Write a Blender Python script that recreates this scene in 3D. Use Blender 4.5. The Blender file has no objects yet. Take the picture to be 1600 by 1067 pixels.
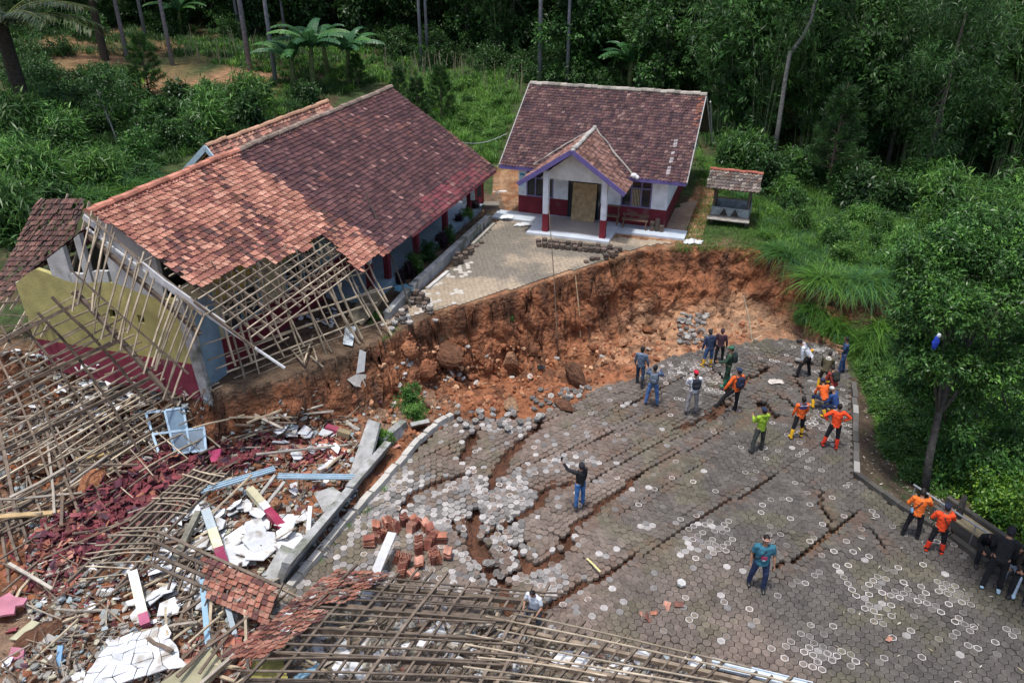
import bpy, math, random
import numpy as np
from mathutils import Vector, Matrix, Quaternion

R = math.radians
random.seed(11)
rng = np.random.default_rng(11)
scene = bpy.context.scene
COL = scene.collection

# ------------------------------------------------------------------ camera, sky, sun, exposure
FPX, PITCH, CAMH = 1244.0, R(29.0), 15.3
cam_d = bpy.data.cameras.new("camera")
cam = bpy.data.objects.new("camera", cam_d)
COL.objects.link(cam)
cam.location = (0, 0, CAMH)
cam.rotation_euler = (R(90) - PITCH, 0, 0)
cam_d.sensor_width = 36.0
cam_d.lens = 36.0 * FPX / 1600.0
cam_d.clip_start = 0.1
cam_d.clip_end = 2000.0
scene.camera = cam

SUN_DIR = Vector((0.13, 0.16, -1.0)).normalized()      # the way the light travels
world = bpy.data.worlds.new("World")
scene.world = world
world.use_nodes = True
wn = world.node_tree
sky = wn.nodes.new("ShaderNodeTexSky")
sky.sky_type = 'NISHITA'
sky.sun_disc = False
sky.sun_elevation = math.asin(-SUN_DIR.z)
sky.sun_rotation = math.atan2(-SUN_DIR.x, -SUN_DIR.y)
sky.air_density = 1.0
sky.dust_density = 3.0
wn.links.new(sky.outputs[0], wn.nodes["Background"].inputs[0])
wn.nodes["Background"].inputs[1].default_value = 0.15
sl = bpy.data.lights.new("sun", 'SUN')
sl.energy = 2.5
sl.angle = R(5.0)
sl.color = (1.0, 0.97, 0.93)
so = bpy.data.objects.new("sun", sl)
COL.objects.link(so)
so.rotation_euler = SUN_DIR.to_track_quat('-Z', 'Y').to_euler()
scene.view_settings.view_transform = 'Standard'
scene.view_settings.look = 'None'
scene.view_settings.exposure = 0.42
scene.view_settings.gamma = 1.0
scene.cycles.max_bounces = 6
scene.cycles.diffuse_bounces = 3
scene.cycles.glossy_bounces = 2
scene.cycles.transmission_bounces = 3
scene.cycles.use_denoising = True

# ------------------------------------------------------------------ measuring helpers
CT, ST = math.cos(PITCH), math.sin(PITCH)
def W(px, py, z=0.0):
    """point of the plane at height z seen at a spot of the 1600 wide photograph"""
    a = (px - 800) / FPX; b = (533.5 - py) / FPX
    dy = CT + b * ST; dz = -ST + b * CT
    t = (z - CAMH) / dz
    return Vector((a * t, dy * t, z))
def WY(px, py, y):
    a = (px - 800) / FPX; b = (533.5 - py) / FPX
    dy = CT + b * ST; dz = -ST + b * CT
    t = y / dy
    return Vector((a * t, y, CAMH + dz * t))
def PX(p):
    d = p[1] * CT - (p[2] - CAMH) * ST
    v = p[1] * ST + (p[2] - CAMH) * CT
    return 800 + FPX * p[0] / d, 533.5 - FPX * v / d
def inpoly(x, y, poly):
    c = False; n = len(poly); j = n - 1
    for i in range(n):
        xi, yi = poly[i]; xj, yj = poly[j]
        if (yi > y) != (yj > y) and x < (xj - xi) * (y - yi) / (yj - yi) + xi:
            c = not c
        j = i
    return c
def inpoly_np(x, y, poly):
    c = np.zeros(np.shape(x), bool); n = len(poly); j = n - 1
    for i in range(n):
        xi, yi = poly[i]; xj, yj = poly[j]
        with np.errstate(divide='ignore', invalid='ignore'):
            k = ((yi > y) != (yj > y)) & (x < (xj - xi) * (y - yi) / ((yj - yi) if yj != yi else 1e-9) + xi)
        c ^= k; j = i
    return c
def hsh(ix, iy, seed):
    n = (ix.astype(np.int64) * 374761393 + iy.astype(np.int64) * 668265263 + seed * 1442695041) & 0x7fffffff
    n = ((n ^ (n >> 13)) * 1274126177) & 0x7fffffff
    return ((n ^ (n >> 16)) & 0xffff) / 65535.0
def vnoise(x, y, seed=0):
    x = np.asarray(x, float); y = np.asarray(y, float)
    ix = np.floor(x); iy = np.floor(y); fx = x - ix; fy = y - iy
    fx = fx * fx * (3 - 2 * fx); fy = fy * fy * (3 - 2 * fy)
    a = hsh(ix, iy, seed); b = hsh(ix + 1, iy, seed); c = hsh(ix, iy + 1, seed); d = hsh(ix + 1, iy + 1, seed)
    return (a * (1 - fx) + b * fx) * (1 - fy) + (c * (1 - fx) + d * fx) * fy
def fbm(x, y, seed=0, octv=4):
    s = 0; a = .5; t = 0
    for o in range(octv):
        s = s + a * vnoise(np.asarray(x) * 2 ** o, np.asarray(y) * 2 ** o, seed + o * 17); t += a; a *= .55
    return s / t
def sstep(a, b, x):
    t = np.clip((x - a) / (b - a), 0, 1); return t * t * (3 - 2 * t)

# ------------------------------------------------------------------ materials
def mat(name, base=None, rough=0.85, var=0.25, scale=6.0, bump=0.0, bscale=None, spec=0.3, objrand=0.0, metal=0.0, detail=6, coords='Object', second=None, sfac=(0.45, 0.6), sscale=2.0):
    """procedural surface; base None takes the face/vertex colour 'tint'"""
    m = bpy.data.materials.new(name); m.use_nodes = True
    nt = m.node_tree; N = nt.nodes; L = nt.links
    bs = N["Principled BSDF"]
    bs.inputs["Roughness"].default_value = rough
    bs.inputs["Specular IOR Level"].default_value = spec
    bs.inputs["Metallic"].default_value = metal
    tc = N.new("ShaderNodeTexCoord")
    if base is None:
        a = N.new("ShaderNodeAttribute"); a.attribute_name = "tint"; src = a.outputs["Color"]
    else:
        r = N.new("ShaderNodeRGB"); r.outputs[0].default_value = (*base, 1); src = r.outputs[0]
    if second is not None:
        n2 = N.new("ShaderNodeTexNoise"); n2.inputs["Scale"].default_value = sscale; n2.inputs["Detail"].default_value = 5
        L.new(tc.outputs[coords], n2.inputs["Vector"])
        mr = N.new("ShaderNodeMapRange"); mr.inputs[1].default_value = sfac[0]; mr.inputs[2].default_value = sfac[1]
        L.new(n2.outputs["Fac"], mr.inputs[0])
        mx = N.new("ShaderNodeMix"); mx.data_type = 'RGBA'
        L.new(mr.outputs[0], mx.inputs[0]); L.new(src, mx.inputs[6]); mx.inputs[7].default_value = (*second, 1)
        src = mx.outputs[2]
    nz = N.new("ShaderNodeTexNoise"); nz.inputs["Scale"].default_value = scale; nz.inputs["Detail"].default_value = detail
    L.new(tc.outputs[coords], nz.inputs["Vector"])
    mr = N.new("ShaderNodeMapRange"); mr.inputs[1].default_value = .3; mr.inputs[2].default_value = .7
    mr.inputs[3].default_value = 1 - var; mr.inputs[4].default_value = 1 + var
    L.new(nz.outputs["Fac"], mr.inputs[0])
    val = mr.outputs[0]
    if objrand:
        oi = N.new("ShaderNodeObjectInfo"); m2 = N.new("ShaderNodeMapRange")
        m2.inputs[3].default_value = 1 - objrand; m2.inputs[4].default_value = 1 + objrand
        L.new(oi.outputs["Random"], m2.inputs[0])
        mm = N.new("ShaderNodeMath"); mm.operation = 'MULTIPLY'
        L.new(val, mm.inputs[0]); L.new(m2.outputs[0], mm.inputs[1]); val = mm.outputs[0]
    vm = N.new("ShaderNodeVectorMath"); vm.operation = 'SCALE'
    L.new(src, vm.inputs[0]); L.new(val, vm.inputs["Scale"])
    L.new(vm.outputs[0], bs.inputs["Base Color"])
    if bump:
        nb = N.new("ShaderNodeTexNoise"); nb.inputs["Scale"].default_value = bscale or scale * 2; nb.inputs["Detail"].default_value = 8
        L.new(tc.outputs[coords], nb.inputs["Vector"])
        bp = N.new("ShaderNodeBump"); bp.inputs["Strength"].default_value = 1.0; bp.inputs["Distance"].default_value = bump
        L.new(nb.outputs["Fac"], bp.inputs["Height"]); L.new(bp.outputs[0], bs.inputs["Normal"])
    return m
def leafmat(name, gloss=0.4, objrand=0.25, trans=0.3):
    m = bpy.data.materials.new(name); m.use_nodes = True
    nt = m.node_tree; N = nt.nodes; L = nt.links
    bs = N["Principled BSDF"]; out = N["Material Output"]
    bs.inputs["Roughness"].default_value = gloss; bs.inputs["Specular IOR Level"].default_value = .35
    a = N.new("ShaderNodeAttribute"); a.attribute_name = "tint"
    oi = N.new("ShaderNodeObjectInfo"); m2 = N.new("ShaderNodeMapRange")
    m2.inputs[3].default_value = 1 - objrand; m2.inputs[4].default_value = 1 + objrand
    L.new(oi.outputs["Random"], m2.inputs[0])
    vm = N.new("ShaderNodeVectorMath"); vm.operation = 'SCALE'
    L.new(a.outputs["Color"], vm.inputs[0]); L.new(m2.outputs[0], vm.inputs["Scale"])
    L.new(vm.outputs[0], bs.inputs["Base Color"])
    tr = N.new("ShaderNodeBsdfTranslucent"); L.new(vm.outputs[0], tr.inputs[0])
    mx = N.new("ShaderNodeMixShader"); mx.inputs[0].default_value = trans
    L.new(bs.outputs[0], mx.inputs[1]); L.new(tr.outputs[0], mx.inputs[2]); L.new(mx.outputs[0], out.inputs[0])
    return m
M = dict(
    ground=mat("earth_and_humus", rough=.95, var=.4, scale=2.2, bump=.30, bscale=5, detail=12),
    paver=mat("concrete_paver", rough=.9, var=.22, scale=9, bump=.006, bscale=60),
    tile=mat("clay_roof_tile", rough=.85, var=.3, scale=2.2, bump=.004, bscale=60, objrand=.18),
    wood=mat("weathered_timber", rough=.9, var=.3, scale=5, bump=.004, bscale=50, objrand=.2),
    bamboo=mat("pale_batten", (.38, .315, .23), rough=.85, var=.4, scale=2.5, bump=.003, bscale=40, objrand=.42, second=(.22, .17, .12), sscale=.9, sfac=(.5, .68)),
    rafter=mat("old_brown_rafter", (.135, .105, .08), rough=.92, var=.4, scale=4, bump=.005, bscale=40, objrand=.3),
    plaster=mat("painted_plaster", rough=.9, var=.2, scale=2.2, bump=.012, bscale=20, second=(.22, .19, .15), sscale=1.3, sfac=(.6, .85)),
    concrete=mat("old_concrete", (.36, .36, .35), rough=.95, var=.35, scale=3, bump=.02, bscale=18, second=(.15, .16, .13), sscale=1.6, sfac=(.5, .62)),
    paint=mat("weathered_paint", rough=.7, var=.12, scale=5, bump=.002, bscale=30),
    white=mat("broken_ceiling_board", (.66, .68, .70), rough=.85, var=.18, scale=3, bump=.004, bscale=10, objrand=.22, second=(.36, .33, .29), sscale=2.4, sfac=(.52, .66)),
    soilclod=mat("soil_clod", rough=.95, var=.45, scale=4, bump=.12, bscale=6, objrand=.25),
    glass=mat("dark_window_pane", (.02, .025, .03), rough=.12, var=.1, spec=.6),
    metal=mat("galvanised_metal", (.45, .47, .48), rough=.45, var=.2, metal=.6),
    cloth=mat("woven_cloth", rough=.92, var=.35, scale=9, bump=.035, bscale=11),
    skin=mat("skin", (.33, .18, .11), rough=.6, var=.06, scale=10),
    rubber=mat("rubber_boot", rough=.35, var=.1, scale=8, spec=.5),
    hair=mat("hair", (.012, .010, .009), rough=.6, var=.2, scale=30, bump=.004),
    floor=mat("ceramic_floor", rough=.35, var=.12, scale=2.5, spec=.45),
    leaf=leafmat("leaf"),
    blade=leafmat("grass_blade", .5, .0, .35),
    frond=leafmat("big_leaf", .35, .15, .3),
    bark=mat("bark", rough=.95, var=.4, scale=7, bump=.02, bscale=20),
)

# ------------------------------------------------------------------ mesh helpers
def tag(o, label=None, cat=None, group=None, kind=None):
    if label: o["label"] = label
    if cat: o["category"] = cat
    if group: o["group"] = group
    if kind: o["kind"] = kind
    elif cat: o["kind"] = "thing"
    return o
def thing(name, label, cat, loc=(0, 0, 0), rz=0.0, group=None):
    o = bpy.data.objects.new(name, None); COL.objects.link(o)
    o.empty_display_size = .3
    o.location = loc; o.rotation_euler = (0, 0, rz)
    return tag(o, label, cat, group)
def copy_tree(o, parent=None, _kids=None):
    c = o.copy(); COL.objects.link(c)
    if parent is not None: c.parent = parent
    for ch in list(o.children): copy_tree(ch, c)
    return c
def basis(d, up=Vector((0, 0, 1))):
    d = d.normalized()
    s = d.cross(up)
    if s.length < 1e-4: s = d.cross(Vector((0, 1, 0)))
    s.normalize(); u = s.cross(d).normalized()
    return d, s, u
def jit(c, a=.12):
    k = 1 + random.uniform(-a, a)
    return tuple(max(0, x * k) for x in c)
class MB:
    def __init__(s): s.v = []; s.f = []; s.c = []
    def add(s, vs, fs, c):
        n = len(s.v); s.v.extend(tuple(x) for x in vs)
        s.f.extend(tuple(n + i for i in f) for f in fs); s.c.extend([c] * len(fs))
        return s
    def box(s, lo, hi, c, mtx=None):
        x0, y0, z0 = lo; x1, y1, z1 = hi
        vs = [Vector(p) for p in ((x0, y0, z0), (x1, y0, z0), (x1, y1, z0), (x0, y1, z0), (x0, y0, z1), (x1, y0, z1), (x1, y1, z1), (x0, y1, z1))]
        if mtx is not None: vs = [mtx @ v for v in vs]
        return s.add(vs, [(0, 3, 2, 1), (4, 5, 6, 7), (0, 1, 5, 4), (1, 2, 6, 5), (2, 3, 7, 6), (3, 0, 4, 7)], c)
    def bar(s, a, b, w, h, c, up=Vector((0, 0, 1))):
        return s.poly([a, b], w, h, c, up)
    def poly(s, pts, w, h, c, up=Vector((0, 0, 1))):
        pts = [Vector(p) for p in pts]; vs = []; n = len(pts)
        for i, p in enumerate(pts):
            d = (pts[min(i + 1, n - 1)] - pts[max(i - 1, 0)])
            if d.length < 1e-6: d = Vector((1, 0, 0))
            d, sd, u = basis(d, up)
            vs += [p - sd * w / 2 - u * h / 2, p + sd * w / 2 - u * h / 2, p + sd * w / 2 + u * h / 2, p - sd * w / 2 + u * h / 2]
        fs = []
        for i in range(n - 1):
            o = i * 4
            for k in range(4): fs.append((o + k, o + (k + 1) % 4, o + 4 + (k + 1) % 4, o + 4 + k))
        fs += [(3, 2, 1, 0), tuple((n - 1) * 4 + k for k in range(4))]
        return s.add(vs, fs, c)
    def tube(s, pts, rad, c, n=8, cap=True, ry=None, ref=None):
        pts = [Vector(p) for p in pts]; m = len(pts)
        if not hasattr(rad, '__len__'): rad = [rad] * m
        if ry is None: ry = rad
        vs = []; prev = None
        for i, p in enumerate(pts):
            d = (pts[min(i + 1, m - 1)] - pts[max(i - 1, 0)])
            if d.length < 1e-7: d = Vector((0, 0, 1))
            d.normalize()
            if ref is not None: sd = Vector(ref) - d * d.dot(Vector(ref))
            elif prev is None:
                sd = d.cross(Vector((0, 0, 1)))
                if sd.length < .05: sd = d.cross(Vector((0, 1, 0)))
            else: sd = prev - d * d.dot(prev)
            if sd.length < 1e-5: sd = d.orthogonal()
            sd.normalize(); prev = sd; u = d.cross(sd)
            for k in range(n):
                a = 2 * math.pi * k / n
                vs.append(p + sd * math.cos(a) * rad[i] + u * math.sin(a) * ry[i])
        fs = []
        for i in range(m - 1):
            for k in range(n):
                fs.append((i * n + k, i * n + (k + 1) % n, (i + 1) * n + (k + 1) % n, (i + 1) * n + k))
        if cap:
            fs.append(tuple(range(n - 1, -1, -1))); fs.append(tuple((m - 1) * n + k for k in range(n)))
        return s.add(vs, fs, c)
    def ball(s, cen, r, c, n=10, m=7, mtx=None, fn=None):
        if not hasattr(r, '__len__'): r = (r, r, r)
        vs = []; cen = Vector(cen)
        for i in range(m + 1):
            t = math.pi * i / m
            for k in range(n):
                a = 2 * math.pi * k / n
                p = Vector((math.sin(t) * math.cos(a), math.sin(t) * math.sin(a), math.cos(t)))
                if fn: p = fn(p)
                p = Vector((p.x * r[0], p.y * r[1], p.z * r[2]))
                if mtx is not None: p = mtx @ p
                vs.append(cen + p)
        fs = [(i * n + k, (i + 1) * n + k, (i + 1) * n + (k + 1) % n, i * n + (k + 1) % n) for i in range(m) for k in range(n)]
        return s.add(vs, fs, c)
    def prism(s, ring, d, c):
        """closed outline (3D points) pushed along d"""
        ring = [Vector(p) for p in ring]; n = len(ring); d = Vector(d)
        vs = ring + [p + d for p in ring]
        fs = [tuple(range(n - 1, -1, -1)), tuple(range(n, 2 * n))] + [(i, (i + 1) % n, n + (i + 1) % n, n + i) for i in range(n)]
        return s.add(vs, fs, c)
    def mesh(s, name):
        me = bpy.data.meshes.new(name)
        me.from_pydata(s.v, [], s.f)
        at = me.attributes.new("tint", 'FLOAT_COLOR', 'FACE')
        arr = np.ones((len(s.f), 4), np.float32)
        if s.f: arr[:, :3] = np.array([c[:3] for c in s.c], np.float32)
        at.data.foreach_set("color", arr.ravel())
        return me
    def build(s, name, m, parent=None, smooth=False, world=True, recalc=False):
        return link(name, s.mesh(name), m, parent, smooth, world)
def wloc(o):
    l = Vector((0, 0, 0))
    while o is not None: l += o.location; o = o.parent
    return l
def link(name, me, m, parent=None, smooth=False, world=True):
    """vertices are in world metres; the object's origin goes to its base (or its parent's)"""
    n = len(me.vertices)
    co = np.empty(n * 3, np.float32); me.vertices.foreach_get("co", co); co = co.reshape(-1, 3)
    if parent is None and world:
        off = Vector((float((co[:, 0].min() + co[:, 0].max()) / 2), float((co[:, 1].min() + co[:, 1].max()) / 2), float(co[:, 2].min())))
    elif world: off = wloc(parent)
    else: off = Vector((0, 0, 0))
    co -= np.array(off, np.float32)
    me.vertices.foreach_set("co", co.ravel())
    if isinstance(m, (list, tuple)):
        for k in m: me.materials.append(k)
    else: me.materials.append(m)
    if smooth: me.polygons.foreach_set("use_smooth", [True] * len(me.polygons))
    me.update()
    o = bpy.data.objects.new(name, me); COL.objects.link(o)
    if parent is not None: o.parent = parent
    elif world: o.location = off
    return o
def np_mesh(name, verts, quads, tint, m, parent=None, world=True, smooth=False, domain='FACE'):
    me = bpy.data.meshes.new(name)
    nv = len(verts); nf = len(quads); k = quads.shape[1]
    me.vertices.add(nv); me.vertices.foreach_set("co", np.ascontiguousarray(verts, np.float32).ravel())
    me.loops.add(nf * k); me.loops.foreach_set("vertex_index", np.ascontiguousarray(quads, np.int32).ravel())
    me.polygons.add(nf); me.polygons.foreach_set("loop_start", np.arange(0, nf * k, k, dtype=np.int32))
    me.update(calc_edges=True)
    at = me.attributes.new("tint", 'FLOAT_COLOR', domain)
    arr = np.ones((len(tint), 4), np.float32); arr[:, :3] = tint
    at.data.foreach_set("color", arr.ravel())
    return link(name, me, m, parent, smooth, world)
# ------------------------------------------------------------------ the ground
TZ = 2.0
_e = [(340, 612), (440, 592), (560, 545), (640, 505), (680, 490), (790, 460), (900, 425), (1000, 392), (1080, 386), (1190, 386), (1235, 405), (1275, 440), (1340, 446), (1420, 440)]
_ew = [W(a, b, TZ) for a, b in _e]
EX = np.array([-60, -20, -13] + [p.x for p in _ew] + [18, 60]); EY = np.array([25.5, 24, 22.3] + [p.y for p in _ew] + [30, 36])
_o = np.argsort(EX); EX = EX[_o]; EY = EY[_o]
PAV_PX = [(705, 655), (760, 652), (830, 652), (900, 626), (940, 603), (985, 592), (1040, 560), (1090, 548), (1150, 538), (1200, 530), (1250, 532), (1300, 545), (1326, 575), (1330, 650), (1330, 742), (1400, 792), (1480, 838), (1600, 926), (1760, 1040), (1760, 1180), (470, 1180), (395, 950), (430, 910), (560, 786)]
PAV = [tuple(W(a, b, 0)[:2]) for a, b in PAV_PX]
_b = [(-60, 19), (-9, 18.5)] + PAV[0:12] + [(16, 27.5), (60, 30)]
BX = np.array([p[0] for p in _b]); BY = np.array([p[1] for p in _b])
_r = [tuple(W(a, b, 0)[:2]) for a, b in [(1760, 1040), (1600, 926), (1480, 838), (1400, 792), (1330, 742), (1330, 650), (1326, 575)]]
RY = np.array([-50] + [p[1] for p in _r] + [40]); RX = np.array([16] + [p[0] for p in _r] + [17])
CR_PX = [([(847, 657), (806, 692), (786, 719), (769, 745), (768, 760)], .24), ([(742, 672), (734, 694), (724, 712)], .30),
         ([(921, 745), (880, 752), (853, 759), (842, 784), (808, 804), (770, 826), (742, 846)], .17), ([(1008, 733), (957, 770), (912, 804), (887, 826)], .10), ([(887, 826), (885, 849), (856, 871), (812, 886)], .26),
         ([(974, 877), (904, 913), (850, 950), (820, 975)], .13), ([(742, 790), (744, 843), (758, 868), (776, 900), (790, 930), (800, 960)], .34),
         ([(755, 735), (693, 745), (660, 762), (641, 774), (618, 800)], .15), ([(1045, 670), (1085, 658), (1120, 640), (1138, 622)], .24),
         ([(1135, 606), (1165, 590), (1200, 572)], .30), ([(1188, 622), (1202, 640), (1216, 652)], .25), ([(1206, 890), (1228, 878), (1262, 862), (1300, 834), (1346, 798)], .11),
         ([(1280, 762), (1286, 790), (1300, 812), (1302, 836)], .05), ([(1345, 815), (1368, 838), (1388, 858)], .04), ([(776, 900), (820, 880), (800, 850), (830, 838)], .22), ([(700, 800), (742, 846)], .14),
         ([(960, 640), (1000, 622), (1045, 600)], .07), ([(910, 690), (990, 660), (1050, 634)], .06), ([(1000, 618), (1040, 612)], .09),
         ([(800, 730), (850, 712), (920, 690), (960, 668)], .05), ([(1010, 860), (1080, 812), (1150, 776), (1225, 735)], .035), ([(930, 725), (1000, 690), (1080, 662), (1150, 640)], .045),
         ([(960, 880), (1010, 860)], .05), ([(1210, 610), (1250, 640), (1262, 690)], .05), ([(1090, 560), (1120, 578), (1150, 600)], .07), ([(1180, 556), (1240, 566), (1290, 572)], .08), ([(1240, 590), (1262, 620)], .06),
         ([(800, 975), (850, 950), (905, 913), (974, 877), (1010, 860), (1080, 812), (1150, 776), (1225, 735)], .045), ([(742, 846), (808, 804), (842, 784), (853, 759), (921, 745), (1008, 700), (1085, 668), (1140, 625), (1200, 572)], .05),
         ([(812, 886), (856, 871), (912, 804), (957, 770), (1008, 733), (1090, 690), (1160, 655)], .05), ([(769, 745), (786, 719), (806, 692), (847, 657), (900, 640), (960, 637), (1045, 600), (1100, 575)], .05),
         ([(618, 800), (693, 745), (755, 735), (810, 725), (880, 700), (950, 664), (1010, 640)], .04), ([(900, 820), (960, 800), (1040, 755), (1110, 715)], .03), ([(640, 720), (700, 700), (742, 672), (790, 650)], .04)]
CRACKS = [([W(a, b, 0) for a, b in pl], w * (.48 if w > .2 else .62 if w > .1 else .8)) for pl, w in CR_PX]
def crackdist(x, y):
    """distance past the nearest crack's half width, and that width"""
    best = np.full(np.shape(x), 9.0); bw = np.zeros(np.shape(x))
    for pl, w in CRACKS:
        for i in range(len(pl) - 1):
            ax, ay = pl[i].x, pl[i].y; bx, by = pl[i + 1].x, pl[i + 1].y
            dx, dy = bx - ax, by - ay; l2 = dx * dx + dy * dy
            t = np.clip(((x - ax) * dx + (y - ay) * dy) / l2, 0, 1)
            d = np.hypot(x - ax - t * dx, y - ay - t * dy) - w
            k = d < best; best = np.where(k, d, best); bw = np.where(k, w, bw)
    return best, bw
def crackshift(x, y):
    """the block has opened along its cracks: pavers on either side are pushed apart and one side has dropped"""
    dx = np.zeros(len(x)); dy = np.zeros(len(x)); dz = np.zeros(len(x))
    for q, (pl, w) in enumerate(CRACKS):
        best = np.full(len(x), 1e9); bnx = np.zeros(len(x)); bny = np.zeros(len(x)); sg = np.zeros(len(x)); en = np.ones(len(x)); m = len(pl) - 1
        for i in range(m):
            ax, ay = pl[i].x, pl[i].y; ex, ey = pl[i + 1].x - ax, pl[i + 1].y - ay; l2 = ex * ex + ey * ey; l = math.sqrt(l2)
            tr = ((x - ax) * ex + (y - ay) * ey) / l2; t = np.clip(tr, 0, 1); d = np.hypot(x - ax - t * ex, y - ay - t * ey)
            k = d < best; s_ = np.sign(-(x - ax) * ey + (y - ay) * ex); best = np.where(k, d, best); sg = np.where(k, s_, sg)
            bnx = np.where(k, -ey / l, bnx); bny = np.where(k, ex / l, bny)
            e_ = 1.0 - (sstep(.35, 0, t) if i == 0 else 0) * .9 - (sstep(.65, 1, t) if i == m - 1 else 0) * .9
            en = np.where(k, np.where(((i == 0) & (tr < 0)) | ((i == m - 1) & (tr > 1)), 0, e_), en)
        f = np.exp(-best / (.35 + 1.6 * w)) * en
        vary = .55 + .9 * fbm(x * .7 + q * 3, y * .7, 300 + q, 2)
        w2 = w * (1.0 if w > .12 else 1.45); dx += sg * bnx * w2 * f * vary; dy += sg * bny * w2 * f * vary; dz += np.where(sg * (bny - .6 * bnx) > 0, -1, .25) * min(.10, .03 + .4 * w) * np.exp(-best / .6) * en
    return dx, dy, dz
def lowheave(x, y):
    """the broken paved block sags and heaves a little"""
    return .10 * (fbm(x * .35, y * .35, 3, 3) - .5) + .30 * sstep(5, 0, np.hypot(x + 1.2, y - 18.5)) * (fbm(x * .9, y * .9, 8, 2) - .6) + .22 * sstep(5, 0, np.hypot(x - 9.5, y - 27.3)) * (fbm(x * .8, y * .8, 28, 2) - .3)
def height(x, y):
    x = np.asarray(x, float); y = np.asarray(y, float)
    edge = np.interp(x, EX, EY) + .35 * (fbm(x * .8, x * 0 + 3.3, 5, 3) - .5)
    t = edge - y + (.75 * (fbm(x * 1.5, y * 1.5, 9, 4) - .5) + .35 * (fbm(x * 4.3, y * 4.3, 19, 3) - .5)) * sstep(-.3, .5, edge - y)
    zu = TZ + .055 * np.clip(y - 38, 0, 80) + .10 * np.clip(-x - 13, 0, 30) * sstep(20, 32, y) + .25 * (fbm(x * .3, y * .3, 21, 3) - .5) * sstep(36, 42, y + np.abs(x - 2) * .5)
    zu = zu + .02 * np.clip(x - 30, 0, 50)
    yb = np.interp(x, BX, BY)
    f = np.clip((y - yb) / np.maximum(edge - yb, 1.0), 0, 1.2)
    base = np.interp(x, [-30, -12, -5, -2, 2, 6, 9, 12, 16], [0, -.2, -.1, -.8, -1.25, -1.0, -.7, -.5, 0])
    lump = (fbm(x * .55, y * .55, 31, 5) - .5)
    fine = (fbm(x * 2.1, y * 2.1, 47, 5) - .5) + .5 * (.5 - np.abs(fbm(x * 1.2, y * 1.2, 48, 4) * 2 - 1)) * .6
    mound = .95 * sstep(.25, .5, f) * sstep(1.0, .72, f) * (fbm(x * .8, y * .8, 77, 4) - .32) * 1.6
    zl = base * sstep(.05, .65, f) + mound * sstep(-4, -1, x) + (1.0 * lump + .62 * fine) * sstep(0, .12, f) * (1 - .4 * sstep(4, 9, x)) - .12
    # debris field left of the fallen retaining wall
    zl = np.where((f <= 0.12) & (x < 0), zl + (.9 * lump + .35 * fine) * sstep(.12, 0, f), zl)
    cw = np.interp(x, [-12, -5, 0, 6, 10, 13, 16], [.5, .7, .95, 1.25, 1.7, 2.1, 2.4])
    s = np.clip(t / cw, 0, 1)
    s = np.where(s < .15, s * 2.0, .30 + (s - .15) * .70 / .85)
    rough = 4 * s * (1 - s)
    z = zu * (1 - s) + zl * s + rough * (.75 * (fbm(x * 1.3, y * 1.6, 61, 4) - .5) + .45 * (fbm(x * 3.1, y * 3.4, 62, 4) - .5) + .25 * (np.abs(fbm(x * 5.2, y * 5.5, 63, 3) - .5) * 2 - .3))
    # the road block
    inp = inpoly_np(x, y, PAV)
    cd, bw = crackdist(x, y)
    zp = -.17 + lowheave(x, y) - (.12 + .9 * np.minimum(bw, .4)) * sstep(.16, -.02, cd) + .22 * fine * sstep(.1, -.05, cd)
    z = np.where(inp & (t > .2), zp, z)
    # bank falling away on the right
    xr = np.interp(y, RY, RX)
    dr = x - xr
    zr = -.04 - .16 * np.clip(dr, 0, 14) + .35 * lump * sstep(0, 2, dr)
    z = np.where((dr > 0) & (t > 0), np.where(s < 1, zu * (1 - s) + zr * s + rough * .4 * fine, zr), z)
    return z
def Gmany(n, poly):
    xs = [p[0] for p in poly]; ys = [p[1] for p in poly]; out = []
    while len(out) < n:
        a = random.uniform(min(xs), max(xs)); b = random.uniform(min(ys), max(ys))
        if inpoly(a, b, poly): out.append(G(a, b))
    return out
def spread(a, b, step, far, fstep):
    mid = np.arange(a, b + 1e-6, step)
    l = []; v = a; st = step
    while v > far[0]: st = min(st * 1.25, fstep); v -= st; l.append(v)
    r = []; v = b; st = step
    while v < far[1]: st = min(st * 1.25, fstep); v += st; r.append(v)
    return np.array(l[::-1] + list(mid) + r)
gx = spread(-15.5, 17.5, .085, (-260, 260), 12); gy = np.concatenate([spread(11.3, 19.5, .085, (-40, 19.6), 12)[:-1], np.arange(19.58, 34, .036), spread(34.0, 38, .085, (33.9, 420), 12)[1:]])
gy = np.unique(np.round(gy, 4)); gy = gy[np.concatenate([[True], np.diff(gy) > .01])]
GX, GY = np.meshgrid(gx, gy)
GZ = height(GX.ravel(), GY.ravel())
GZ2 = GZ.reshape(len(gy), len(gx))
def hfast(x, y):
    i = np.clip(np.searchsorted(GSX, x) - 1, 0, len(GSX) - 2); j = np.clip(np.searchsorted(GSY, y) - 1, 0, len(GSY) - 2)
    u = np.clip((x - GSX[i]) / (GSX[i + 1] - GSX[i]), 0, 1); v = np.clip((y - GSY[j]) / (GSY[j + 1] - GSY[j]), 0, 1)
    return (GZ2[j, i] * (1 - u) + GZ2[j, i + 1] * u) * (1 - v) + (GZ2[j + 1, i] * (1 - u) + GZ2[j + 1, i + 1] * u) * v
def H(x, y): return float(hfast(np.array([x]), np.array([y]))[0])
_yy = np.concatenate([np.arange(9, 45, .05), np.arange(45, 160, .4)])
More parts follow.
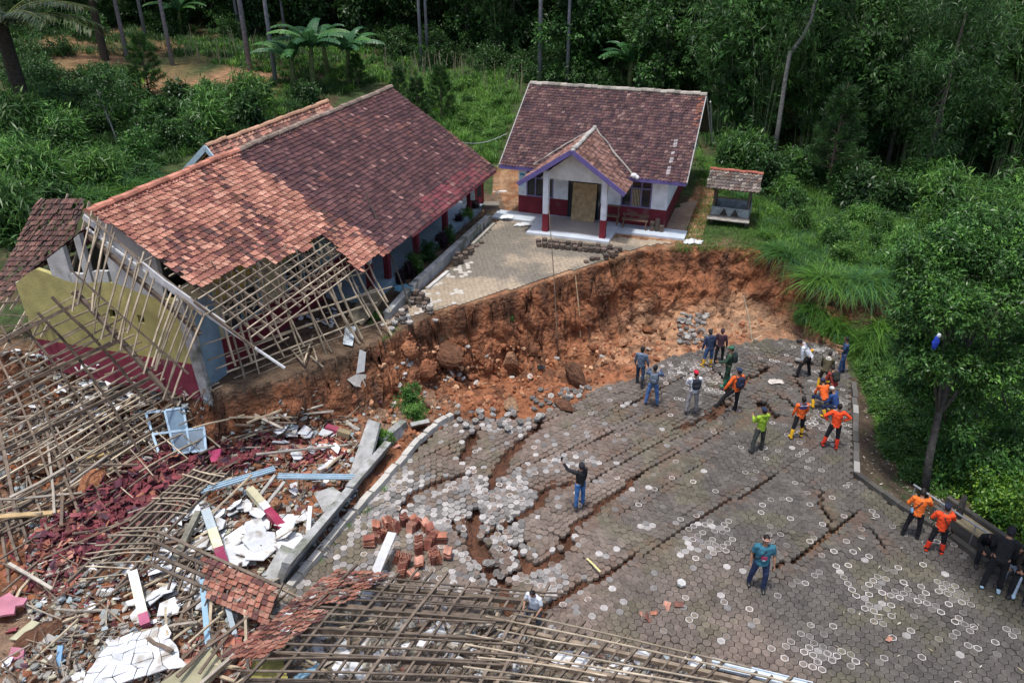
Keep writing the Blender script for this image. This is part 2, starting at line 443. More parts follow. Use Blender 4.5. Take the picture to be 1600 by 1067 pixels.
def G(px, py):
    """first hit of the sight line with the ground"""
    a = (px - 800) / FPX; b = (533.5 - py) / FPX
    dy = CT + b * ST; dz = -ST + b * CT
    t = _yy / dy
    h = hfast(a * t, _yy); z = CAMH + dz * t
    k = int(np.argmax(z <= h))
    if z[k] > h[k]: k = len(_yy) - 1
    return Vector((float(a * t[k]), float(_yy[k]), float(h[k])))
GSX, GSY = gx, gy
# the scarp face is eroded sideways too: ledges, hollows and overhangs
_x, _y = GX.ravel(), GY.ravel()
_t = np.interp(_x, EX, EY) - _y
_m = sstep(-.35, .25, _t) * sstep(2.6, 1.3, _t) * sstep(TZ + .02, TZ - .35, GZ)
_sh = .6 * (fbm(_x * .7 + GZ * .5, GZ * 1.1, 201, 4) - .5) + .42 * (fbm(_x * 2.6, GZ * 2.9, 202, 4) - .5) + .16 * (fbm(_x * 8, GZ * 8, 203, 3) - .5)
_sx = .5 * (fbm(_x * 1.6, GZ * 2.0, 204, 3) - .5)
P3 = np.stack([_x + _m * _sx, _y - _m * _sh, GZ + _m * .12 * (fbm(_x * 7, _y * 7, 205, 3) - .5)], 1)
nx, ny = len(gx), len(gy)
ii = np.arange(nx * ny).reshape(ny, nx)
Q = np.stack([ii[:-1, :-1].ravel(), ii[:-1, 1:].ravel(), ii[1:, 1:].ravel(), ii[1:, :-1].ravel()], 1)
def ground_tint(x, y, z):
    edge = np.interp(x, EX, EY); t = edge - y
    n1 = fbm(x * .7, y * .7, 71, 4); n2 = fbm(x * 2.5, y * 2.5, 72, 4); n3 = fbm(x * .25, y * .25, 73, 3)
    def C(*c): return np.array(c)[None, :]
    def mixc(a, b, k): return a * (1 - k[:, None]) + b * k[:, None]
    red = C(.285, .115, .055); tan = C(.40, .225, .13); dark = C(.10, .05, .03)
    soil = mixc(np.repeat(red, len(x), 0), tan, sstep(.42, .66, n1 * .55 + .42 * sstep(-2, 8, x) * sstep(.8, -.6, z)))
    soil = mixc(soil, dark, sstep(.52, .68, n2) * .75)
    # humus-dark upper face in the middle of the scarp
    soil = mixc(soil, dark, sstep(.2, 1.5, z) * sstep(1.7, -.1, t) * sstep(5, 1, x) * sstep(.3, .6, n2) * .9)
    inpv = inpoly_np(x, y, PAV); soil = mixc(soil, C(.085, .042, .027), inpv * .85)
    soil = mixc(soil, C(.33, .215, .135), sstep(7, 10, x) * sstep(.5, -.4, z) * sstep(1.0, 2.0, t) * .5)
    nrd = sstep(1.6, .2, -t) * sstep(11, 9, x)
    veg = mixc(np.repeat(C(.05, .075, .022), len(x), 0), C(.075, .055, .03), sstep(.5, .65, n1))
    brown = C(.30, .16, .085)
    up = sstep(.05, -.15, t)
    c = mixc(soil, mixc(veg, C(.20, .12, .07), nrd * sstep(.3, .5, n2 + .2)), up)
    u, v = PXn(x, y, z)
    field = inpoly_np(u, v, [(40, 70), (150, 36), (230, 50), (420, 112), (480, 135), (470, 150), (330, 165), (240, 165), (60, 130)]).astype(float) * up
    c = mixc(c, C(.30, .17, .09), field * sstep(.35, .5, n2))
    apron = inpoly_np(u, v, [(770, 262), (812, 262), (812, 336), (770, 340)]) | inpoly_np(u, v, [(700, 330), (1060, 345), (1100, 270), (1120, 300), (1090, 390), (960, 400), (600, 560)])
    c = mixc(c, mixc(np.repeat(C(.36, .21, .12), len(x), 0), C(.27, .12, .06), sstep(.4, .6, n2)), apron * up * .9)
    sch = inpoly_np(u, v, [(330, 470), (300, 640), (480, 590), (640, 525), (800, 350), (780, 300), (640, 330)]) & (t < .1)
    c = mixc(c, C(.15, .10, .065), sch * 1.0)
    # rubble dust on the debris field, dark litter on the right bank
    deb = sstep(-1.5, -3.0, x) * sstep(.3, 1.2, t) * (~inpoly_np(x, y, PAV))
    c = mixc(c, C(.23, .16, .11), deb * sstep(.42, .58, n1) * .8)
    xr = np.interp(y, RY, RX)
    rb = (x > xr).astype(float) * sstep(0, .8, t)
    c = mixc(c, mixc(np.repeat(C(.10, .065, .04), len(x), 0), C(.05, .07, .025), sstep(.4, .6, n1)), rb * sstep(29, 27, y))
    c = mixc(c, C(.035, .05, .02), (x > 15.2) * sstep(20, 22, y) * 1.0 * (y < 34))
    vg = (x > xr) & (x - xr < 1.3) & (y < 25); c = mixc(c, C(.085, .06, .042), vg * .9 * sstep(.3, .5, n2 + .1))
    vp = inpoly_np(u, v, [(1395, 560), (1450, 600), (1445, 700), (1400, 650)]); c = mixc(c, C(.26, .20, .15), vp * sstep(.4, .55, n2))
    return c
def PXn(x, y, z):
    d = y * CT - (z - CAMH) * ST; d = np.maximum(d, .1)
    v = y * ST + (z - CAMH) * CT
    return 800 + FPX * x / d, 533.5 - FPX * v / d
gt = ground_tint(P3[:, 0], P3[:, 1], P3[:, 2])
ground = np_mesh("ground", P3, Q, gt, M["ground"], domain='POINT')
tag(ground, kind="structure")

# ------------------------------------------------------------------ hexagonal paving (laid pavers are one sheet)
def paving(name, poly, ang, size, zf, tintf, drop, seed, gap=.012, thick=.11, rowstep=1.0, shift=None):
    r = size / math.sqrt(3)
    ca, sa = math.cos(ang), math.sin(ang)
    xs = [p[0] for p in poly]; ys = [p[1] for p in poly]
    cx, cy = (min(xs) + max(xs)) / 2, (min(ys) + max(ys)) / 2
    ext = max(max(xs) - min(xs), max(ys) - min(ys))
    n = int(ext / size) + 4
    I, J = np.meshgrid(np.arange(-n, n), np.arange(-n, n))
    lx = (I + .5 * (J & 1)) * size; ly = J * size * math.sqrt(3) / 2
    X = (cx + lx * ca - ly * sa).ravel(); Y = (cy + lx * sa + ly * ca).ravel()
    k = inpoly_np(X, Y, poly); X = X[k]; Y = Y[k]
    keep, dz, tilt = drop(X, Y)
    X = X[keep]; Y = Y[keep]; dz = dz[keep]; tilt = tilt[keep]
    N = len(X); g = np.random.default_rng(seed)
    row = np.round((-(X - cx) * sa + (Y - cy) * ca) / (size * math.sqrt(3) / 2)).astype(np.int64); bl_ = ((row + 2 * (fbm(X * .15, Y * .15, 7, 2) * 6).astype(np.int64)) // 3)
    Z = zf(X, Y) + dz + g.normal(0, .004, N) * (.15 + rowstep) + (hsh(bl_, np.floor((X * ca + Y * sa) / 2.6 + hsh(bl_, bl_ * 0, 3) * 5), seed) - .5) * .05 * rowstep
    if shift:
        q1, q2, q3 = shift(X, Y); X = X + q1; Y = Y + q2; Z = Z + q3
    tx = g.normal(0, 1, N) * (.012 * rowstep + tilt); ty = g.normal(0, 1, N) * (.012 * rowstep + tilt)
    X = X + g.normal(0, 1, N) * (.001 + tilt * .12); Y = Y + g.normal(0, 1, N) * (.001 + tilt * .12)
    rot = g.normal(0, 1, N) * (.015 + tilt * .8)
    R0 = r - gap / 2
    rings = [(R0, -thick), (R0, -.008), (R0 - .008, 0.0), (R0 * .70, 0.0)]
    V = np.zeros((N, 25, 3))
    for q, (rr, zz) in enumerate(rings):
        for s in range(6):
            a = ang + math.pi / 6 + s * math.pi / 3 + rot
            vx = rr * np.cos(a); vy = rr * np.sin(a)
            V[:, q * 6 + s, 0] = X + vx; V[:, q * 6 + s, 1] = Y + vy; V[:, q * 6 + s, 2] = Z + zz + vx * tx + vy * ty
    V[:, 24] = np.stack([X, Y, Z], 1)
    F = []; kind = []
    for q in range(3):
        for s in range(6):
            F.append((q * 6 + s, q * 6 + (s + 1) % 6, (q + 1) * 6 + (s + 1) % 6, (q + 1) * 6 + s)); kind.append(q)
    for s in range(0, 6, 2):
        F.append((18 + s, 18 + s + 1, 18 + (s + 2) % 6, 24)); kind.append(3)
    F = np.array(F); Qd = (F[None] + (np.arange(N) * 25)[:, None, None]).reshape(-1, 4)
    tc = tintf(X, Y, g)             # (N,3) base, (N,3) ring
    kind = np.array(kind)
    T = np.zeros((N, len(F), 3))
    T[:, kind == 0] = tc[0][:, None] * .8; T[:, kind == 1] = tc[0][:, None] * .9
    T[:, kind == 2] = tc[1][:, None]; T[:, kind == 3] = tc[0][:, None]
    return np_mesh(name, V.reshape(-1, 3), Qd, T.reshape(-1, 3), M["paver"])
def road_tint(X, Y, g):
    n1 = fbm(X * .35, Y * .35, 81, 3); n2 = fbm(X * 1.1, Y * 1.1, 82, 3)
    a = np.array([.150, .118, .098]); b = np.array([.088, .079, .070]); c = np.array([.105, .095, .062])
    k = sstep(2, 7, X + .25 * (Y - 18) + (n1 - .5) * 8)[:, None]
    base = a * (1 - k) + b * k
    kg = (sstep(.55, .7, n2) * .6)[:, None]; base = base * (1 - kg) + c * kg
    kw = (sstep(-1.5, -4, X) * .5)[:, None]; base = base * (1 - kw) + np.array([.13, .115, .08]) * kw
    base = base * (g.uniform(.82, 1.2, len(X)) * (.78 + .5 * fbm(X * 1.4, Y * 1.4, 84, 4)))[:, None]
    mud = sstep(.5, .1, crackdist(X, Y)[0]) * sstep(.45, .65, fbm(X * 3, Y * 3, 85, 2)); base = base * (1 - .4 * mud[:, None]) + np.array([.14, .08, .052]) * .4 * mud[:, None]
    # clusters of lighter pavers and white painted rings
    cl = fbm(X * .55 + 7, Y * .55, 90, 3)
    dens = .06 + .06 * sstep(3, -2, X) + .46 * sstep(.53, .70, cl) + .40 * sstep(3.0, -.5, X) * sstep(.38, .55, cl)
    light = g.random(len(X)) < dens
    pale = np.array([.31, .29, .275]) * (.42 + .9 * g.random(len(X)) ** 1.2)[:, None]
    ringm = g.random(len(X)) < (.15 + .8 * sstep(3, 7, X))
    base2 = np.where((light & ~ringm)[:, None], pale, np.where(light[:, None], base * 1.35, base))
    ring = np.where(light[:, None], pale * np.where(ringm, 1.32, 1.15)[:, None], base * (1.0 + .25 * g.random(len(X)))[:, None])
    return base2, ring
def road_drop(X, Y):
    cd, bw = crackdist(X, Y)
    g = np.random.default_rng(4)
    wob = (fbm(X * 2.2, Y * 2.2, 95, 2) - .5) * .25
    big = bw > .11
    gone = (cd + wob * .4 < -.045) & big & (g.random(len(X)) > .1)
    near = sstep(.55, 0, cd) * np.minimum(bw / .2, 1)
    # a step at every crack: the side nearer the scarp has sunk
    dz = -near * .07 * g.random(len(X)) - .05 * sstep(.9, 0, cd) * np.minimum(bw / .2, 1)
    chaos = sstep(3.2, .5, np.hypot(X + 1.4, Y - 18.6)) + .8 * sstep(2.2, .3, np.hypot(X + 2.2, Y - 21.4)) + .7 * sstep(2.4, .4, np.hypot(X - 9.3, Y - 27.6))
    tilt = near * .08 + .055 * np.clip(chaos, 0, 1) * g.random(len(X)) ** 2
    return ~gone, dz, tilt
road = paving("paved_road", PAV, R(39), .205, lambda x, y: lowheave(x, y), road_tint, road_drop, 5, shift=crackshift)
tag(road, kind="structure")
UP_PX = [(590, 512), (640, 498), (672, 487), (720, 476), (790, 455), (900, 421), (965, 398), (1000, 386), (1055, 380), (960, 372), (840, 350), (780, 346), (700, 425)]
UPP = [tuple(W(a, b, TZ)[:2]) for a, b in UP_PX]
def up_tint(X, Y, g):
    n1 = fbm(X * .5, Y * .5, 101, 4); n2 = fbm(X * 1.6, Y * 1.6, 102, 3)
    a = np.array([.34, .275, .20]); b = np.array([.175, .155, .125])
    k = sstep(.42, .62, n1)[:, None]; base = a * (1 - k) + b * k
    base = base * (1 + .25 * (n2 - .5))[:, None] * g.uniform(.97, 1.03, len(X))[:, None]
    light = g.random(len(X)) < .5 * sstep(-1.0, -2.4, X) * sstep(.45, .55, n2)
    base2 = np.where(light[:, None], np.array([.46, .43, .38]), base)
    return base2, base2 * 1.03
def up_drop(X, Y):
    e = np.interp(X, EX, EY)
    return (Y > e + .02), np.zeros(len(X)), np.zeros(len(X))
terrace = paving("paved_terrace", UPP, R(39), .205, lambda x, y: TZ + .05 + 0 * x, up_tint, up_drop, 6, gap=.003, thick=.03, rowstep=0)
tag(terrace, kind="structure")
# ------------------------------------------------------------------ tiled roofs
def tiled(mb, O, A, la, B, lb, tw, tl, colf, keep=None, sag=None, rise=.045):
    """clay tiles on a slope: O ridge corner, A along the ridge, B down the slope"""
    A = A.normalized(); B = B.normalized(); Nn = A.cross(B)
    if Nn.z < 0: Nn = -Nn
    na = max(1, round(la / tw)); nb = max(1, round(lb / tl)); tw = la / na; tl = lb / nb
    prof = [(0, .012), (.18, -.006), (.45, -.012), (.66, .018), (.84, .036), (1.0, .020)]
    for j in range(nb):
        for i in range(na):
            ca, cb = (i + .5) * tw, (j + .5) * tl
            cen = O + A * ca + B * cb
            if keep and not keep(ca, cb, cen): continue
            c = colf(ca, cb, i, j)
            ja = random.gauss(0, .008); jb = random.gauss(0, .012); jr = random.gauss(0, .012)
            dn = sag(ca, cb) if sag else 0
            vs = []
            for (u, w) in prof:
                p = O + A * (i * tw + u * tw * 1.02 + ja) + B * (j * tl - .03 + jb + jr * u) + Nn * (w + dn)
                vs.append(p)
            for (u, w) in prof:
                p = O + A * (i * tw + u * tw * 1.02 + ja) + B * ((j + 1) * tl + .03 + jb + jr * u) + Nn * (w + rise + dn)
                vs.append(p)
            for (u, w) in prof:
                p = O + A * (i * tw + u * tw * 1.02 + ja) + B * ((j + 1) * tl + .028 + jb + jr * u) + Nn * (w + rise - .022 + dn)
                vs.append(p)
            fs = []
            for k in range(5):
                fs.append((k, k + 1, 7 + k, 6 + k)); fs.append((6 + k, 7 + k, 13 + k, 12 + k))
            mb.add(vs, fs, c)
def ridge_caps(mb, a, b, r, step, colf, keep=None):
    d = (b - a); n = max(1, int(d.length / step)); 
    for i in range(n):
        if keep and not keep(i / n): continue
        p = a + d * (i / n); q = a + d * ((i + 1.12) / n)
        off = Vector((random.gauss(0, .01), random.gauss(0, .01), random.gauss(0, .012)))
        mb.tube([p + off, q + off], [r * .92, r * 1.06], colf(i / n), n=8, ry=[r * .7, r * .82])

# ------------------------------------------------------------------ the long school block
SU = Vector((.345, .9386, 0)).normalized()          # towards its far end
SW = Vector((SU.y, -SU.x, 0))                       # towards the yard
S0 = Vector((-.74, 36.07, 0))
def S(s, w, z): return S0 - SU * s + SW * w + Vector((0, 0, z))
EZ, RZ, RW = 4.40, 7.70, -5.2
MAROON = (.16, .022, .032); YELL = (.40, .36, .14); CREAM = (.55, .48, .30); BLUE = (.22, .38, .50); WHT = (.66, .68, .68)
school = thing("school_building", "long school block with maroon and orange tiles, its near end torn open over the scarp", "school building", S(9, -5, 2.0))
SLEN = 18.0
slope_v = S(0, 0, EZ) - S(0, RW, RZ)
TILEPOLY = [(140, 328), (380, 230), (612, 128), (790, 262), (626, 388), (600, 402), (585, 398), (562, 424), (548, 412), (533, 398), (520, 380), (505, 368), (488, 376), (478, 392), (455, 392), (446, 404), (430, 414), (418, 404), (402, 402), (385, 418), (366, 412), (350, 428), (332, 434), (322, 444), (300, 447), (284, 430), (268, 424), (256, 408), (236, 398), (222, 384), (200, 372), (186, 358), (168, 352), (150, 346)]
def school_keep(ca, cb, cen):
    u, v = PX(cen)
    return inpoly(u, v, TILEPOLY)
def _sb(px, py):
    n = SU.cross(slope_v).normalized(); o = Vector((0, 0, CAMH)); d = Vector(((px - 800) / FPX, CT + (533.5 - py) / FPX * ST, -ST + (533.5 - py) / FPX * CT)); p0 = S(0, RW, RZ)
    p = o + d * ((p0 - o).dot(n) / d.dot(n)); return (p - p0).dot(-SU)
EDG = (_sb(372, 246), _sb(606, 394))
def school_col(ca, cb, i, j):
    s = ca
    # the orange relaid part begins at an edge running down the slope
    edge = EDG[0] + (EDG[1] - EDG[0]) * cb / 6.1 + .12 * ((j % 3) - 1)
    if s > edge:
        n = float(fbm(s * .9, cb * .9, 120, 3))
        if n + random.uniform(-.14, .14) > .66: c = random.choice([(.10, .055, .05), (.15, .065, .05), (.12, .05, .05)])
        else: c = random.choice([(.36, .165, .115), (.41, .195, .14), (.32, .14, .10), (.46, .24, .175), (.29, .12, .09)])
        if random.random() < .12: c = (.20, .08, .065)
    else:
        n = float(fbm(s * .6, cb * .8, 121, 3))
        c = random.choice([(.090, .042, .045), (.110, .052, .053), (.075, .037, .042), (.13, .065, .063), (.060, .032, .038)])
        if cb > 5.2 and random.random() < .6 and 1.0 < s < 7: c = (.19, .055, .065)
        if n > .66 and random.random() < .3: c = (.17, .075, .065)
        if random.random() < .02: c = (.30, .17, .15)
    return jit(c, .14)
mb = MB()
tiled(mb, S(-.05, RW, RZ), -SU, SLEN + .05, slope_v, slope_v.length, .158, .19, school_col, school_keep)
roofp = mb.build("roof_tiles", M["tile"], school)
# far slope (behind the ridge)
mb = MB(); bslope = Vector((-slope_v.x, -slope_v.y, slope_v.z))
tiled(mb, S(-.05, RW, RZ), -SU, SLEN - 1.6, bslope, slope_v.length, .30, .40, lambda a, b, i, j: jit((.09, .045, .045), .3))
mb.build("rear_roof_tiles", M["tile"], school)
mb = MB()
ridge_caps(mb, S(-.1, RW, RZ + .04), S(SLEN - .1, RW, RZ + .04), .13, .32, lambda t: jit((.20, .15, .12) if t < .62 else (.38, .16, .11), .2))
mb.build("ridge_caps", M["tile"], school)
# deck under the tiles, so the roof is not see-through, following the tiled part
mb = MB()
def roofp_at(s, b): return S(s, RW, RZ) + slope_v.normalized() * b - Vector((0, 0, .05))
st = .5
nb_ = 13
for i in range(int(SLEN / st)):
    for j in range(nb_):
        b0 = slope_v.length * j / nb_; b1 = slope_v.length * (j + 1) / nb_
        q = [roofp_at(i * st, b0), roofp_at((i + 1) * st, b0), roofp_at((i + 1) * st, b1), roofp_at(i * st, b1)]
        if all(inpoly(*PX(p), TILEPOLY) for p in q):
            mb.add(q, [(0, 3, 2, 1)], (.06, .04, .03))
mb.build("roof_lining", M["rafter"], school)
# rafters and battens that show past the broken edge
mb = MB(); 
for k in range(0, 37):
    s = SLEN * k / 36
    e = slope_v.length
    if s > 8.2:
        e = slope_v.length - .2 - (1.4 if 9.0 < s < 13 else .3) * random.random()
    f = mb if True else None
    r = MB().bar(roofp_at(s, .1) - Vector((0, 0, .06)), roofp_at(s, e) - Vector((0, 0, .06)), .05, .08, jit((.2, .15, .1)))
    if s > 7.5: r.build("rafter", M["rafter"], school)
    else:
        mb.add(r.v, r.f, (.2, .15, .1))
mb.build("covered_rafters", M["rafter"], school)
for j in range(8, 24):
    b = slope_v.length * j / 24
    s1 = SLEN - random.uniform(-.25, .5)
    MB().bar(roofp_at(8.0, b), roofp_at(s1, b), .035, .03, jit((.3, .22, .14))).build("batten", M["bamboo"], school)
# rake board over the near gable, a white grey strip
MB().poly([S(SLEN + .05, RW, RZ - .05), S(SLEN + .1, RW + 2.4, RZ - 1.65), S(SLEN - .1, -1.2, 4.95)], .05, .17, (.5, .5, .5)).build("rake_board", M["paint"], school)
MB().poly([S(SLEN + .22, RW + .2, RZ - .3), S(SLEN + .05, -2.6, 5.75), S(SLEN - .5, .3, 3.6)], .05, .06, (.6, .62, .62)).build("rake_board", M["paint"], school)
# eave board, underside
MB().bar(S(-.1, -.03, EZ - .10), S(8.6, -.03, EZ - .10), .03, .14, (.42, .12, .14)).build("fascia", M["paint"], school)
mb = MB(); mb.add([S(-.05, -.1, EZ - .12), S(9.0, -.1, EZ - .12), S(9.0, -3.0, EZ + .05), S(-.05, -3.0, EZ + .05)], [(0, 1, 2, 3)], (.35, .42, .47)); mb.build("soffit", M["paint"], school)
# floor
FZ = 2.30
mb = MB()
def sbox(mb, s0, s1, w0, w1, z0, z1, c):
    vs = [S(s, w, z) for z in (z0, z1) for (s, w) in ((s0, w0), (s1, w0), (s1, w1), (s0, w1))]
    mb.add(vs, [(0, 1, 2, 3), (4, 7, 6, 5), (0, 4, 5, 1), (1, 5, 6, 2), (2, 6, 7, 3), (3, 7, 4, 0)], c)
sbox(mb, -1.2, 10.3, -3.0, -1.05, 1.9, FZ, (.30, .40, .46)); mb.build("verandah_floor", M["floor"], school)
# front classroom wall
FW = -3.0; NEAR = 17.3
mb = MB(); sbox(mb, 0, NEAR, FW - .14, FW, 1.7, FZ + .95, MAROON); mb.build("lower_wall", M["plaster"], school)
wins = [(1.0, 3.2), (4.6, 7.2), (8.6, 9.4), (10.4, 12.6), (14.0, 16.0)]
mb = MB(); prev = 0.0; zt = EZ + 1.1
for a, b in wins + [(NEAR, NEAR)]:
    col = (.30, .42, .50) if prev < 9.5 else CREAM
    sbox(mb, prev, a, FW - .14, FW, FZ + .95, zt, col)
    if a < NEAR:
        sbox(mb, a, b, FW - .14, FW, FZ + 2.1, zt, (.5, .38, .10) if a > 9.5 else col)
    prev = b
mb.build("upper_wall", M["plaster"], school)
for a, b in wins:
    fr = MB(); z0, z1 = FZ + .95, FZ + 2.1
    for (sa, sb, za, zb) in ((a, b, z0, z0 + .07), (a, b, z1 - .07, z1), (a, a + .07, z0 + .07, z1 - .07), (b - .07, b, z0 + .07, z1 - .07), ((a + b) / 2 - .04, (a + b) / 2 + .04, z0 + .07, z1 - .07)):
        sbox(fr, sa, sb, FW - .11, FW + .03, za, zb, BLUE)
    w = fr.build("window", M["paint"], school)
    g = MB(); sbox(g, a + .06, b - .06, FW - .08, FW - .06, z0 + .06, z1 - .06, (.02, .02, .03)); g.build("pane", M["glass"], w)
# verandah posts
for s, w in ((.25, -1.3), (2.9, -1.35), (5.9, -1.3), (8.43, -1.3), (9.55, -1.45)):
    mb = MB(); sbox(mb, s - .11, s + .11, w - .11, w + .11, FZ, FZ + 1.05, (.14, .02, .03))
    sbox(mb, s - .10, s + .10, w - .10, w + .10, FZ + 1.05, EZ + .15, (.5, .52, .5)); mb.build("verandah_post", M["plaster"], school)
mb = MB(); sbox(mb, -1.1, -.95, -3.0, -1.2, FZ, FZ + .75, MAROON); sbox(mb, -1.15, -.9, -1.35, -1.1, FZ, FZ + 2.0, MAROON); mb.build("end_parapet", M["plaster"], school)
# far gable
mb = MB()
mb.add([S(0, -3.0, EZ), S(0, RW, RZ - .1), S(0, -9.8, EZ - .2), S(0, -9.8, 1.5), S(0, -3.0, 1.5)], [(0, 1, 2, 3, 4)], WHT); mb.build("far_gable", M["plaster"], school)
# blue bench shelf leaning on the verandah
# near partition wall: maroon, yellow, white gable
NS = 17.3
def gy(w): return RZ - .25 - abs(w - RW) * (RZ - EZ) / abs(RW)
mb = MB()
def wallstrip(mb, w0, w1, z0f, z1f, c, th=.14, n=12, hole=None):
    for i in range(n):
        a = w0 + (w1 - w0) * i / n; b = w0 + (w1 - w0) * (i + 1) / n
        if hole and hole((a + b) / 2): continue
        vs = []
        for s in (NS, NS + th):
            vs += [S(s, a, z0f(a)), S(s, b, z0f(b)), S(s, b, z1f(b)), S(s, a, z1f(a))]
        mb.add(vs, [(0, 1, 2, 3), (4, 7, 6, 5), (0, 4, 5, 1), (2, 6, 7, 3), (1, 5, 6, 2), (0, 3, 7, 4)], c)
wallstrip(mb, -3.0, -9.6, lambda w: 1.7 + .03 * (w + 3), lambda w: 3.0 + .05 * (w + 3), (.21, .035, .06)); mb.build("gable_lower_wall", M["plaster"], school)
mb = MB(); 
ytop = lambda w: min(gy(w), 5.2 + .12 * math.sin(w * 2))
wallstrip(mb, -3.0, -4.6, lambda w: 3.0 + .05 * (w + 3), ytop, YELL, n=6)
wallstrip(mb, -4.6, -4.85, lambda w: 3.0 + .05 * (w + 3), lambda w: 4.1, YELL, n=1); wallstrip(mb, -4.6, -4.85, lambda w: 4.38, ytop, YELL, n=1)
wallstrip(mb, -4.85, -5.7, lambda w: 3.0 + .05 * (w + 3), ytop, YELL, n=4)
wallstrip(mb, -5.7, -5.95, lambda w: 3.0 + .05 * (w + 3), lambda w: 4.1, YELL, n=1); wallstrip(mb, -5.7, -5.95, lambda w: 4.38, ytop, YELL, n=1)
wallstrip(mb, -5.95, -9.6, lambda w: 3.0 + .05 * (w + 3), ytop, (.36, .33, .13), n=10)
mb.build("gable_yellow_wall", M["plaster"], school)
mb = MB(); wallstrip(mb, -3.6, -7.9, ytop, lambda w: max(gy(w), ytop(w) + .01), (.40, .41, .40), n=16, hole=lambda w: -7.2 < w < -6.6 or -6.2 < w < -5.6)
wallstrip(mb, -6.6, -7.2, ytop, lambda w: ytop(w) + .3, (.40, .41, .40), n=2); wallstrip(mb, -5.6, -6.2, ytop, lambda w: ytop(w) + .35, (.40, .41, .40), n=2)
mb.build("gable_upper_wall", M["plaster"], school)
mb = MB()
mb.tube([S(NS - .05, -2.95, 1.3), S(NS + .05, -3.0, 3.2), S(NS + .12, -3.1, 5.2)], .19, (.3, .3, .3), n=4); mb.build("corner_column", M["concrete"], school)
mb = MB(); sbox(mb, NS - 1.1, NS - .2, FW, FW + .02, 1.8, 4.9, (.20, .30, .38)); mb.build("blue_corner_panel", M["plaster"], school)
# inside: dark back wall and cross walls keep the shell closed
mb = MB(); sbox(mb, 0, NEAR, -9.8, -9.66, 1.5, 4.6, (.5, .48, .38)); mb.build("rear_wall", M["plaster"], school)

# ------------------------------------------------------------------ annex roof behind the school
annex = thing("annex_building", "low annex with a pale blue gable and orange tiles behind the long school roof", "annex building", tuple(S(6, -11, 2)))
AR0 = WY(322, 230, 31.8); AR1 = WY(512, 160, 36.3)
AR1 = Vector((AR1.x, AR1.y, AR0.z)) if abs(AR1.z - AR0.z) < .6 else AR1
ad = (AR1 - AR0); adn = ad.normalized()
aw = Vector((adn.y, -adn.x, 0)).normalized(); 
ab = (aw * 3.0 + Vector((0, 0, -1.9)))
acol = lambda a, b, i, j: jit(random.choice([(.33, .16, .115), (.27, .12, .09), (.18, .09, .075), (.38, .21, .155), (.12, .065, .055)]), .15)
mb = MB(); tiled(mb, AR0, adn, ad.length, ab, ab.length, .18, .22, acol)
bb = Vector((-ab.x, -ab.y, ab.z)); tiled(mb, AR0, adn, ad.length, bb, bb.length, .3, .4, acol)
mb.build("roof_tiles", M["tile"], annex)
mb = MB(); ridge_caps(mb, AR0 + Vector((0, 0, .04)), AR1 + Vector((0, 0, .04)), .12, .3, lambda t: jit((.34, .20, .13), .2)); mb.build("ridge_caps", M["tile"], annex)
for sg in (1, -1):
    e = AR0 + aw * 3.05 * sg + Vector((0, 0, -1.95))
    MB().bar(AR0 - adn * .04 + Vector((0, 0, -.02)), e - adn * .04, .05, .24, (.34, .46, .52)).build("barge_board", M["paint"], annex)
g0 = AR0 + adn * .45
mb = MB(); mb.prism([g0 + Vector((0, 0, -.12)), g0 + aw * 2.5 + Vector((0, 0, -1.75)), g0 + aw * 2.5 + Vector((0, 0, -4.3)), g0 - aw * 2.5 + Vector((0, 0, -4.3)), g0 - aw * 2.5 + Vector((0, 0, -1.75))], adn * .14, (.42, .52, .54)); mb.build("gable_wall", M["plaster"], annex)
for sg in (-.55, .45):
    c = g0 - adn * .03 + aw * sg + Vector((0, 0, -1.15))
    MB().prism([c, c + aw * .5, c + aw * .5 + Vector((0, 0, -.5)), c + Vector((0, 0, -.5))], adn * .02, (.03, .03, .035)).build("vent_opening", M["glass"], annex)
mb = MB()
for sg in (1, -1):
    q = g0 + aw * 2.5 * sg; mb.prism([q + Vector((0, 0, -1.75)), q + adn * (ad.length - .9) + Vector((0, 0, -1.75)), q + adn * (ad.length - .9) + Vector((0, 0, -4.3)), q + Vector((0, 0, -4.3))], aw * .1, WHT)
mb.build("side_wall", M["plaster"], annex)

# ------------------------------------------------------------------ the house with the porch
HX = (W(1038, 360, TZ) - W(810, 334, TZ)); HLEN = HX.length; HX.normalize()
HY = Vector((-HX.y, HX.x, 0))
h0 = W(810, 334, TZ)
def Hh(x, y, z): return h0 + HX * x + HY * y + Vector((0, 0, z))
DEP = 7.6
house = thing("house", "white and maroon house with a purple trimmed gabled porch and weathered brown tiles", "house", tuple(Hh(HLEN / 2, 3.8, 0)))
def hbox(mb, x0, x1, y0, y1, z0, z1, c):
    vs = [Hh(x, y, z) for z in (z0, z1) for (x, y) in ((x0, y0), (x1, y0), (x1, y1), (x0, y1))]
    mb.add(vs, [(0, 3, 2, 1), (4, 5, 6, 7), (0, 1, 5, 4), (1, 2, 6, 5), (2, 3, 7, 6), (3, 0, 4, 7)], c)
mb = MB(); hbox(mb, 0, HLEN, 0, .14, -.3, .95, MAROON); hbox(mb, HLEN - .14, HLEN, .14, DEP, -.3, .95, MAROON); hbox(mb, 0, .14, .14, DEP, -.3, .95, MAROON); hbox(mb, .14, HLEN - .14, DEP - .14, DEP, -.3, .95, MAROON)
mb.build("lower_wall", M["plaster"], house)
WT = 2.75
HW = (.74, .76, .80)
hw = [(.40, 1.72), (2.55, 3.95), (4.95, 6.35)]
mb = MB(); pv = 0
for a, b in hw + [(HLEN, HLEN)]:
    hbox(mb, pv, a, 0, .14, .95, WT, HW)
    if a < HLEN: hbox(mb, a, b, 0, .14, 2.25, WT, HW)
    pv = b
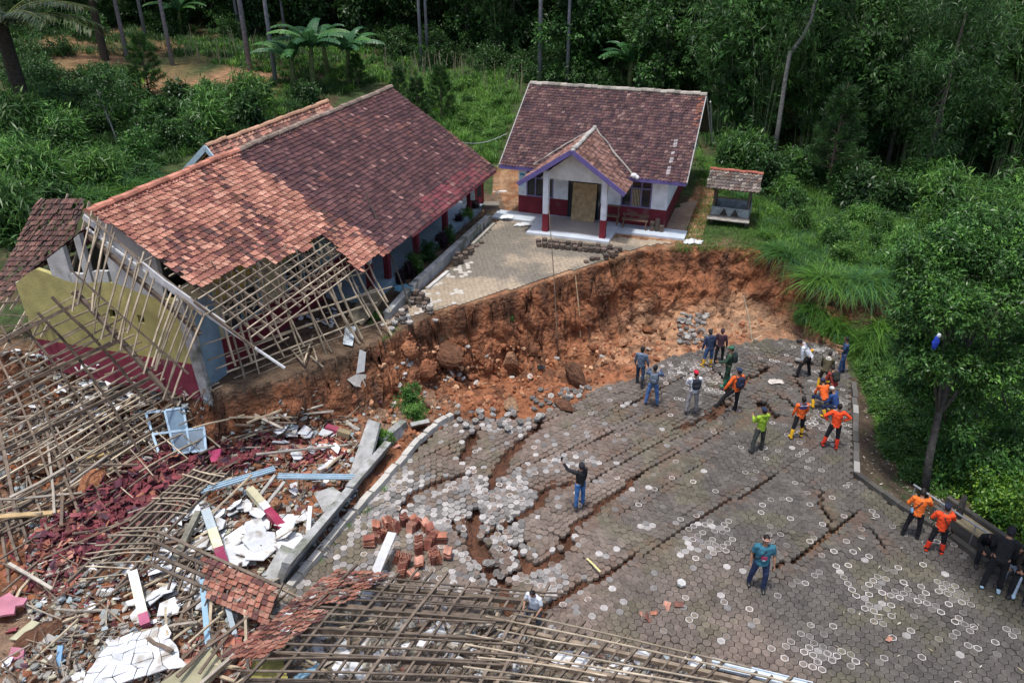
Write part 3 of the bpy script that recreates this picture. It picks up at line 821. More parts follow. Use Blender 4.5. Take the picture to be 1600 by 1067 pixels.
hbox(mb, HLEN - .14, HLEN, .14, DEP, .95, WT, HW); hbox(mb, 0, .14, .14, DEP, .95, WT, HW); hbox(mb, .14, HLEN - .14, DEP - .14, DEP, .95, WT, HW)
mb.build("upper_wall", M["plaster"], house)
RDG = 5.35; RYC = DEP / 2; EY0 = -.85; EZH = 2.58
for gx_ in (0.0, HLEN - .1):
    mb = MB(); mb.prism([Hh(gx_, 0, WT), Hh(gx_, DEP, WT), Hh(gx_, RYC, RDG - .15)], HX * .1, (.55, .57, .52)); mb.build("gable_wall", M["plaster"], house)
PUR = (.13, .105, .27)
for a, b in hw:
    fr = MB(); z0, z1 = .95, 2.25
    nd = 3; parts = [(a, b, z0, z0 + .06), (a, b, z1 - .06, z1), (a, b, z1 - .42, z1 - .36)]
    parts += [(a + (b - a - .06) * k / nd, a + (b - a - .06) * k / nd + .06, z0 + .06, z1 - .06) for k in range(nd + 1)]
    for (xa, xb, za, zb) in parts: hbox(fr, xa, xb, -.03, .06 + (.0 if zb - za < .1 else .003), za, zb, (.20, .17, .30))
    w = fr.build("window", M["paint"], house)
    g = MB(); hbox(g, a + .03, b - .03, .05, .07, z0 + .03, z1 - .03, (.02, .02, .03)); g.build("pane", M["glass"], w)
    if a > 4.5:
        g = MB()
        for k in range(6): hbox(g, a + .52 + k * .07, a + .55 + k * .07, .015, .03, z0 + .06, z1 - .44, (.5, .4, .25))
        g.build("window_bars", M["wood"], w)
# doorway: a dark sheet stands in for the unlit interior behind the board
mb = MB(); hbox(mb, 2.45, 4.0, -.05, -.032, 0.16, 2.3, (.03, .03, .035)); hbox(mb, 2.9, 3.85, -.07, -.052, 1.75, 2.12, (.10, .22, .26)); d = mb.build("dark_doorway", M["glass"], house)
OV = .65
hs = Hh(-OV, EY0, EZH) - Hh(-OV, RYC, RDG)
RL = HLEN + OV + .85
def h_col(a, b, i, j):
    n = float(fbm(a * 1.2, b * 1.2, 140, 3))
    c = random.choice([(.080, .046, .048), (.105, .058, .056), (.060, .036, .042), (.09, .045, .047), (.13, .074, .068)])
    if random.random() < .05 + .15 * (n > .6): c = random.choice([(.20, .13, .115), (.16, .09, .08)])
    if RL - .35 < a and b < 2.2: c = (.20, .085, .06) if random.random() < .6 else c
    if RL - .92 < a < RL - .76 and 2.8 < b < 5.2 and random.random() < .75: c = (.33, .29, .29)
    return jit(c, .16)
# main slope leaves the place of the porch roof
mb = MB(); tiled(mb, Hh(-OV, RYC, RDG), HX, RL, hs, hs.length, .16, .18, h_col)
mb.build("roof_tiles", M["tile"], house)
mb = MB(); hb = Hh(-OV, DEP - EY0, EZH) - Hh(-OV, RYC, RDG); tiled(mb, Hh(-OV, RYC, RDG), HX, RL, hb, hb.length, .3, .4, h_col); mb.build("rear_roof_tiles", M["tile"], house)
mb = MB()
for dd in (hs, hb):
    a = Hh(-OV + .05, RYC, RDG - .09); b = Hh(RL - OV - .05, RYC, RDG - .09); mb.add([a, b, b + dd * .99, a + dd * .99], [(0, 1, 2, 3)], (.1, .07, .05))
mb.build("roof_lining", M["rafter"], house)
mb = MB(); ridge_caps(mb, Hh(-OV, RYC, RDG + .05), Hh(RL - OV, RYC, RDG + .05), .14, .3, lambda t: jit((.30, .27, .23), .35)); mb.build("ridge_caps", M["tile"], house)
MB().bar(Hh(-OV, EY0 - .02, EZH - .06), Hh(RL - OV, EY0 - .02, EZH - .06), .03, .17, PUR).build("fascia", M["paint"], house)
for xx in (-OV - .02, RL - OV + .02):
    for yy, zz in ((EY0, EZH), (DEP - EY0, EZH)):
        MB().bar(Hh(xx, RYC, RDG + .0), Hh(xx, yy, zz - .03), .04, .13, (.34, .34, .32)).build("barge_board", M["paint"], house)
mb = MB(); mb.add([Hh(-OV, EY0, EZH - .15), Hh(RL - OV, EY0, EZH - .15), Hh(RL - OV, 0, EZH - .0), Hh(-OV, 0, EZH)], [(0, 1, 2, 3)], (.5, .5, .5)); mb.build("soffit", M["plaster"], house)
# porch: floor, posts, gable
PC = 3.22; PYF = -2.25
mb = MB(); hbox(mb, -1.0, 1.2, -1.05, 0, -.3, .10, (.52, .57, .62)); hbox(mb, 1.2, 5.0, -2.55, 0, -.3, .14, (.55, .60, .66)); hbox(mb, 5.0, 8.1, -1.05, 0, -.3, .10, (.50, .56, .62)); hbox(mb, 1.7, 4.5, -2.0, -.2, .14, .145, (.40, .36, .33)); mb.build("porch_floor", M["floor"], house)
cols = []
for x in (1.98, 4.62):
    mb = MB(); hbox(mb, x - .13, x + .13, PYF - .0, PYF + .26, .14, .98, (.20, .025, .035)); hbox(mb, x - .12, x + .12, PYF + .01, PYF + .25, .98, 2.95, (.78, .80, .84)); mb.build("porch_post", M["plaster"], house)
PRZ = 4.0; PHW = 2.35; PEZ = 2.38; PY0 = PYF - .45
mb = MB(); mb.prism([Hh(PC - 1.5, PYF + .08, 2.6), Hh(PC + 1.5, PYF + .08, 2.6), Hh(PC + .95, PYF + .08, 3.1), Hh(PC, PYF + .08, PRZ - .18), Hh(PC - .95, PYF + .08, 3.1)], HY * .12, (.62, .60, .55)); mb.build("porch_gable", M["plaster"], house)
def zmain(y): return EZH + (y - EY0) * (RDG - EZH) / (RYC - EY0)
yr = EY0 + (PRZ - EZH) * (RYC - EY0) / (RDG - EZH)        # where the porch ridge meets the main roof
for sg in (-1, 1):
    Bv = Hh(PC + sg * PHW, PY0, PEZ) - Hh(PC, PY0, PRZ)
    def pk(a, b, cen, sg=sg):
        loc = cen - h0; y = loc.dot(HY); return cen.z - TZ > zmain(y) - .02 or y < EY0
    mb = MB(); tiled(mb, Hh(PC, PY0, PRZ), HY, yr - PY0 + .1, Bv, Bv.length, .17, .20, lambda a, b, i, j: jit(random.choice([(.22, .115, .09), (.16, .08, .065), (.29, .165, .13), (.11, .062, .055)]), .15), pk)
    mb.build("porch_roof_tiles", M["tile"], house)
    MB().bar(Hh(PC, PY0 - .03, PRZ + .03), Hh(PC + sg * (PHW + .03), PY0 - .03, PEZ + .01), .04, .20, PUR).build("barge_board", M["paint"], house)
    # lime mortar in the valley
    a = Hh(PC, yr, PRZ + .06); b = Hh(PC + sg * (PHW - .05), EY0 + .1, zmain(EY0 + .1) + .05)
    pts = [a.lerp(b, t) + Vector((random.gauss(0, .03), random.gauss(0, .03), .02)) for t in np.linspace(0, 1, 12)]
    MB().tube(pts, [random.uniform(.015, .05) for _ in pts], (.30, .28, .25), n=6).build("valley_mortar", M["plaster"], house)
mb = MB(); ridge_caps(mb, Hh(PC, PY0, PRZ + .05), Hh(PC, yr, PRZ + .05), .10, .26, lambda t: jit((.42, .40, .36), .25)); mb.build("porch_ridge_caps", M["tile"], house)
mb = MB(); mb.ball(Hh(PC + PHW + .05, EY0 - .05, EZH + .12), (.16, .12, .12), (.6, .6, .6), n=8, m=6); mb.ball(Hh(PC + PHW + .2, EY0 - .05, EZH + .05), (.1, .1, .1), (.6, .6, .6), n=8, m=6); mb.build("mortar_lump", M["plaster"], house)
# right gable lean-to seen past the roof
for k in range(4):
    y0_ = RYC + .1 + k * .55; zt_ = RDG - .35 - (y0_ - RYC) * .62
    MB().add([Hh(HLEN + .5, y0_, zt_ - 1.5), Hh(HLEN + .5, y0_ + .5, zt_ - 1.5 - .2), Hh(HLEN + .5, y0_ + .5, zt_ - .34), Hh(HLEN + .5, y0_, zt_)], [(0, 1, 2, 3), (3, 2, 1, 0)], (.34, .32, .24) if k < 2 else (.40, .48, .54)).build("gable_board", M["paint"], house)
MB().bar(Hh(RL - OV + .15, RYC + .9, 4.9), Hh(RL - OV + .25, 7.6, 2.2), .05, .08, (.42, .40, .36)).build("barge_board", M["paint"], house)
# board at the doorway, poster
mb = MB(); c = Hh(3.72, -1.25, .14)
mb.prism([Hh(2.72, -.42, .15), Hh(3.85, -.42, .15), Hh(3.85, -.14, 1.88), Hh(2.72, -.14, 1.88)], HY * .03, (.40, .28, .15)); o = mb.build("plywood_sheet", M["wood"])
tag(o, "brown plywood sheet leaning across the house doorway", "plywood sheet")
mb = MB(); hbox(mb, .07, .33, -.02, -.0, 1.35, 2.05, (.60, .72, .80)); o = mb.build("poster", M["paint"], house)
mb = MB()
hbox(mb, .075, .325, -.024, -.0215, 1.92, 2.02, (.05, .30, .50))
for k in range(6):
    hbox(mb, .095, .30 - .03 * (k % 3), -.024, -.0215, 1.80 - .07 * k, 1.825 - .07 * k, (.12, .40, .62))
mb.build("poster_print", M["paint"], o)

pth = MB(); n_ = 7
for k in range(n_):
    y0_ = -.9 + k * 1.0
    pth.add([Hh(HLEN + .04, y0_, .03), Hh(HLEN + .95, y0_, .03), Hh(HLEN + .95, y0_ + .98, .03), Hh(HLEN + .04, y0_ + .98, .03), Hh(HLEN + .95, y0_, -.2), Hh(HLEN + .04, y0_, -.2), Hh(HLEN + .95, y0_ + .98, -.2)], [(0, 1, 2, 3), (5, 4, 1, 0), (4, 6, 2, 1)], jit((.30, .22, .16), .1))
tag(pth.build("path", M["plaster"]), kind="structure")
# ------------------------------------------------------------------ fallen roof frames
def RP(px, py, lift=0.0):
    """spot of the photograph on the school's roof slope"""
    n = SU.cross(slope_v).normalized()
    if n.z < 0: n = -n
    o = Vector((0, 0, CAMH)); a = (px - 800) / FPX; b = (533.5 - py) / FPX
    d = Vector((a, CT + b * ST, -ST + b * CT)); p0 = S(0, RW, RZ)
    t = (p0 - o).dot(n) / d.dot(n)
    return o + d * t + n * lift
def SP(px, py, s):
    """spot of the photograph on the upright plane s metres along the school"""
    o = Vector((0, 0, CAMH)); a = (px - 800) / FPX; b = (533.5 - py) / FPX
    dd = Vector((a, CT + b * ST, -ST + b * CT)); p0 = S(s, 0, 0)
    return o + dd * ((p0 - o).dot(SU) / dd.dot(SU))
def lattice(name, label, q, nA, nB, group=None, cA=(.3, .22, .14), cB=None, wA=.055, wB=.035, sag=.25, miss=.06, jig=.02, mA="rafter", mB="bamboo", over=.12, bulge=None, root=None):
    """q = TL, TR, BR, BL; A bars run top to bottom, B bars run left to right on top of them"""
    TL, TR, BR, BL = q
    nrm = (TR - TL).cross(BL - TL).normalized()
    if nrm.z < 0: nrm = -nrm
    cen = (TL + TR + BR + BL) / 4
    ph = random.uniform(0, 6)
    def pt(u, v):
        p = TL.lerp(TR, u).lerp(BL.lerp(BR, u), v)
        s = sag * (math.sin(math.pi * min(max(v, 0), 1)) * .6 + .25 * math.sin(3.1 * u + ph) * math.sin(2.2 * v + ph))
        return p + nrm * s
    r = root or thing(name, label, "roof frame", tuple(cen), 0, group)
    for i in range(nA):
        if random.random() < miss: continue
        u = i / (nA - 1) + random.gauss(0, jig) / 3; v0 = -random.random() * over; v1 = 1 + random.uniform(-over * 2, over)
        du = random.gauss(0, jig)
        if random.random() < .12: v1 *= random.uniform(.4, .85)
        k_ = random.uniform(.75, 1.3); of = nrm * random.gauss(0, .03)
        MB().poly([pt(u + du * t, v0 + (v1 - v0) * t) + of + nrm * random.gauss(0, .012) for t in np.linspace(0, 1, 7)], wA * k_, wA * 1.3 * k_, (1, 1, 1), up=nrm).build("rafter", M[mA], r)
    for j in range(nB):
        if random.random() < miss: continue
        v = j / (nB - 1) + random.gauss(0, jig) / 3; u0 = -random.random() * over; u1 = 1 + random.uniform(-over * 2, over)
        dv = random.gauss(0, jig)
        if random.random() < .22: u1 *= random.uniform(.3, .9)
        if random.random() < .10: u0 = random.uniform(.1, .4)
        k_ = random.uniform(.75, 1.3); bw_ = random.gauss(0, .012)
        MB().poly([pt(u0 + (u1 - u0) * t, v + dv * t + bw_ * math.sin(t * 3.1)) + nrm * (wA * 1.1 + .012 * random.random()) for t in np.linspace(0, 1, 8)], wB * k_, wB * .8 * k_, (1, 1, 1), up=nrm).build("batten", M[mB], r)
    return r, pt, nrm
latA, ptA, nA_ = lattice("fallen_roof_frame", "broken eave frame of battens hanging from the orange roof down to the scarp edge",
    [RP(332, 430, -.1), RP(556, 372, -.1), W(622, 505, 2.35), W(372, 600, 1.9)], 24, 17, sag=.35, jig=.03, wA=.04, wB=.035, mA="bamboo", miss=.1)
latB1, ptB1, nB1 = lattice("fallen_roof_frame", "frame of pale battens fanning down from the torn gable over the yellow wall",
    [SP(142, 340, 18.1), SP(318, 492, 18.0), SP(272, 628, 19.3), SP(112, 474, 19.3)], 25, 4, sag=.15, jig=.025, mA="bamboo", mB="rafter", wA=.036, wB=.05, miss=.05)
latB2, ptB2, nB2 = lattice("fallen_roof_frame", "wide frame of pale battens lying across the rubble left of the yellow wall",
    [SP(112, 462, 18.9), SP(-60, 560, 18.6), W(-20, 860, .1), W(290, 655, .7)], 8, 24, sag=.3, mA="rafter", mB="bamboo", wA=.055, wB=.04, jig=.03, miss=.05)
latB3, ptB3, nB3 = lattice("fallen_roof_frame", "steep frame of battens with dark tiles still on it at the left edge",
    [W(60, 318, 6.1), W(140, 322, 6.7), W(62, 520, 3.2), W(-60, 530, 2.6)], 9, 12, sag=-.35, mA="bamboo", mB="rafter", wA=.05, wB=.04)
latB4, ptB4, nB4 = lattice("fallen_roof_frame", "dark frame buried low in the rubble at the left edge",
    [W(-40, 640, .8), W(150, 600, 1.4), W(250, 745, .15), W(20, 905, .1)], 9, 11, sag=.2, mA="rafter", mB="rafter", wA=.06, wB=.045, jig=.05, miss=.12)
latD, ptD, nD = lattice("fallen_roof_frame", "narrow frame of yellow battens between the maroon tile heap and the white boards",
    [W(352, 742, .6), W(300, 735, .55), W(95, 905, .45), W(200, 900, .35)], 7, 20, sag=.15, mA="rafter", mB="bamboo", wA=.06, wB=.03, jig=.04)
latE, ptE, nE = lattice("fallen_roof_frame", "small frame of battens slumped over the blue window frame",
    [W(262, 632, .9), W(330, 700, .5), W(200, 772, .35), W(130, 700, .4)], 6, 7, sag=.15, mA="bamboo", mB="bamboo", wA=.045, wB=.035, jig=.03)
latC1, ptC1, nC1 = lattice("fallen_roof_frame", "large fallen roof frame at the bottom with orange tiles along its left side",
    [W(545, 902, .85), W(850, 925, .55), W(745, 1125, .75), W(345, 1125, .9)], 14, 19, sag=.18, mA="rafter", mB="rafter", wA=.055, wB=.036, jig=.012, miss=.03)
latC2, ptC2, nC2 = lattice("fallen_roof_frame", "large fallen roof frame at the bottom lying beside the white shirted person",
    [W(805, 962, .6), W(1290, 1075, .35), W(1190, 1160, .4), W(650, 1150, .8)], 20, 13, sag=.12, mA="rafter", mB="bamboo", wA=.05, wB=.034, jig=.012, miss=.03)
latF, ptF, nF = lattice("fallen_roof_frame", "twisted dark roof frame between the white boards and the bottom tiles",
    [W(262, 838, .8), W(440, 915, .7), W(420, 985, .5), W(240, 905, .5)], 12, 5, sag=.12, mA="rafter", mB="rafter", wA=.04, wB=.07, jig=.04)
# heavier beams under the big frames
for k in range(6):
    MB().bar(ptC1(-.05, k / 5 * .9 + .05) - nC1 * .10, ptC1(1.03, k / 5 * .9 + .07) - nC1 * .10, .09, .14, (1, 1, 1)).build("purlin", M["rafter"], latC1)
for k in range(4):
    MB().bar(ptC2(-.03, k / 4 + .1) - nC2 * .10, ptC2(1.0, k / 4 + .12) - nC2 * .10, .09, .12, (.24, .19, .14)).build("purlin", M["wood"], latC2)
for k in range(0, 3, 2):
    MB().bar(ptB1(.0, k * .33 + .2) - nB1 * .08, ptB1(1.02, k * .4 + .2) - nB1 * .1, .10, .12, (1, 1, 1)).build("purlin", M["rafter"], latB1)
for k in range(4):
    MB().bar(ptB2(1.0 - k * .0, k * .3) - nB2 * .12, ptB2(-.02, k * .3 + .05) - nB2 * .12, .08, .10, (1, 1, 1)).build("purlin", M["rafter"], latB2)
# tiles still lying on frames
def tile_patch(label, pt, nrm, u0, u1, v0, v1, nu, nv, colf, parent, keep=None, lift=.07, name="roof_tiles"):
    mb = MB(); prof = [(0, .010), (.18, -.006), (.45, -.010), (.66, .016), (.84, .032), (1.0, .018)]
    for j in range(nv):
        for i in range(nu):
            if keep and not keep((i + .5) / nu, (j + .5) / nv): continue
            if random.random() < .04: continue
            c = colf(i, j); vs = []; lf = random.gauss(0, .018); tw = random.gauss(0, .035)
            for (vv, rz_) in ((j - .1, 0), (j + 1.05, .05), (j + 1.04, .025)):
                for (u, w) in prof:
                    uu = u0 + (u1 - u0) * (i + u + tw * u * 3) / nu; v_ = v0 + (v1 - v0) * vv / nv
                    vs.append(pt(uu, v_) + nrm * (lift + w + rz_ + lf))
            fs = []
            for k in range(5): fs += [(k, k + 1, 7 + k, 6 + k), (6 + k, 7 + k, 13 + k, 12 + k)]
            mb.add(vs, fs, c)
    return mb.build(name, M["tile"], parent)
dk = lambda i, j: jit(random.choice([(.10, .045, .042), (.12, .062, .052), (.065, .042, .038), (.16, .085, .068), (.09, .052, .046)]), .25)
orr = lambda i, j: jit(random.choice([(.29, .125, .085), (.22, .085, .062), (.36, .18, .13), (.12, .055, .05), (.31, .15, .11)]), .15)
tile_patch("", ptB3, nB3, -.05, .98, -.03, .80, 17, 22, dk, latB3, keep=lambda u, v: u < 1.0 - 1.05 * max(0, v - .22) and v < .97)
tile_patch("", ptC1, nC1, -.20, .20, -.03, .66, 13, 22, orr, latC1, keep=lambda u, v: (.30 * (1 - v) < u < 1.0 - .55 * v - (.25 if .42 < v < .5 else 0)))
tile_patch("", ptF, nF, .35, 1.0, .12, .95, 15, 7, orr, latF, keep=lambda u, v: u > .25 * v)
tile_patch("", ptC1, nC1, .02, .16, .86, 1.0, 8, 6, orr, latC1)

# ------------------------------------------------------------------ rubble pieces, one object each
TILE_C = dict(maroon=[(.15, .038, .045), (.115, .03, .042), (.21, .05, .06), (.09, .028, .042), (.14, .048, .05), (.25, .075, .085), (.09, .045, .062), (.17, .07, .06)],
              orange=[(.34, .14, .09), (.25, .09, .065), (.40, .2, .145)], brown=[(.16, .07, .055), (.10, .05, .045)])
def proto_tile(c, broken=False):
    mb = MB(); W_, L_ = .22, (.30 if not broken else random.uniform(.12, .2)); n = 5
    vs = []
    for z in (0, -.016):
        for t in (0, 1):
            for k in range(n + 1):
                u = k / n; e = random.uniform(-.02, .02) if broken else 0
                vs.append((-W_ / 2 + W_ * u, -L_ / 2 + L_ * t + e, z + .03 * math.sin(u * 6.0 + .5)))
    m = n + 1; fs = []
    for k in range(n):
        fs += [(k, k + 1, m + k + 1, m + k), (2 * m + k, 3 * m + k, 3 * m + k + 1, 2 * m + k + 1), (k, 2 * m + k, 2 * m + k + 1, k + 1), (m + k, m + k + 1, 3 * m + k + 1, 3 * m + k)]
    fs += [(0, m, 3 * m, 2 * m), (n, 2 * m + n, 3 * m + n, m + n)]
    mb.add(vs, fs, c); return mb.mesh("roof_tile")
def proto_chunk(c, sx, sy, sz, n=6):
    """a broken slab with a ragged outline"""
    a0 = random.random() * 6; ring = []
    for k in range(n):
        a = a0 + 2 * math.pi * (k + random.uniform(-.25, .25)) / n; r = random.uniform(.7, 1.1)
        ring.append(Vector((math.cos(a) * r * sx / 2, math.sin(a) * r * sy / 2, random.uniform(-.1, .1) * sz)))
    return MB().prism(ring, (random.uniform(-.02, .02), random.uniform(-.02, .02), sz), c).mesh("chunk")
def proto_clod(c, r, seed):
    g = random.Random(seed)
    mb = MB(); o = [Vector((g.uniform(-1, 1), g.uniform(-1, 1), g.uniform(-1, 1))).normalized() for _ in range(7)]; d = [g.uniform(.5, .9) for _ in o]
    def fn(p):
        k = 1.0
        for n_, dd in zip(o, d):
            q = p.dot(n_)
            if q > 1e-4: k = min(k, dd / q)
        return p * k
    mb.ball((0, 0, 0), (r, r * .9, r * .75), c, n=14, m=9, fn=fn); return mb.mesh("clod")
def place(me, name, m, loc, rot, scale, label, cat, group):
    o = bpy.data.objects.new(name, me); COL.objects.link(o)
    if not me.materials: me.materials.append(m)
    o.location = loc; o.rotation_euler = rot; o.scale = scale if hasattr(scale, '__len__') else (scale,) * 3
    return tag(o, label, cat, group)
def rrot(f=.5): return (random.gauss(0, f), random.gauss(0, f), random.uniform(0, 6.28))
def merge(name, items, m):
    """one mesh out of (mesh, matrix) pairs, for rubble nobody could count"""
    V = []; Fq = []; T = []; n = 0
    out = MB()
    for me, mx in items:
        col = me.attributes["tint"].data
        vs = [mx @ v.co for v in me.vertices]
        base = len(out.v); out.v.extend(tuple(v) for v in vs)
        for i, p in enumerate(me.polygons):
            out.f.append(tuple(base + k for k in p.vertices)); out.c.append(tuple(col[i].color)[:3])
    return out.build(name, m)
def TRS(loc, rot, sc=1.0):
    from mathutils import Euler
    return Matrix.Translation(loc) @ Euler(rot).to_matrix().to_4x4() @ Matrix.Scale(sc, 4)
def scatter(poly, n, protos, name, m, lift, tiltf, label, cat, group, sc=(.85, 1.15), stuff=False, items=None):
    for p in Gmany(n, poly):
        me = random.choice(protos); z = p.z + random.uniform(lift[0], lift[1]); s = random.uniform(*sc)
        rot = rrot(tiltf)
        if stuff: items.append((me, TRS(Vector((p.x, p.y, z)), rot, s)))
        else: place(me, name, m, (p.x, p.y, z), rot, s, label, cat, group)
PM = [proto_tile(c) for c in TILE_C['maroon']] + [proto_tile(c, True) for c in TILE_C['maroon'][:4]]
PO = [proto_tile(c) for c in TILE_C['orange']] + [proto_tile(c, True) for c in TILE_C['orange']] + [proto_tile(TILE_C['brown'][0])]
HEAP = [(205, 712), (270, 700), (330, 706), (420, 690), (430, 715), (350, 752), (300, 790), (200, 850), (150, 880), (70, 880), (55, 850), (110, 800), (150, 770), (190, 735)]
HEAP2 = [(430, 690), (545, 685), (548, 722), (440, 735), (420, 715)]
HEAP3 = [(60, 840), (160, 800), (180, 830), (110, 935), (70, 940), (40, 900)]
items = []
scatter(HEAP, 900, PM + PM + [PO[0], PO[1]], "", None, (.02, .22), .45, "", "", "", stuff=True, items=items)
scatter(HEAP2, 160, PO + PM[:3], "", None, (.02, .12), .45, "", "", "", stuff=True, items=items)
scatter(HEAP3, 200, PO + PM, "", None, (.02, .15), .5, "", "", "", stuff=True, items=items)
scatter([(0, 620), (260, 690), (545, 690), (560, 760), (430, 900), (0, 1067)], 260, PM + PO, "", None, (.0, .06), .4, "", "", "", stuff=True, items=items)
scatter([(300, 985), (420, 1000), (440, 1067), (270, 1067)], 90, PO, "", None, (.05, .25), .4, "", "", "", stuff=True, items=items)
o = merge("roof_tile_rubble", items, M["tile"]); tag(o, "heap of broken maroon and orange roof tiles", None, None, "stuff")
scatter(HEAP, 150, PM, "roof_tile", M["tile"], (.18, .38), .5, "loose maroon roof tile on top of the long tile heap", "roof tile", "loose tiles on the maroon tile heap")
scatter(HEAP3, 40, PO, "roof_tile", M["tile"], (.15, .25), .5, "loose orange roof tile at the lower end of the tile heap", "roof tile", "loose tiles at the lower end of the heap")
scatter([(870, 940), (935, 930), (960, 975), (890, 985)], 26, PO, "roof_tile", M["tile"], (.0, .06), .25, "orange roof tile scattered on the road beside the fallen frame", "roof tile", "tiles scattered on the road")
for a, b in [(1003, 970), (1020, 968), (1012, 975), (1040, 958), (1060, 955), (620, 700), (640, 705), (598, 745), (585, 760), (1385, 1010)]:
    p = G(a, b); place(random.choice(PO), "roof_tile", M["tile"], (p.x, p.y, max(p.z, 0) + .04), rrot(.2), .8, "stray orange roof tile lying alone on the hexagonal paving", "roof tile", "stray tiles on the road")
# the ring of stacked tiles on the road
def tile_stack(px, py, n, ang, tilt, label):
    base = W(px, py, .03)
    r = thing("roof_tile_stack", label, "tile stack", tuple(base), ang, "stacked salvaged tiles on the road")
    for k in range(n):
        me = random.choice(PO[:3]); t = bpy.data.objects.new("roof_tile", me); COL.objects.link(t); t.parent = r
        if not me.materials: me.materials.append(M["tile"])
        if tilt: t.location = (0, k * .045, .14); t.rotation_euler = (R(90 - 12) + random.gauss(0, .06), random.gauss(0, .05), random.gauss(0, .08))
        else: t.location = (random.gauss(0, .01), random.gauss(0, .01), .03 + k * .045); t.rotation_euler = (0, 0, random.gauss(0, .06))
    return r
ring = [(578, 852, 7, 0), (590, 832, 8, 0), (605, 838, 9, 1), (622, 830, 10, 1), (640, 832, 9, 1), (655, 846, 12, 1), (668, 858, 11, 1), (672, 835, 7, 0), (690, 845, 5, 0), (700, 868, 5, 0), (688, 876, 7, 1), (655, 882, 4, 0), (632, 884, 13, 1), (618, 876, 10, 1), (645, 900, 3, 0), (606, 822, 6, 0), (630, 812, 7, 1), (648, 820, 6, 0), (676, 866, 8, 1), (665, 826, 6, 0)]
for k, (a, b, n, t) in enumerate(ring):
    tile_stack(a, b, n, random.uniform(0, 6.28), t, "row of orange tiles stood on edge in the ring of salvaged tiles" if t else "flat pile of orange tiles in the ring of salvaged tiles")

# whites, boards, bricks
PWH = [proto_chunk((.72, .74, .76), random.uniform(.35, .9), random.uniform(.25, .6), .025, random.choice([4, 5, 6])) for _ in range(10)]
PWL = [proto_chunk((.72, .74, .76), random.uniform(.8, 1.2), random.uniform(.6, .9), .03, random.choice([4, 5, 6])) for _ in range(5)]
PGY = [proto_chunk(c, random.uniform(.25, .6), random.uniform(.2, .45), .08, random.choice([5, 6, 7])) for c in [(.30, .28, .25), (.38, .36, .33), (.24, .24, .22), (.42, .40, .30), (.30, .36, .38)] * 2]
DEB = [(0, 720), (60, 930), (0, 1067), (430, 1067), (480, 900), (560, 770), (560, 650), (430, 650), (330, 700), (200, 870)]
for poly, n, pr, lab, grp in (
    ([(350, 840), (400, 812), (460, 820), (460, 870), (400, 900), (360, 890)], 16, PWL, "large clean white ceiling board beside the maroon footed column", "white boards beside the fallen column"),
    ([(240, 840), (330, 790), (350, 860), (300, 900), (240, 900)], 26, PWH, "white ceiling board piece right of the narrow batten frame", "white boards right of the narrow frame"),
    ([(340, 800), (400, 790), (420, 830), (350, 830)], 8, PWH, "white board piece behind the fallen columns", "white boards behind the columns"),
    ([(420, 640), (470, 650), (540, 690), (500, 760), (430, 700)], 18, PWH[:6], "small white board lying on the brown rubble below the scarp", "white boards below the scarp"),
    ([(150, 560), (260, 560), (250, 640), (120, 680), (60, 640)], 34, PWH, "pale board under the fallen battens at the foot of the yellow wall", "boards under the fallen battens"),
    ([(200, 890), (300, 880), (330, 960), (220, 980)], 22, PWH[:6], "small white board between the fallen column and the cracked slab", "boards round the cracked slab"),
    ([(440, 960), (560, 1000), (640, 1060), (470, 1067)], 24, PWH, "pale board seen through the big fallen frame", "boards under the big frame"),
    ([(640, 980), (800, 1000), (840, 1060), (640, 1067)], 15, PWH[:6], "white board seen through the middle of the fallen frame", "boards under the middle of the frame"),
    ([(840, 1000), (1100, 1045), (1100, 1067), (850, 1067)], 10, PWH[:5], "small white board under the right part of the fallen frame", "boards under the right of the frame")):
    scatter(poly, n, pr, "ceiling_board", M["white"], (.06, .30), .22, lab, "ceiling board", grp)
items = []
PBR = [proto_chunk(c, .2, .1, .06, 4) for c in [(.28, .09, .06), (.34, .13, .08), (.22, .10, .07)]]
scatter(DEB, 2600, PGY + PGY + PBR + PWH[:2], "", None, (-.02, .12), .4, "", "", "", sc=(.12, .6), stuff=True, items=items)
scatter([(0, 560), (200, 560), (330, 640), (260, 720), (0, 760)], 600, PGY + PBR + PWH[:3], "", None, (.0, .2), .4, "", "", "", sc=(.2, .8), stuff=True, items=items)
scatter([(440, 940), (800, 985), (1110, 1050), (1110, 1067), (430, 1067)], 900, PGY + PGY + PBR + PWH[:2] + PO[:2], "", None, (.0, .15), .35, "", "", "", sc=(.2, .8), stuff=True, items=items)
scatter([(400, 640), (700, 560), (720, 640), (560, 690)], 90, PGY, "", None, (-.02, .04), .4, "", "", "", sc=(.2, .5), stuff=True, items=items)
o = merge("masonry_rubble", items, M["plaster"]); tag(o, "small broken plaster, brick and concrete covering the slope", None, None, "stuff")
# soil clods in the trench
PCL = [proto_clod(c, 1.0, i) for i, c in enumerate([(.25, .10, .05), (.20, .08, .042), (.33, .175, .10), (.28, .12, .06), (.13, .062, .035), (.38, .23, .135)])]
TRENCH = [(390, 655), (560, 610), (640, 520), (700, 545), (870, 545), (1000, 510), (1160, 500), (1230, 500), (1150, 535), (1000, 575), (930, 610), (830, 640), (700, 650), (640, 690), (520, 690)]
items = []
scatter(TRENCH, 26, [PCL[0], PCL[1], PCL[3], PCL[2]], "", None, (-.08, .02), 1.0, "", "", "", sc=(.10, .26), stuff=True, items=items)
scatter(TRENCH, 900, PCL, "", None, (-.02, .03), 1.0, "", "", "", sc=(.03, .13), stuff=True, items=items)
scatter(DEB, 300, [PCL[4], PCL[1], PCL[4]], "", None, (-.03, .03), 1.0, "", "", "", sc=(.05, .2), stuff=True, items=items)
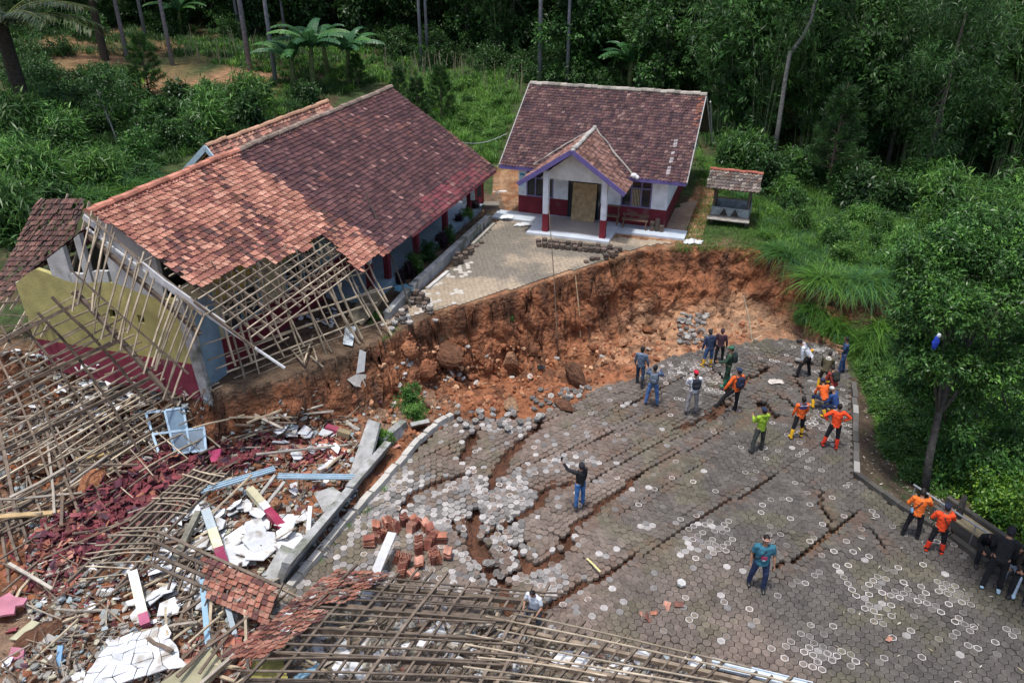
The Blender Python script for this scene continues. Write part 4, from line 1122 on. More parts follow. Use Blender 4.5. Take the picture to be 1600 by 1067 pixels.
scatter([(1250, 450), (1380, 450), (1390, 500), (1270, 500)], 60, PCL, "", None, (-.02, .02), 1.0, "", "", "", sc=(.03, .12), stuff=True, items=items)
o = merge("crumbled_soil", items, M["soilclod"]); tag(o, "crumbled red soil in the trench and rubble", None, None, "stuff")
for (a, b, sc, c, lab) in [(797, 580, (.42, .38, .62), 2, "tall pale topped soil block standing alone in the trench"), (700, 565, (.85, .6, .62), 4, "large dark soil block under the leaning paver stack"), (665, 588, (.55, .5, .45), 0, "rounded orange soil boulder beside the line of white pavers"),
        (898, 600, (.85, .35, .75), 4, "wide dark soil slab standing on edge at the pavement's edge"), (800, 636, (.42, .36, .25), 5, "pale yellow soil boulder by the cracked paving corner"), (708, 648, (.3, .25, .2), 2, "small pale soil lump beside the fallen retaining wall tip"),
        (928, 545, (.28, .25, .22), 0, "round soil lump with a stone on top near the second pole"), (460, 640, (.55, .35, .3), 0, "red soil slab fallen below the hanging frame"), (880, 640, (.5, .3, .3), 4, "dark soil lump among loose pavers at the trench edge"),
        (1010, 520, (.4, .3, .28), 3, "brown soil lump at the foot of the scarp near the poles"), (975, 540, (.35, .3, .25), 2, "tan soil lump behind the person in the grey blue jacket"), (640, 560, (.45, .4, .5), 3, "reddish soil block beside the white hanging sheet"), (150, 760, (.7, .5, .4), 3, "red soil mound in the rubble at the left edge"), (60, 735, (.8, .5, .4), 4, "dark soil mound under timbers at the left edge"),
        (425, 790, (.45, .35, .28), 2, "yellow brown soil boulder between the fallen column and the retaining wall"), (60, 1000, (.6, .45, .2), 4, "dark soil mound in the bottom left corner")]:
    p = G(a, b); place(PCL[c], "soil_block", M["soilclod"], (p.x, p.y, p.z + sc[2] * .35), (random.uniform(-.1, .1), random.uniform(-.1, .1), random.uniform(0, 6)), sc, lab, "soil block", None)

# timbers
PT = []
for k in range(8):
    L_ = 1.0; c = random.choice([(.30, .23, .16), (.22, .17, .12), (.40, .33, .23), (.16, .12, .09), (.34, .30, .25)])
    b_ = random.uniform(-.02, .02)
    PT.append(MB().poly([(-.5, 0, 0), (-.2, b_, b_), (.15, b_, -b_), (.5, 0, 0)], .05, .035, c).mesh("timber"))
def timbers(poly, n, L, ang, spread_, lift, lab, grp, w=(.8, 1.6)):
    for p in Gmany(n, poly):
        l = random.uniform(*L); ww = random.uniform(*w)
        place(random.choice(PT), "timber", M["wood"], (p.x, p.y, p.z + random.uniform(*lift)), (random.gauss(0, .3), random.gauss(0, .16), R(ang) + random.gauss(0, spread_)), (l, ww, ww), lab, "timber", grp)
timbers([(0, 640), (120, 600), (260, 680), (200, 760), (0, 860)], 60, (1.2, 3.0), 40, .7, (.15, .7), "loose roof timber in the dark rubble at the left edge", "timbers at the left edge")
timbers([(200, 600), (330, 615), (290, 650), (180, 660)], 26, (.6, 1.6), 30, .8, (.1, .4), "short splintered batten at the foot of the yellow wall", "splintered battens under the yellow wall")
timbers([(330, 640), (560, 640), (540, 720), (340, 720)], 24, (.8, 2.2), 10, .6, (.03, .2), "loose batten on the brown rubble behind the retaining wall", "battens behind the retaining wall")
timbers([(120, 860), (360, 740), (420, 780), (260, 920)], 34, (1.0, 2.6), 38, .35, (.1, .4), "long grey batten lying among white boards in the middle rubble", "battens among the white boards")
timbers([(240, 930), (440, 930), (440, 1067), (260, 1067)], 44, (.7, 2.2), 50, .8, (.15, .6), "splintered timber left of the big fallen frame", "timbers left of the big frame")
timbers([(0, 860), (140, 900), (200, 1067), (0, 1067)], 26, (.6, 1.6), 10, .9, (.02, .2), "short timber in the soil and brick rubble at the lower left", "timbers at the lower left")
timbers([(470, 950), (780, 980), (820, 1067), (470, 1067)], 30, (.8, 2.4), 60, .8, (.1, .35), "dark timber under the big fallen frame", "timbers under the big frame")
items = []
SPL = [MB().poly([(-.5, 0, 0), (0, .02, .01), (.5, 0, 0)], .03, .02, c).mesh("s") for c in ((.30, .24, .17), (.20, .15, .11), (.38, .33, .26), (.13, .10, .08))]
for poly_, n_, l_ in ((DEB, 520, (.3, 1.1)), ([(0, 560), (200, 560), (330, 640), (260, 720), (0, 760)], 260, (.3, 1.4)), ([(440, 960), (1000, 1030), (1000, 1067), (440, 1067)], 200, (.3, 1.2)), ([(300, 590), (340, 600), (330, 640), (200, 620)], 90, (.2, .7))):
    for p in Gmany(n_, poly_): items.append((random.choice(SPL), TRS(Vector((p.x, p.y, p.z + random.uniform(.03, .28))), (random.gauss(0, .4), random.gauss(0, .3), random.uniform(0, 6.28)), random.uniform(*l_))))
o = merge("splintered_wood_debris", items, M["wood"]); tag(o, "splintered battens and laths strewn through the rubble", None, None, "stuff")
def beam(name, label, a, b, w, h, c, m="paint", cat=None, grp=None, up=(0, 0, 1)):
    mb = MB(); mb.poly([a, a.lerp(b, .5) + Vector((0, 0, .01)), b], w, h, c, up=Vector(up)); o = mb.build(name, M[m]); return tag(o, label, cat or name.replace("_", " "), grp)
# snapped sticks round the torn eave, fixed to the hanging frame
for k in range(46):
    u, v = random.random(), random.uniform(-.12, .5)
    p = ptA(u, v) + nA_ * .06; d = Vector((random.uniform(-1, 1), random.uniform(-1, 1), random.uniform(-.6, 1))).normalized() * random.uniform(.3, .8)
    MB().bar(p - d * .4, p + d * .6, .035, .03, (1, 1, 1)).build("snapped_batten", M["bamboo"], latA)
def channel(name, label, a, b, w, c, cat="metal channel"):
    """pale roof channel: a web with two raised lips"""
    d, s, u = basis(b - a); mb = MB()
    mb.poly([a, b], w, .015, c)
    for sg in (-1, 0, 1): mb.poly([a + s * sg * w * .46 + u * .03, b + s * sg * w * .46 + u * .03], .02, .055, c)
    return tag(mb.build(name, M["paint"]), label, cat)
LB = (.38, .50, .58)
channel("metal_channel", "pale blue channel lying tilted over the right end of the tile heap", W(314, 768, .55), W(430, 733, .6), .22, LB)
channel("metal_channel", "pale blue channel lying level behind the retaining wall", W(434, 745, .5), W(556, 746, .4), .20, LB)
channel("metal_channel", "long pale channel at the bottom right end of the fallen frame", W(1112, 1036, .3), W(1270, 1075, .3), .26, (.55, .62, .68))
beam("plank", "long pale plank leaning over the ring of stacked tiles", W(613, 832, .65), W(570, 936, .25), .24, .04, (.50, .50, .50), "paint")
beam("plank", "yellow bamboo strip lying on the paving near the middle of the road", W(917, 872, .04), W(938, 893, .04), .05, .02, (.62, .55, .25), "paint")
beam("plank", "brown board lying level at the left edge above the tile heap", W(-10, 808, .5), W(95, 800, .4), .16, .05, (.38, .27, .14), "wood")
beam("plank", "yellowish beam lying under the small batten frame", W(118, 718, .45), W(205, 705, .45), .14, .08, (.42, .30, .14), "wood")
beam("plank", "blue plank standing out of the rubble in the bottom left", W(90, 1052, -.1), W(95, 1008, .35), .12, .05, (.22, .40, .60))
beam("plank", "long blue plank in the rubble left of the twisted frame", W(316, 905, .7), W(326, 1015, .1), .13, .05, (.25, .40, .52))
beam("plank", "grey blue plank beside the long blue one", W(352, 935, .6), W(372, 1010, .2), .12, .05, (.32, .38, .42))
beam("plank", "bright blue plank under the left of the big fallen frame", W(460, 1062, .3), W(500, 1040, .45), .14, .04, (.25, .45, .60))
beam("plank", "white plank standing against the retaining wall", W(482, 828, .2), W(485, 790, .7), .12, .05, (.72, .74, .76))
beam("plank", "pale weathered plank pointing up behind the channels", W(398, 785, .3), W(430, 742, .7), .1, .04, (.45, .44, .40), "wood")
beam("plank", "second pale weathered plank pointing up behind the channels", W(415, 790, .3), W(445, 752, .7), .1, .04, (.45, .44, .40), "wood")
beam("plank", "long brown plank lying across the trench edge behind the retaining wall", W(475, 668, .25), W(548, 640, -.05), .06, .04, (.30, .20, .12), "wood")
beam("plank", "grey timber lying along the rubble toward the retaining wall", W(400, 710, .35), W(545, 695, .15), .08, .05, (.36, .33, .29), "wood")
beam("plank", "long bleached timber above the bottom left tiles", W(14, 880, .35), W(82, 920, .3), .08, .05, (.44, .40, .34), "wood")
beam("bent_trunk", "grey weathered log bending down from the white boards", W(310, 800, .6), W(275, 872, .35), .16, .14, (.20, .19, .15), "wood", "log")
# fallen painted columns
def column(label, a, b, cuts, w=.22):
    r = thing("fallen_column", label, "concrete column", tuple((a + b) / 2))
    names = ["column_shaft", "column_band", "column_foot"]
    for k, (t0, t1, c) in enumerate(cuts):
        MB().poly([a.lerp(b, t0), a.lerp(b, t1)], w + .002 * k, w, c).build(names[min(k, 2)], M["plaster"], r)
    return r
column("fallen column of grey, cream and maroon lying across white boards", W(322, 800, .55), W(352, 888, .25), [(0, .35, (.36, .42, .44)), (.35, .68, (.70, .66, .42)), (.68, 1, (.25, .04, .09))], .24)
column("fallen column of cream and maroon beside the soil boulder", W(390, 765, .45), W(448, 832, .1), [(0, .35, (.45, .42, .28)), (.35, .5, (.6, .6, .58)), (.5, 1, (.27, .03, .07))], .22)
column("short white and cream column with a pink end above the cracked slab", W(208, 895, .4), W(228, 978, .1), [(0, .3, (.70, .70, .66)), (.3, .8, (.74, .70, .52)), (.8, 1, (.42, .12, .20))], .22)
column("small maroon and grey column end sticking from the rubble behind the channels", W(510, 668, .25), W(548, 680, .15), [(0, .5, (.30, .06, .10)), (.5, 1, (.25, .20, .12))], .2)
# slabs
def slab(name, label, pts, th, c, m="plaster", cat="wall slab"):
    pts = [Vector(p) for p in pts]; n = (pts[1] - pts[0]).cross(pts[-1] - pts[0]).normalized()
    if n.z < 0: n = -n
    return tag(MB().prism(pts, -n * th, c).build(name, M[m]), label, cat)
cr = thing("cracked_plaster_slab", "big white plaster slab cracked into many pieces at the bottom left", "plaster slab", tuple(W(220, 1020, .3)))
cells = []
for i in range(7):
    for j in range(9):
        cells.append((i + random.uniform(-.35, .35), j + random.uniform(-.35, .35)))
A0, A1, B0, B1 = W(175, 1000, .42), W(262, 975, .45), W(118, 1080, .3), W(290, 1040, .3)
def crp(u, v): return A0.lerp(A1, u).lerp(B0.lerp(B1, u), v)
for i in range(6):
    for j in range(6):
        def jt(a, b): g = random.Random(a * 31 + b * 7); return crp((a + g.uniform(-.3, .3)) / 6, (b + g.uniform(-.3, .3)) / 6)
        q = [jt(i, j), jt(i + 1, j), jt(i + 1, j + 1), jt(i, j + 1)]; cc = sum(q, Vector()) / 4
        q = [cc + (p - cc) * .95 + Vector((0, 0, random.uniform(-.03, .03))) for p in q]
        MB().prism(q, (0, 0, -.03), (.76, .77, .80)).build("slab_piece", M["white"], cr)
slab("wall_slab", "tan broken wall slab below the cracked white slab", [W(250, 1067, .3), W(330, 1010, .35), W(350, 1040, .3), W(300, 1090, .3)], .08, (.30, .28, .18))
slab("wall_slab", "olive yellow wall slab beside the bottom orange tiles", [W(385, 1060, .4), W(400, 1020, .5), W(440, 1022, .45), W(450, 1060, .4)], .08, (.30, .27, .08))
slab("wall_slab", "pink wall slab lying at the left edge", [W(-20, 928, .15), W(-2, 934, .17), W(14, 925, .2), W(24, 932, .22), W(43, 934, .25), W(36, 944, .2), W(24, 946, .17), W(22, 958, .13), W(6, 960, .13), W(-20, 966, .12)], .06, (.42, .17, .22))
slab("wall_slab", "small pink slab in the bottom left corner rubble", [W(8, 1040, .2), W(18, 1010, .3), W(38, 1012, .3), W(36, 1030, .25)], .08, (.40, .16, .21))
slab("wall_slab", "pink and maroon plaster piece beside the blue window frame", [W(325, 705, .35), W(345, 700, .5), W(342, 720, .3), W(330, 722, .3)], .06, (.48, .07, .16))
slab("wall_slab", "grey concrete panel leaning up behind the fallen retaining wall", [W(545, 742, .0), W(575, 655, 1.1), W(594, 660, 1.05), W(572, 745, .1)], .1, (.42, .40, .36), "concrete")
slab("wall_slab", "grey concrete slab beside the lower end of the retaining wall", [W(408, 905, .25), W(440, 850, .35), W(470, 862, .3), W(430, 912, .2)], .1, (.36, .35, .30), "concrete")
slab("wall_slab", "broken grey slab leaning near the middle of the retaining wall", [W(490, 770, .3), W(520, 760, .45), W(545, 778, .35), W(505, 800, .25)], .1, (.36, .35, .30), "concrete")
slab("wall_slab", "pale yellow slab edge in the lower left rubble", [W(14, 998, .1), W(50, 968, .3), W(62, 972, .3), W(30, 1000, .1)], .08, (.42, .40, .27))
# blue window frame
def grid_frame(name, label, q, nu, nv, bw, c, glass=()):
    TL, TR, BR, BL = q; r = thing(name, label, "window frame", tuple((TL + BR) / 2)); n = (TR - TL).cross(BL - TL).normalized()
    pt = lambda u, v: TL.lerp(TR, u).lerp(BL.lerp(BR, u), v)
    mb = MB()
    for i in range(nu + 1): mb.bar(pt(i / nu, 0), pt(i / nu, 1), bw, .06, c, up=n)
    for j in range(nv + 1):
        for i in range(nu): mb.bar(pt(i / nu, j / nv) + (pt((i + 1) / nu, j / nv) - pt(i / nu, j / nv)).normalized() * bw / 2, pt((i + 1) / nu, j / nv) - (pt((i + 1) / nu, j / nv) - pt(i / nu, j / nv)).normalized() * bw / 2, bw, .055, c, up=n)
    mb.build("frame", M["paint"], r)
    for (i, j, gc) in glass:
        MB().prism([pt(i / nu, j / nv), pt((i + 1) / nu, j / nv), pt((i + 1) / nu, (j + 1) / nv), pt(i / nu, (j + 1) / nv)], n * .01, gc).build("pane", M["paint"], r)
    return r
grid_frame("window_frame", "pale blue window frame leaning out of the rubble below the scarp", [W(228, 645, 1.25), W(316, 633, 1.35), W(322, 703, .35), W(250, 712, .25)], 3, 2, .07, (.45, .60, .72), [(1, 1, (.20, .26, .32)), (2, 1, (.24, .30, .36)), (1, 0, (.16, .24, .32))])
grid_frame("window_frame", "grey window frame lying in the dark rubble under the yellow wall", [W(150, 610, .7), W(185, 622, .6), W(180, 640, .4), W(145, 628, .5)], 2, 1, .06, (.35, .36, .36), [(0, 0, (.25, .28, .28))])
# fallen retaining wall in broken lengths, and the kerb beside it
def wallseg(label, a, b, h0, h1, th=.2, tilt=.0, name="retaining_wall", c=(.4, .4, .38)):
    d, s, u = basis(b - a); r = thing(name, label, "retaining wall", tuple((a + b) / 2))
    sh = s * tilt
    n = 6
    for part, z0, z1, w, cc in (("wall_face", 0, 1, th, c), ("coping", 1, 1.12, th + .04, (.5, .48, .44))):
        mb = MB(); ring = []
        for i in range(n):
            t0 = i / n; t1 = (i + 1) / n; p = a.lerp(b, t0); q = a.lerp(b, t1); hh0 = h0 + (h1 - h0) * t0; hh1 = h0 + (h1 - h0) * t1
            vs = []
            for (pp, hh) in ((p, hh0), (q, hh1)):
                for (side, zz) in ((-1, z0), (1, z0), (1, z1), (-1, z1)):
                    vs.append(pp + s * side * w / 2 + Vector((0, 0, hh * zz)) + sh * zz)
            fs = [(k, (k + 1) % 4, 4 + (k + 1) % 4, 4 + k) for k in range(4)]
            if i == 0: fs.append((3, 2, 1, 0))
            if i == n - 1: fs.append((4, 5, 6, 7))
            mb.add(vs, fs, cc)
        mb.build(part, M["concrete"], r)
    return r
wallseg("long lower length of the fallen concrete wall between rubble and road", W(434, 914, -.05), W(532, 792, -.05), .80, .72, .2, .35)
wallseg("middle length of the fallen concrete wall with a cracked joint", W(536, 788, -.05), W(596, 712, -.05), .66, .55, .2, .25)
wallseg("upper length of the fallen concrete wall next to the small shrubs", W(600, 706, -.05), W(634, 672, -.05), .45, .35, .2, -.05)
wallseg("short broken length of the retaining wall lying by the green shrub", W(640, 668, -.1), W(668, 660, -.05), .25, .2, .18, .2)
wallseg("concrete retaining wall between the verandah garden and the paved terrace", W(606, 520, TZ - .5), W(640, 470, TZ - .1), .75, .5, .2, 0)
wallseg("long concrete retaining wall running from the terrace corner toward the house", W(643, 466, TZ - .1), W(765, 352, TZ - .1), .5, .5, .2, 0)
kerbg = "white washed kerb stones along the fallen wall"
ks = [(455, 922), (500, 868), (540, 820), (580, 776), (620, 732), (655, 692), (682, 668), (706, 653)]
for k in range(len(ks) - 1):
    a = W(*ks[k], -.02); b = W(*ks[k + 1], -.02); d = (b - a).normalized()
    mb = MB(); n = 3
    for i in range(n):
        p = a.lerp(b, i / n) + d * .01; q = a.lerp(b, (i + 1) / n) - d * .01; of = Vector((random.gauss(0, .02), random.gauss(0, .02), .10 + random.gauss(0, .02)))
        mb.bar(p + of, q + of, .19, .2, jit((.46, .44, .40), .15))
    tag(mb.build("kerb_stone", M["plaster"]), "pale kerb stones in the row beside the fallen retaining wall", "kerb stone", kerbg)
a = W(668, 452, TZ + .05); b = W(700, 425, TZ + .05); tag(MB().bar(a, b, .14, .14, (.55, .53, .50)).build("kerb_stone", M["plaster"]), "white kerb edge below the long retaining wall on the terrace", "kerb stone")
a = W(738, 383, TZ + .05); b = W(772, 350, TZ + .05); tag(MB().bar(a, b, .14, .14, (.45, .42, .35)).build("kerb_stone", M["plaster"]), "mossy kerb edge near the house end of the terrace wall", "kerb stone")
# right-hand kerb, bench wall, rail
prev = None
kp = [W(a, b, 0) for a, b in [(1328, 600), (1330, 650), (1330, 742), (1400, 794), (1480, 842), (1600, 932), (1720, 1020)]]
kerb = MB()
for i in range(len(kp) - 1):
    L_ = (kp[i + 1] - kp[i]).length; n = max(1, int(L_ / .5)); d = (kp[i + 1] - kp[i]).normalized()
    for k in range(n):
        p = kp[i].lerp(kp[i + 1], k / n) + d * .01; q = kp[i].lerp(kp[i + 1], (k + 1) / n) - d * .01; s = d.cross(Vector((0, 0, 1))) 
        of = -s * .12 + Vector((random.gauss(0, .012), 0, .04 + random.gauss(0, .015)))
        if i < 5: o = MB().bar(p + of, q + of, .17, .2, jit(random.choice([(.09, .085, .075), (.13, .12, .11), (.30, .29, .27)] if i < 2 else [(.06, .055, .05), (.08, .075, .065)]), .2)).build("kerb_stone", M["plaster"]); tag(o, "grey kerb stone in the edge row on the right side of the road", "kerb stone", "kerb stones on the right edge")
bw0, bw1 = W(1462, 800, 0), W(1640, 925, 0)
bw0.z = bw1.z = -.1
ben = thing("concrete_bench", "low concrete bench with pale seat slabs at the right edge under the bushes", "bench", tuple((bw0 + bw1) / 2))
d, s_, u_ = basis(bw1 - bw0)
if s_.y > 0: s_ = -s_
MB().bar(bw0 + Vector((0, 0, .2)), bw1 + Vector((0, 0, .2)), .42, .40, (.10, .09, .08)).build("bench_base", M["plaster"], ben)
for t0, t1 in ((.12, .50), (.52, .98)):
    MB().bar(bw0.lerp(bw1, t0) + Vector((0, 0, .43)), bw0.lerp(bw1, t1) + Vector((0, 0, .43)), .46, .05, (.36, .29, .17)).build("seat_slab", M["plaster"], ben)
MB().bar(bw0 - s_ * .34 + Vector((0, 0, .28)), bw1 - s_ * .34 + Vector((0, 0, .28)), .14, .56, (.08, .075, .065)).build("bench_back", M["plaster"], ben)
rl = thing("metal_railing", "thin pale pipe rail on short posts behind the bench and tree trunk", "railing", tuple(W(1450, 800, 0)))
ra, rb_ = W(1428, 757, .35), W(1600, 870, .75)
MB().tube([ra, ra.lerp(rb_, .5), rb_], .03, (.3, .3, .28), n=8).build("rail", M["metal"], rl)
for t in (.02, .3, .6, .95):
    p = ra.lerp(rb_, t); MB().tube([p - Vector((0, 0, 1.0)), p], .025, (.3, .3, .28), n=6).build("railing_post", M["metal"], rl)
# hanging things at the scarp below the school corner
sheet = lambda name, label, px, th, c, m="paint", cat=None: tag(MB().prism([Vector(p) for p in px], (0, .02, -th), c).build(name, M[m]), label, cat or name.replace("_", " "))
def on(a, b, l=.1): return G(a, b) + Vector((0, -l, l))
sheet("tin_sheet", "small pale blue sheet hanging over the scarp edge below the broken panel", [on(537, 540), on(541, 513), on(558, 512), on(552, 543)], .015, (.55, .62, .66))
sheet("tin_sheet", "narrow white sheet sliding down the scarp into the trench", [on(558, 588), on(564, 556), on(573, 553), on(571, 588)], .015, (.66, .66, .64))
sheet("tin_sheet", "torn cream sheet lying at the foot of the white hanging strip", [on(544, 598), on(558, 586), on(574, 590), on(572, 608), on(556, 612)], .015, (.60, .56, .50))
hf_ = thing("broken_lath_frame", "small broken lath frame dangling on the scarp below the eave frame", "lath frame", tuple(on(470, 575)))
for (a_, b_, c_, d_) in ((445, 535, 478, 572), (478, 572, 492, 528), (488, 560, 508, 578), (460, 552, 492, 540), (492, 545, 500, 575)): MB().bar(on(a_, b_, .2), on(c_, d_, .2), .05, .04, (1, 1, 1)).build("lath", M["bamboo"], hf_)
pn = thing("broken_panel", "tan slatted cupboard panel tilted on the scarp edge by the verandah", "panel", tuple(W(572, 480, 2.3)))  # a broken tan panel, boards between two rails
q = [W(545, 495, 2.2), W(580, 448, 2.95), W(600, 464, 2.85), W(565, 508, 2.05)]
for k in range(3):
    a0, a1 = k / 3 + .01, (k + 1) / 3 - .01
    MB().prism([q[0].lerp(q[1], a0), q[0].lerp(q[1], a1), q[3].lerp(q[2], a1), q[3].lerp(q[2], a0)], (0, 0, -.03), (.26, .22, .15)).build("panel_board", M["wood"], pn)
for a_, b_ in ((0, 1), (3, 2)): MB().bar(q[a_], q[b_], .05, .07, (.2, .16, .11)).build("panel_rail", M["wood"], pn)
for k in range(26):
    a, b = random.uniform(470, 530), random.uniform(485, 515); p = G(a, b)
    place(random.choice(PWH[:6]), "floor_tile_piece", M["white"], (p.x, p.y, p.z + .06), rrot(.2), random.uniform(.25, .5), "broken pale floor piece under the hanging eave frame", "floor piece", "floor pieces under the eave frame")
# loose poles
def pole(label, a, b, r, c=(.34, .26, .16), name="bamboo_pole"):
    m_ = a.lerp(b, .5) + Vector((.03, 0, 0)); return tag(MB().tube([a, m_, b], [r, r * .9, r * .7], c, n=7).build(name, M["wood"]), label, name.replace("_", " "))
p = G(871, 529); pole("tall thin pole standing in the trench in front of the house porch", p - Vector((0, 0, .2)), WY(857, 318, p.y + .6), .022, (.20, .15, .11))
p = G(907, 527); pole("shorter pale pole leaning on the scarp right of the tall one", p - Vector((0, 0, .1)), WY(899, 430, p.y + .5), .028, (.50, .38, .24))
p = G(1176, 533); pole("pale pole standing at the paving edge in front of the scarp", p - Vector((0, 0, .1)), WY(1162, 462, p.y + .2), .028, (.55, .46, .33))
p = W(1174, 533, .03); pole("short pale stick lying at the foot of the pale pole", p, W(1190, 524, .1), .022, (.50, .42, .30))
pole("dark pole leaning from the terrace corner against the school eave", W(643, 483, TZ), WY(571, 300, 27.9), .035, (.10, .085, .07))
wire = [WY(698, 216, 36.5).lerp(WY(792, 209, 37.5), t) - Vector((0, 0, .35 * math.sin(math.pi * t))) for t in np.linspace(0, 1, 10)]
tag(MB().tube(wire, .012, (.6, .6, .6), n=5).build("cable", M["metal"]), "thin pale cable strung between the school roof and the house", "cable")
# ------------------------------------------------------------------ loose hexagonal pavers
def hexm(c, top):
    mb = MB(); r = .112; ring = lambda rr, z: [(rr * math.cos(R(60 * k)), rr * math.sin(R(60 * k)), z) for k in range(6)]
    v = ring(r, 0) + ring(r, .062) + ring(r * .92, .07) + ring(r * .66, .07)
    mb.add(v[:12], [tuple(range(5, -1, -1))] + [(k, (k + 1) % 6, 6 + (k + 1) % 6, 6 + k) for k in range(6)], c)
    mb.add(v[6:18], [(k, (k + 1) % 6, 6 + (k + 1) % 6, 6 + k) for k in range(6)], c)
    mb.add(v[12:24], [(k, (k + 1) % 6, 6 + (k + 1) % 6, 6 + k) for k in range(6)], top)
    mb.add(v[18:24], [tuple(range(6))], c)
    return mb.mesh("paver")
HD = [hexm((.10, .075, .06), (.12, .09, .075)), hexm((.13, .095, .075), (.17, .13, .11)), hexm((.075, .06, .05), (.09, .075, .06))]
HL = [hexm((.34, .31, .28), (.50, .48, .45)), hexm((.28, .27, .25), (.40, .39, .37)), hexm((.45, .44, .42), (.52, .51, .49))]
HG = [hexm((.12, .11, .10), (.16, .15, .14)), hexm((.16, .15, .14), (.24, .23, .21))]
def stacks(pts, protos, lab, grp, hs_, cat="paver"):
    for (a, b, n) in pts:
        p = W(a, b, TZ + .05)
        for k in range(n):
            place(random.choice(protos), "paver", M["paver"], (p.x + random.gauss(0, .01), p.y + random.gauss(0, .01), p.z + k * .072), (0, 0, random.random()), 1.12, lab, cat, grp)
stacks([(842 + 9.2 * k, 381 + .95 * k + random.uniform(-1, 1), random.choice([3, 3, 4])) for k in range(14)], HD, "dark hexagonal paver stacked in the long row in front of the porch", "pavers stacked before the porch", 3)
stacks([(842 + 9.2 * k, 385.5 + .95 * k, random.choice([2, 3])) for k in range(14)], HD, "dark hexagonal paver stacked in the long row in front of the porch", "pavers stacked before the porch", 3)
stacks([(916, 410, 1), (925, 407, 2), (934, 406, 2), (947, 404, 3), (956, 401, 3), (962, 396, 2), (968, 392, 2)], HD, "dark paver in the small stacks near the scarp edge before the house", "pavers near the scarp edge", 3)
stacks([(712, 415, 5), (720, 412, 5), (716, 407, 5), (727, 404, 4), (734, 398, 4), (737, 394, 3), (744, 385, 1), (752, 380, 1)], HD, "brown paver stacked beside the terrace retaining wall", "pavers beside the retaining wall", 3)
stacks([(651, 470, 6), (660, 474, 6), (668, 480, 5), (655, 479, 5), (664, 484, 4), (672, 488, 4), (645, 476, 4)], HD + HL[:1], "paver in the tall stacks at the terrace corner by the leaning pole", "pavers at the terrace corner", 3)
stacks([(622, 500, 3), (630, 503, 5), (637, 498, 2), (628, 492, 3), (616, 508, 2), (640, 505, 1), (612, 515, 1), (634, 488, 3)], HL + HD[:1], "pale paver tumbled in the pile below the terrace corner", "pale pavers below the terrace corner", 3)
PITEMS = []
def loose(pts, protos, lab, grp, tilt=.25, z0=None):
    if len(pts) > 25:
        for (a, b) in pts:
            p = G(a, b); PITEMS.append((random.choice(protos), TRS(Vector((p.x, p.y, (p.z if z0 is None else max(p.z, z0)) + .02)), rrot(tilt), 1.05)))
        return
    for (a, b) in pts:
        p = G(a, b); z = p.z if z0 is None else max(p.z, z0)
        place(random.choice(protos), "paver", M["paver"], (p.x, p.y, z + .02), rrot(tilt), 1.05, lab, "paver", grp)
loose([(634, 566), (630, 574), (637, 573), (642, 572), (640, 577), (619, 581), (632, 588), (617, 590), (623, 604), (622, 612), (630, 600), (615, 632), (636, 560)], HL, "white paver lying in the line down the trench by the boulder", "white pavers down the trench")
loose([(730, 544), (702, 592), (697, 597), (705, 588), (718, 590), (724, 594), (800, 592), (828, 593), (680, 505), (1013, 548), (760, 565), (745, 600), (870, 562), (940, 560)], HL, "white paver lying alone in the red soil of the trench", "single white pavers in the trench")
loose([(1060 + random.uniform(0, 52), 492 + random.uniform(0, 46)) for _ in range(70)], HG + HG + HL[1:2], "grey paver in the tumbled patch behind the people at the trench", "grey pavers tumbled at the trench", .35)
loose([(830 + random.uniform(0, 110), 605 + random.uniform(0, 40)) for _ in range(34)], HG + HG + HL[1:2], "paver in the broken strip along the trench edge", "pavers in the broken strip", .35)
loose([(700 + random.uniform(0, 150), 640 + random.uniform(0, 40)) for _ in range(26)], HG + HG + HL[1:2], "paver tumbled at the near left corner of the broken paving", "pavers at the corner", .3, .0)
loose([(740 + random.gauss(40, 28), 860 + random.gauss(0, 45)) for _ in range(30)], HG + HG + HL[1:2], "paver fallen loose in the deep crack in the road", "pavers in the deep crack", .4, -.2)
loose([(1275 + random.gauss(0, 16), 565 + random.gauss(0, 10)) for _ in range(14)], HG + HL[1:2], "grey paver heaved up near the top right corner of the road", "pavers heaved at the corner", .25, .02)
o = merge("tumbled_pavers", PITEMS, M["paver"]); tag(o, "tumbled hexagonal pavers along the broken edges", None, None, "stuff")
p = W(1064, 912, .05); place(HL[2], "paver", M["paver"], p, (.15, .1, .4), 1.1, "single bright white paver lifted above the road near the man in teal", "paver", None)
# ------------------------------------------------------------------ foliage
DKG = [(.025, .062, .017), (.035, .082, .022), (.022, .052, .017), (.042, .097, .026)]
MDG = [(.040, .105, .022), (.052, .125, .028), (.034, .088, .022), (.062, .14, .030)]
LTG = [(.075, .17, .030), (.095, .20, .035), (.062, .145, .030), (.12, .23, .045)]
YLG = [(.13, .26, .03), (.09, .20, .03), (.19, .33, .04), (.055, .15, .025)]
PUR_L = [(.045, .018, .03), (.03, .014, .024), (.06, .022, .035), (.03, .03, .02)]
def leaf_arrays(P, D, Nn, L, Wd, tint, fold=.25):
    """diamond leaves: base P, direction D, blade normal Nn"""
    D = D / np.linalg.norm(D, axis=1)[:, None]
    Sd = np.cross(D, Nn); Sd /= (np.linalg.norm(Sd, axis=1)[:, None] + 1e-9)
    Up = np.cross(Sd, D)
    L = L[:, None]; Wd = Wd[:, None]
    mid = P + D * L * .45
    v0 = P; v1 = mid + Sd * Wd / 2 + Up * Wd * fold; v2 = P + D * L - Up * L * .12; v3 = mid - Sd * Wd / 2 + Up * Wd * fold
    V = np.stack([v0, v1, v2, v3], 1).reshape(-1, 3)
    n = len(P); F = np.arange(n * 4).reshape(n, 4)
    return V, F, tint
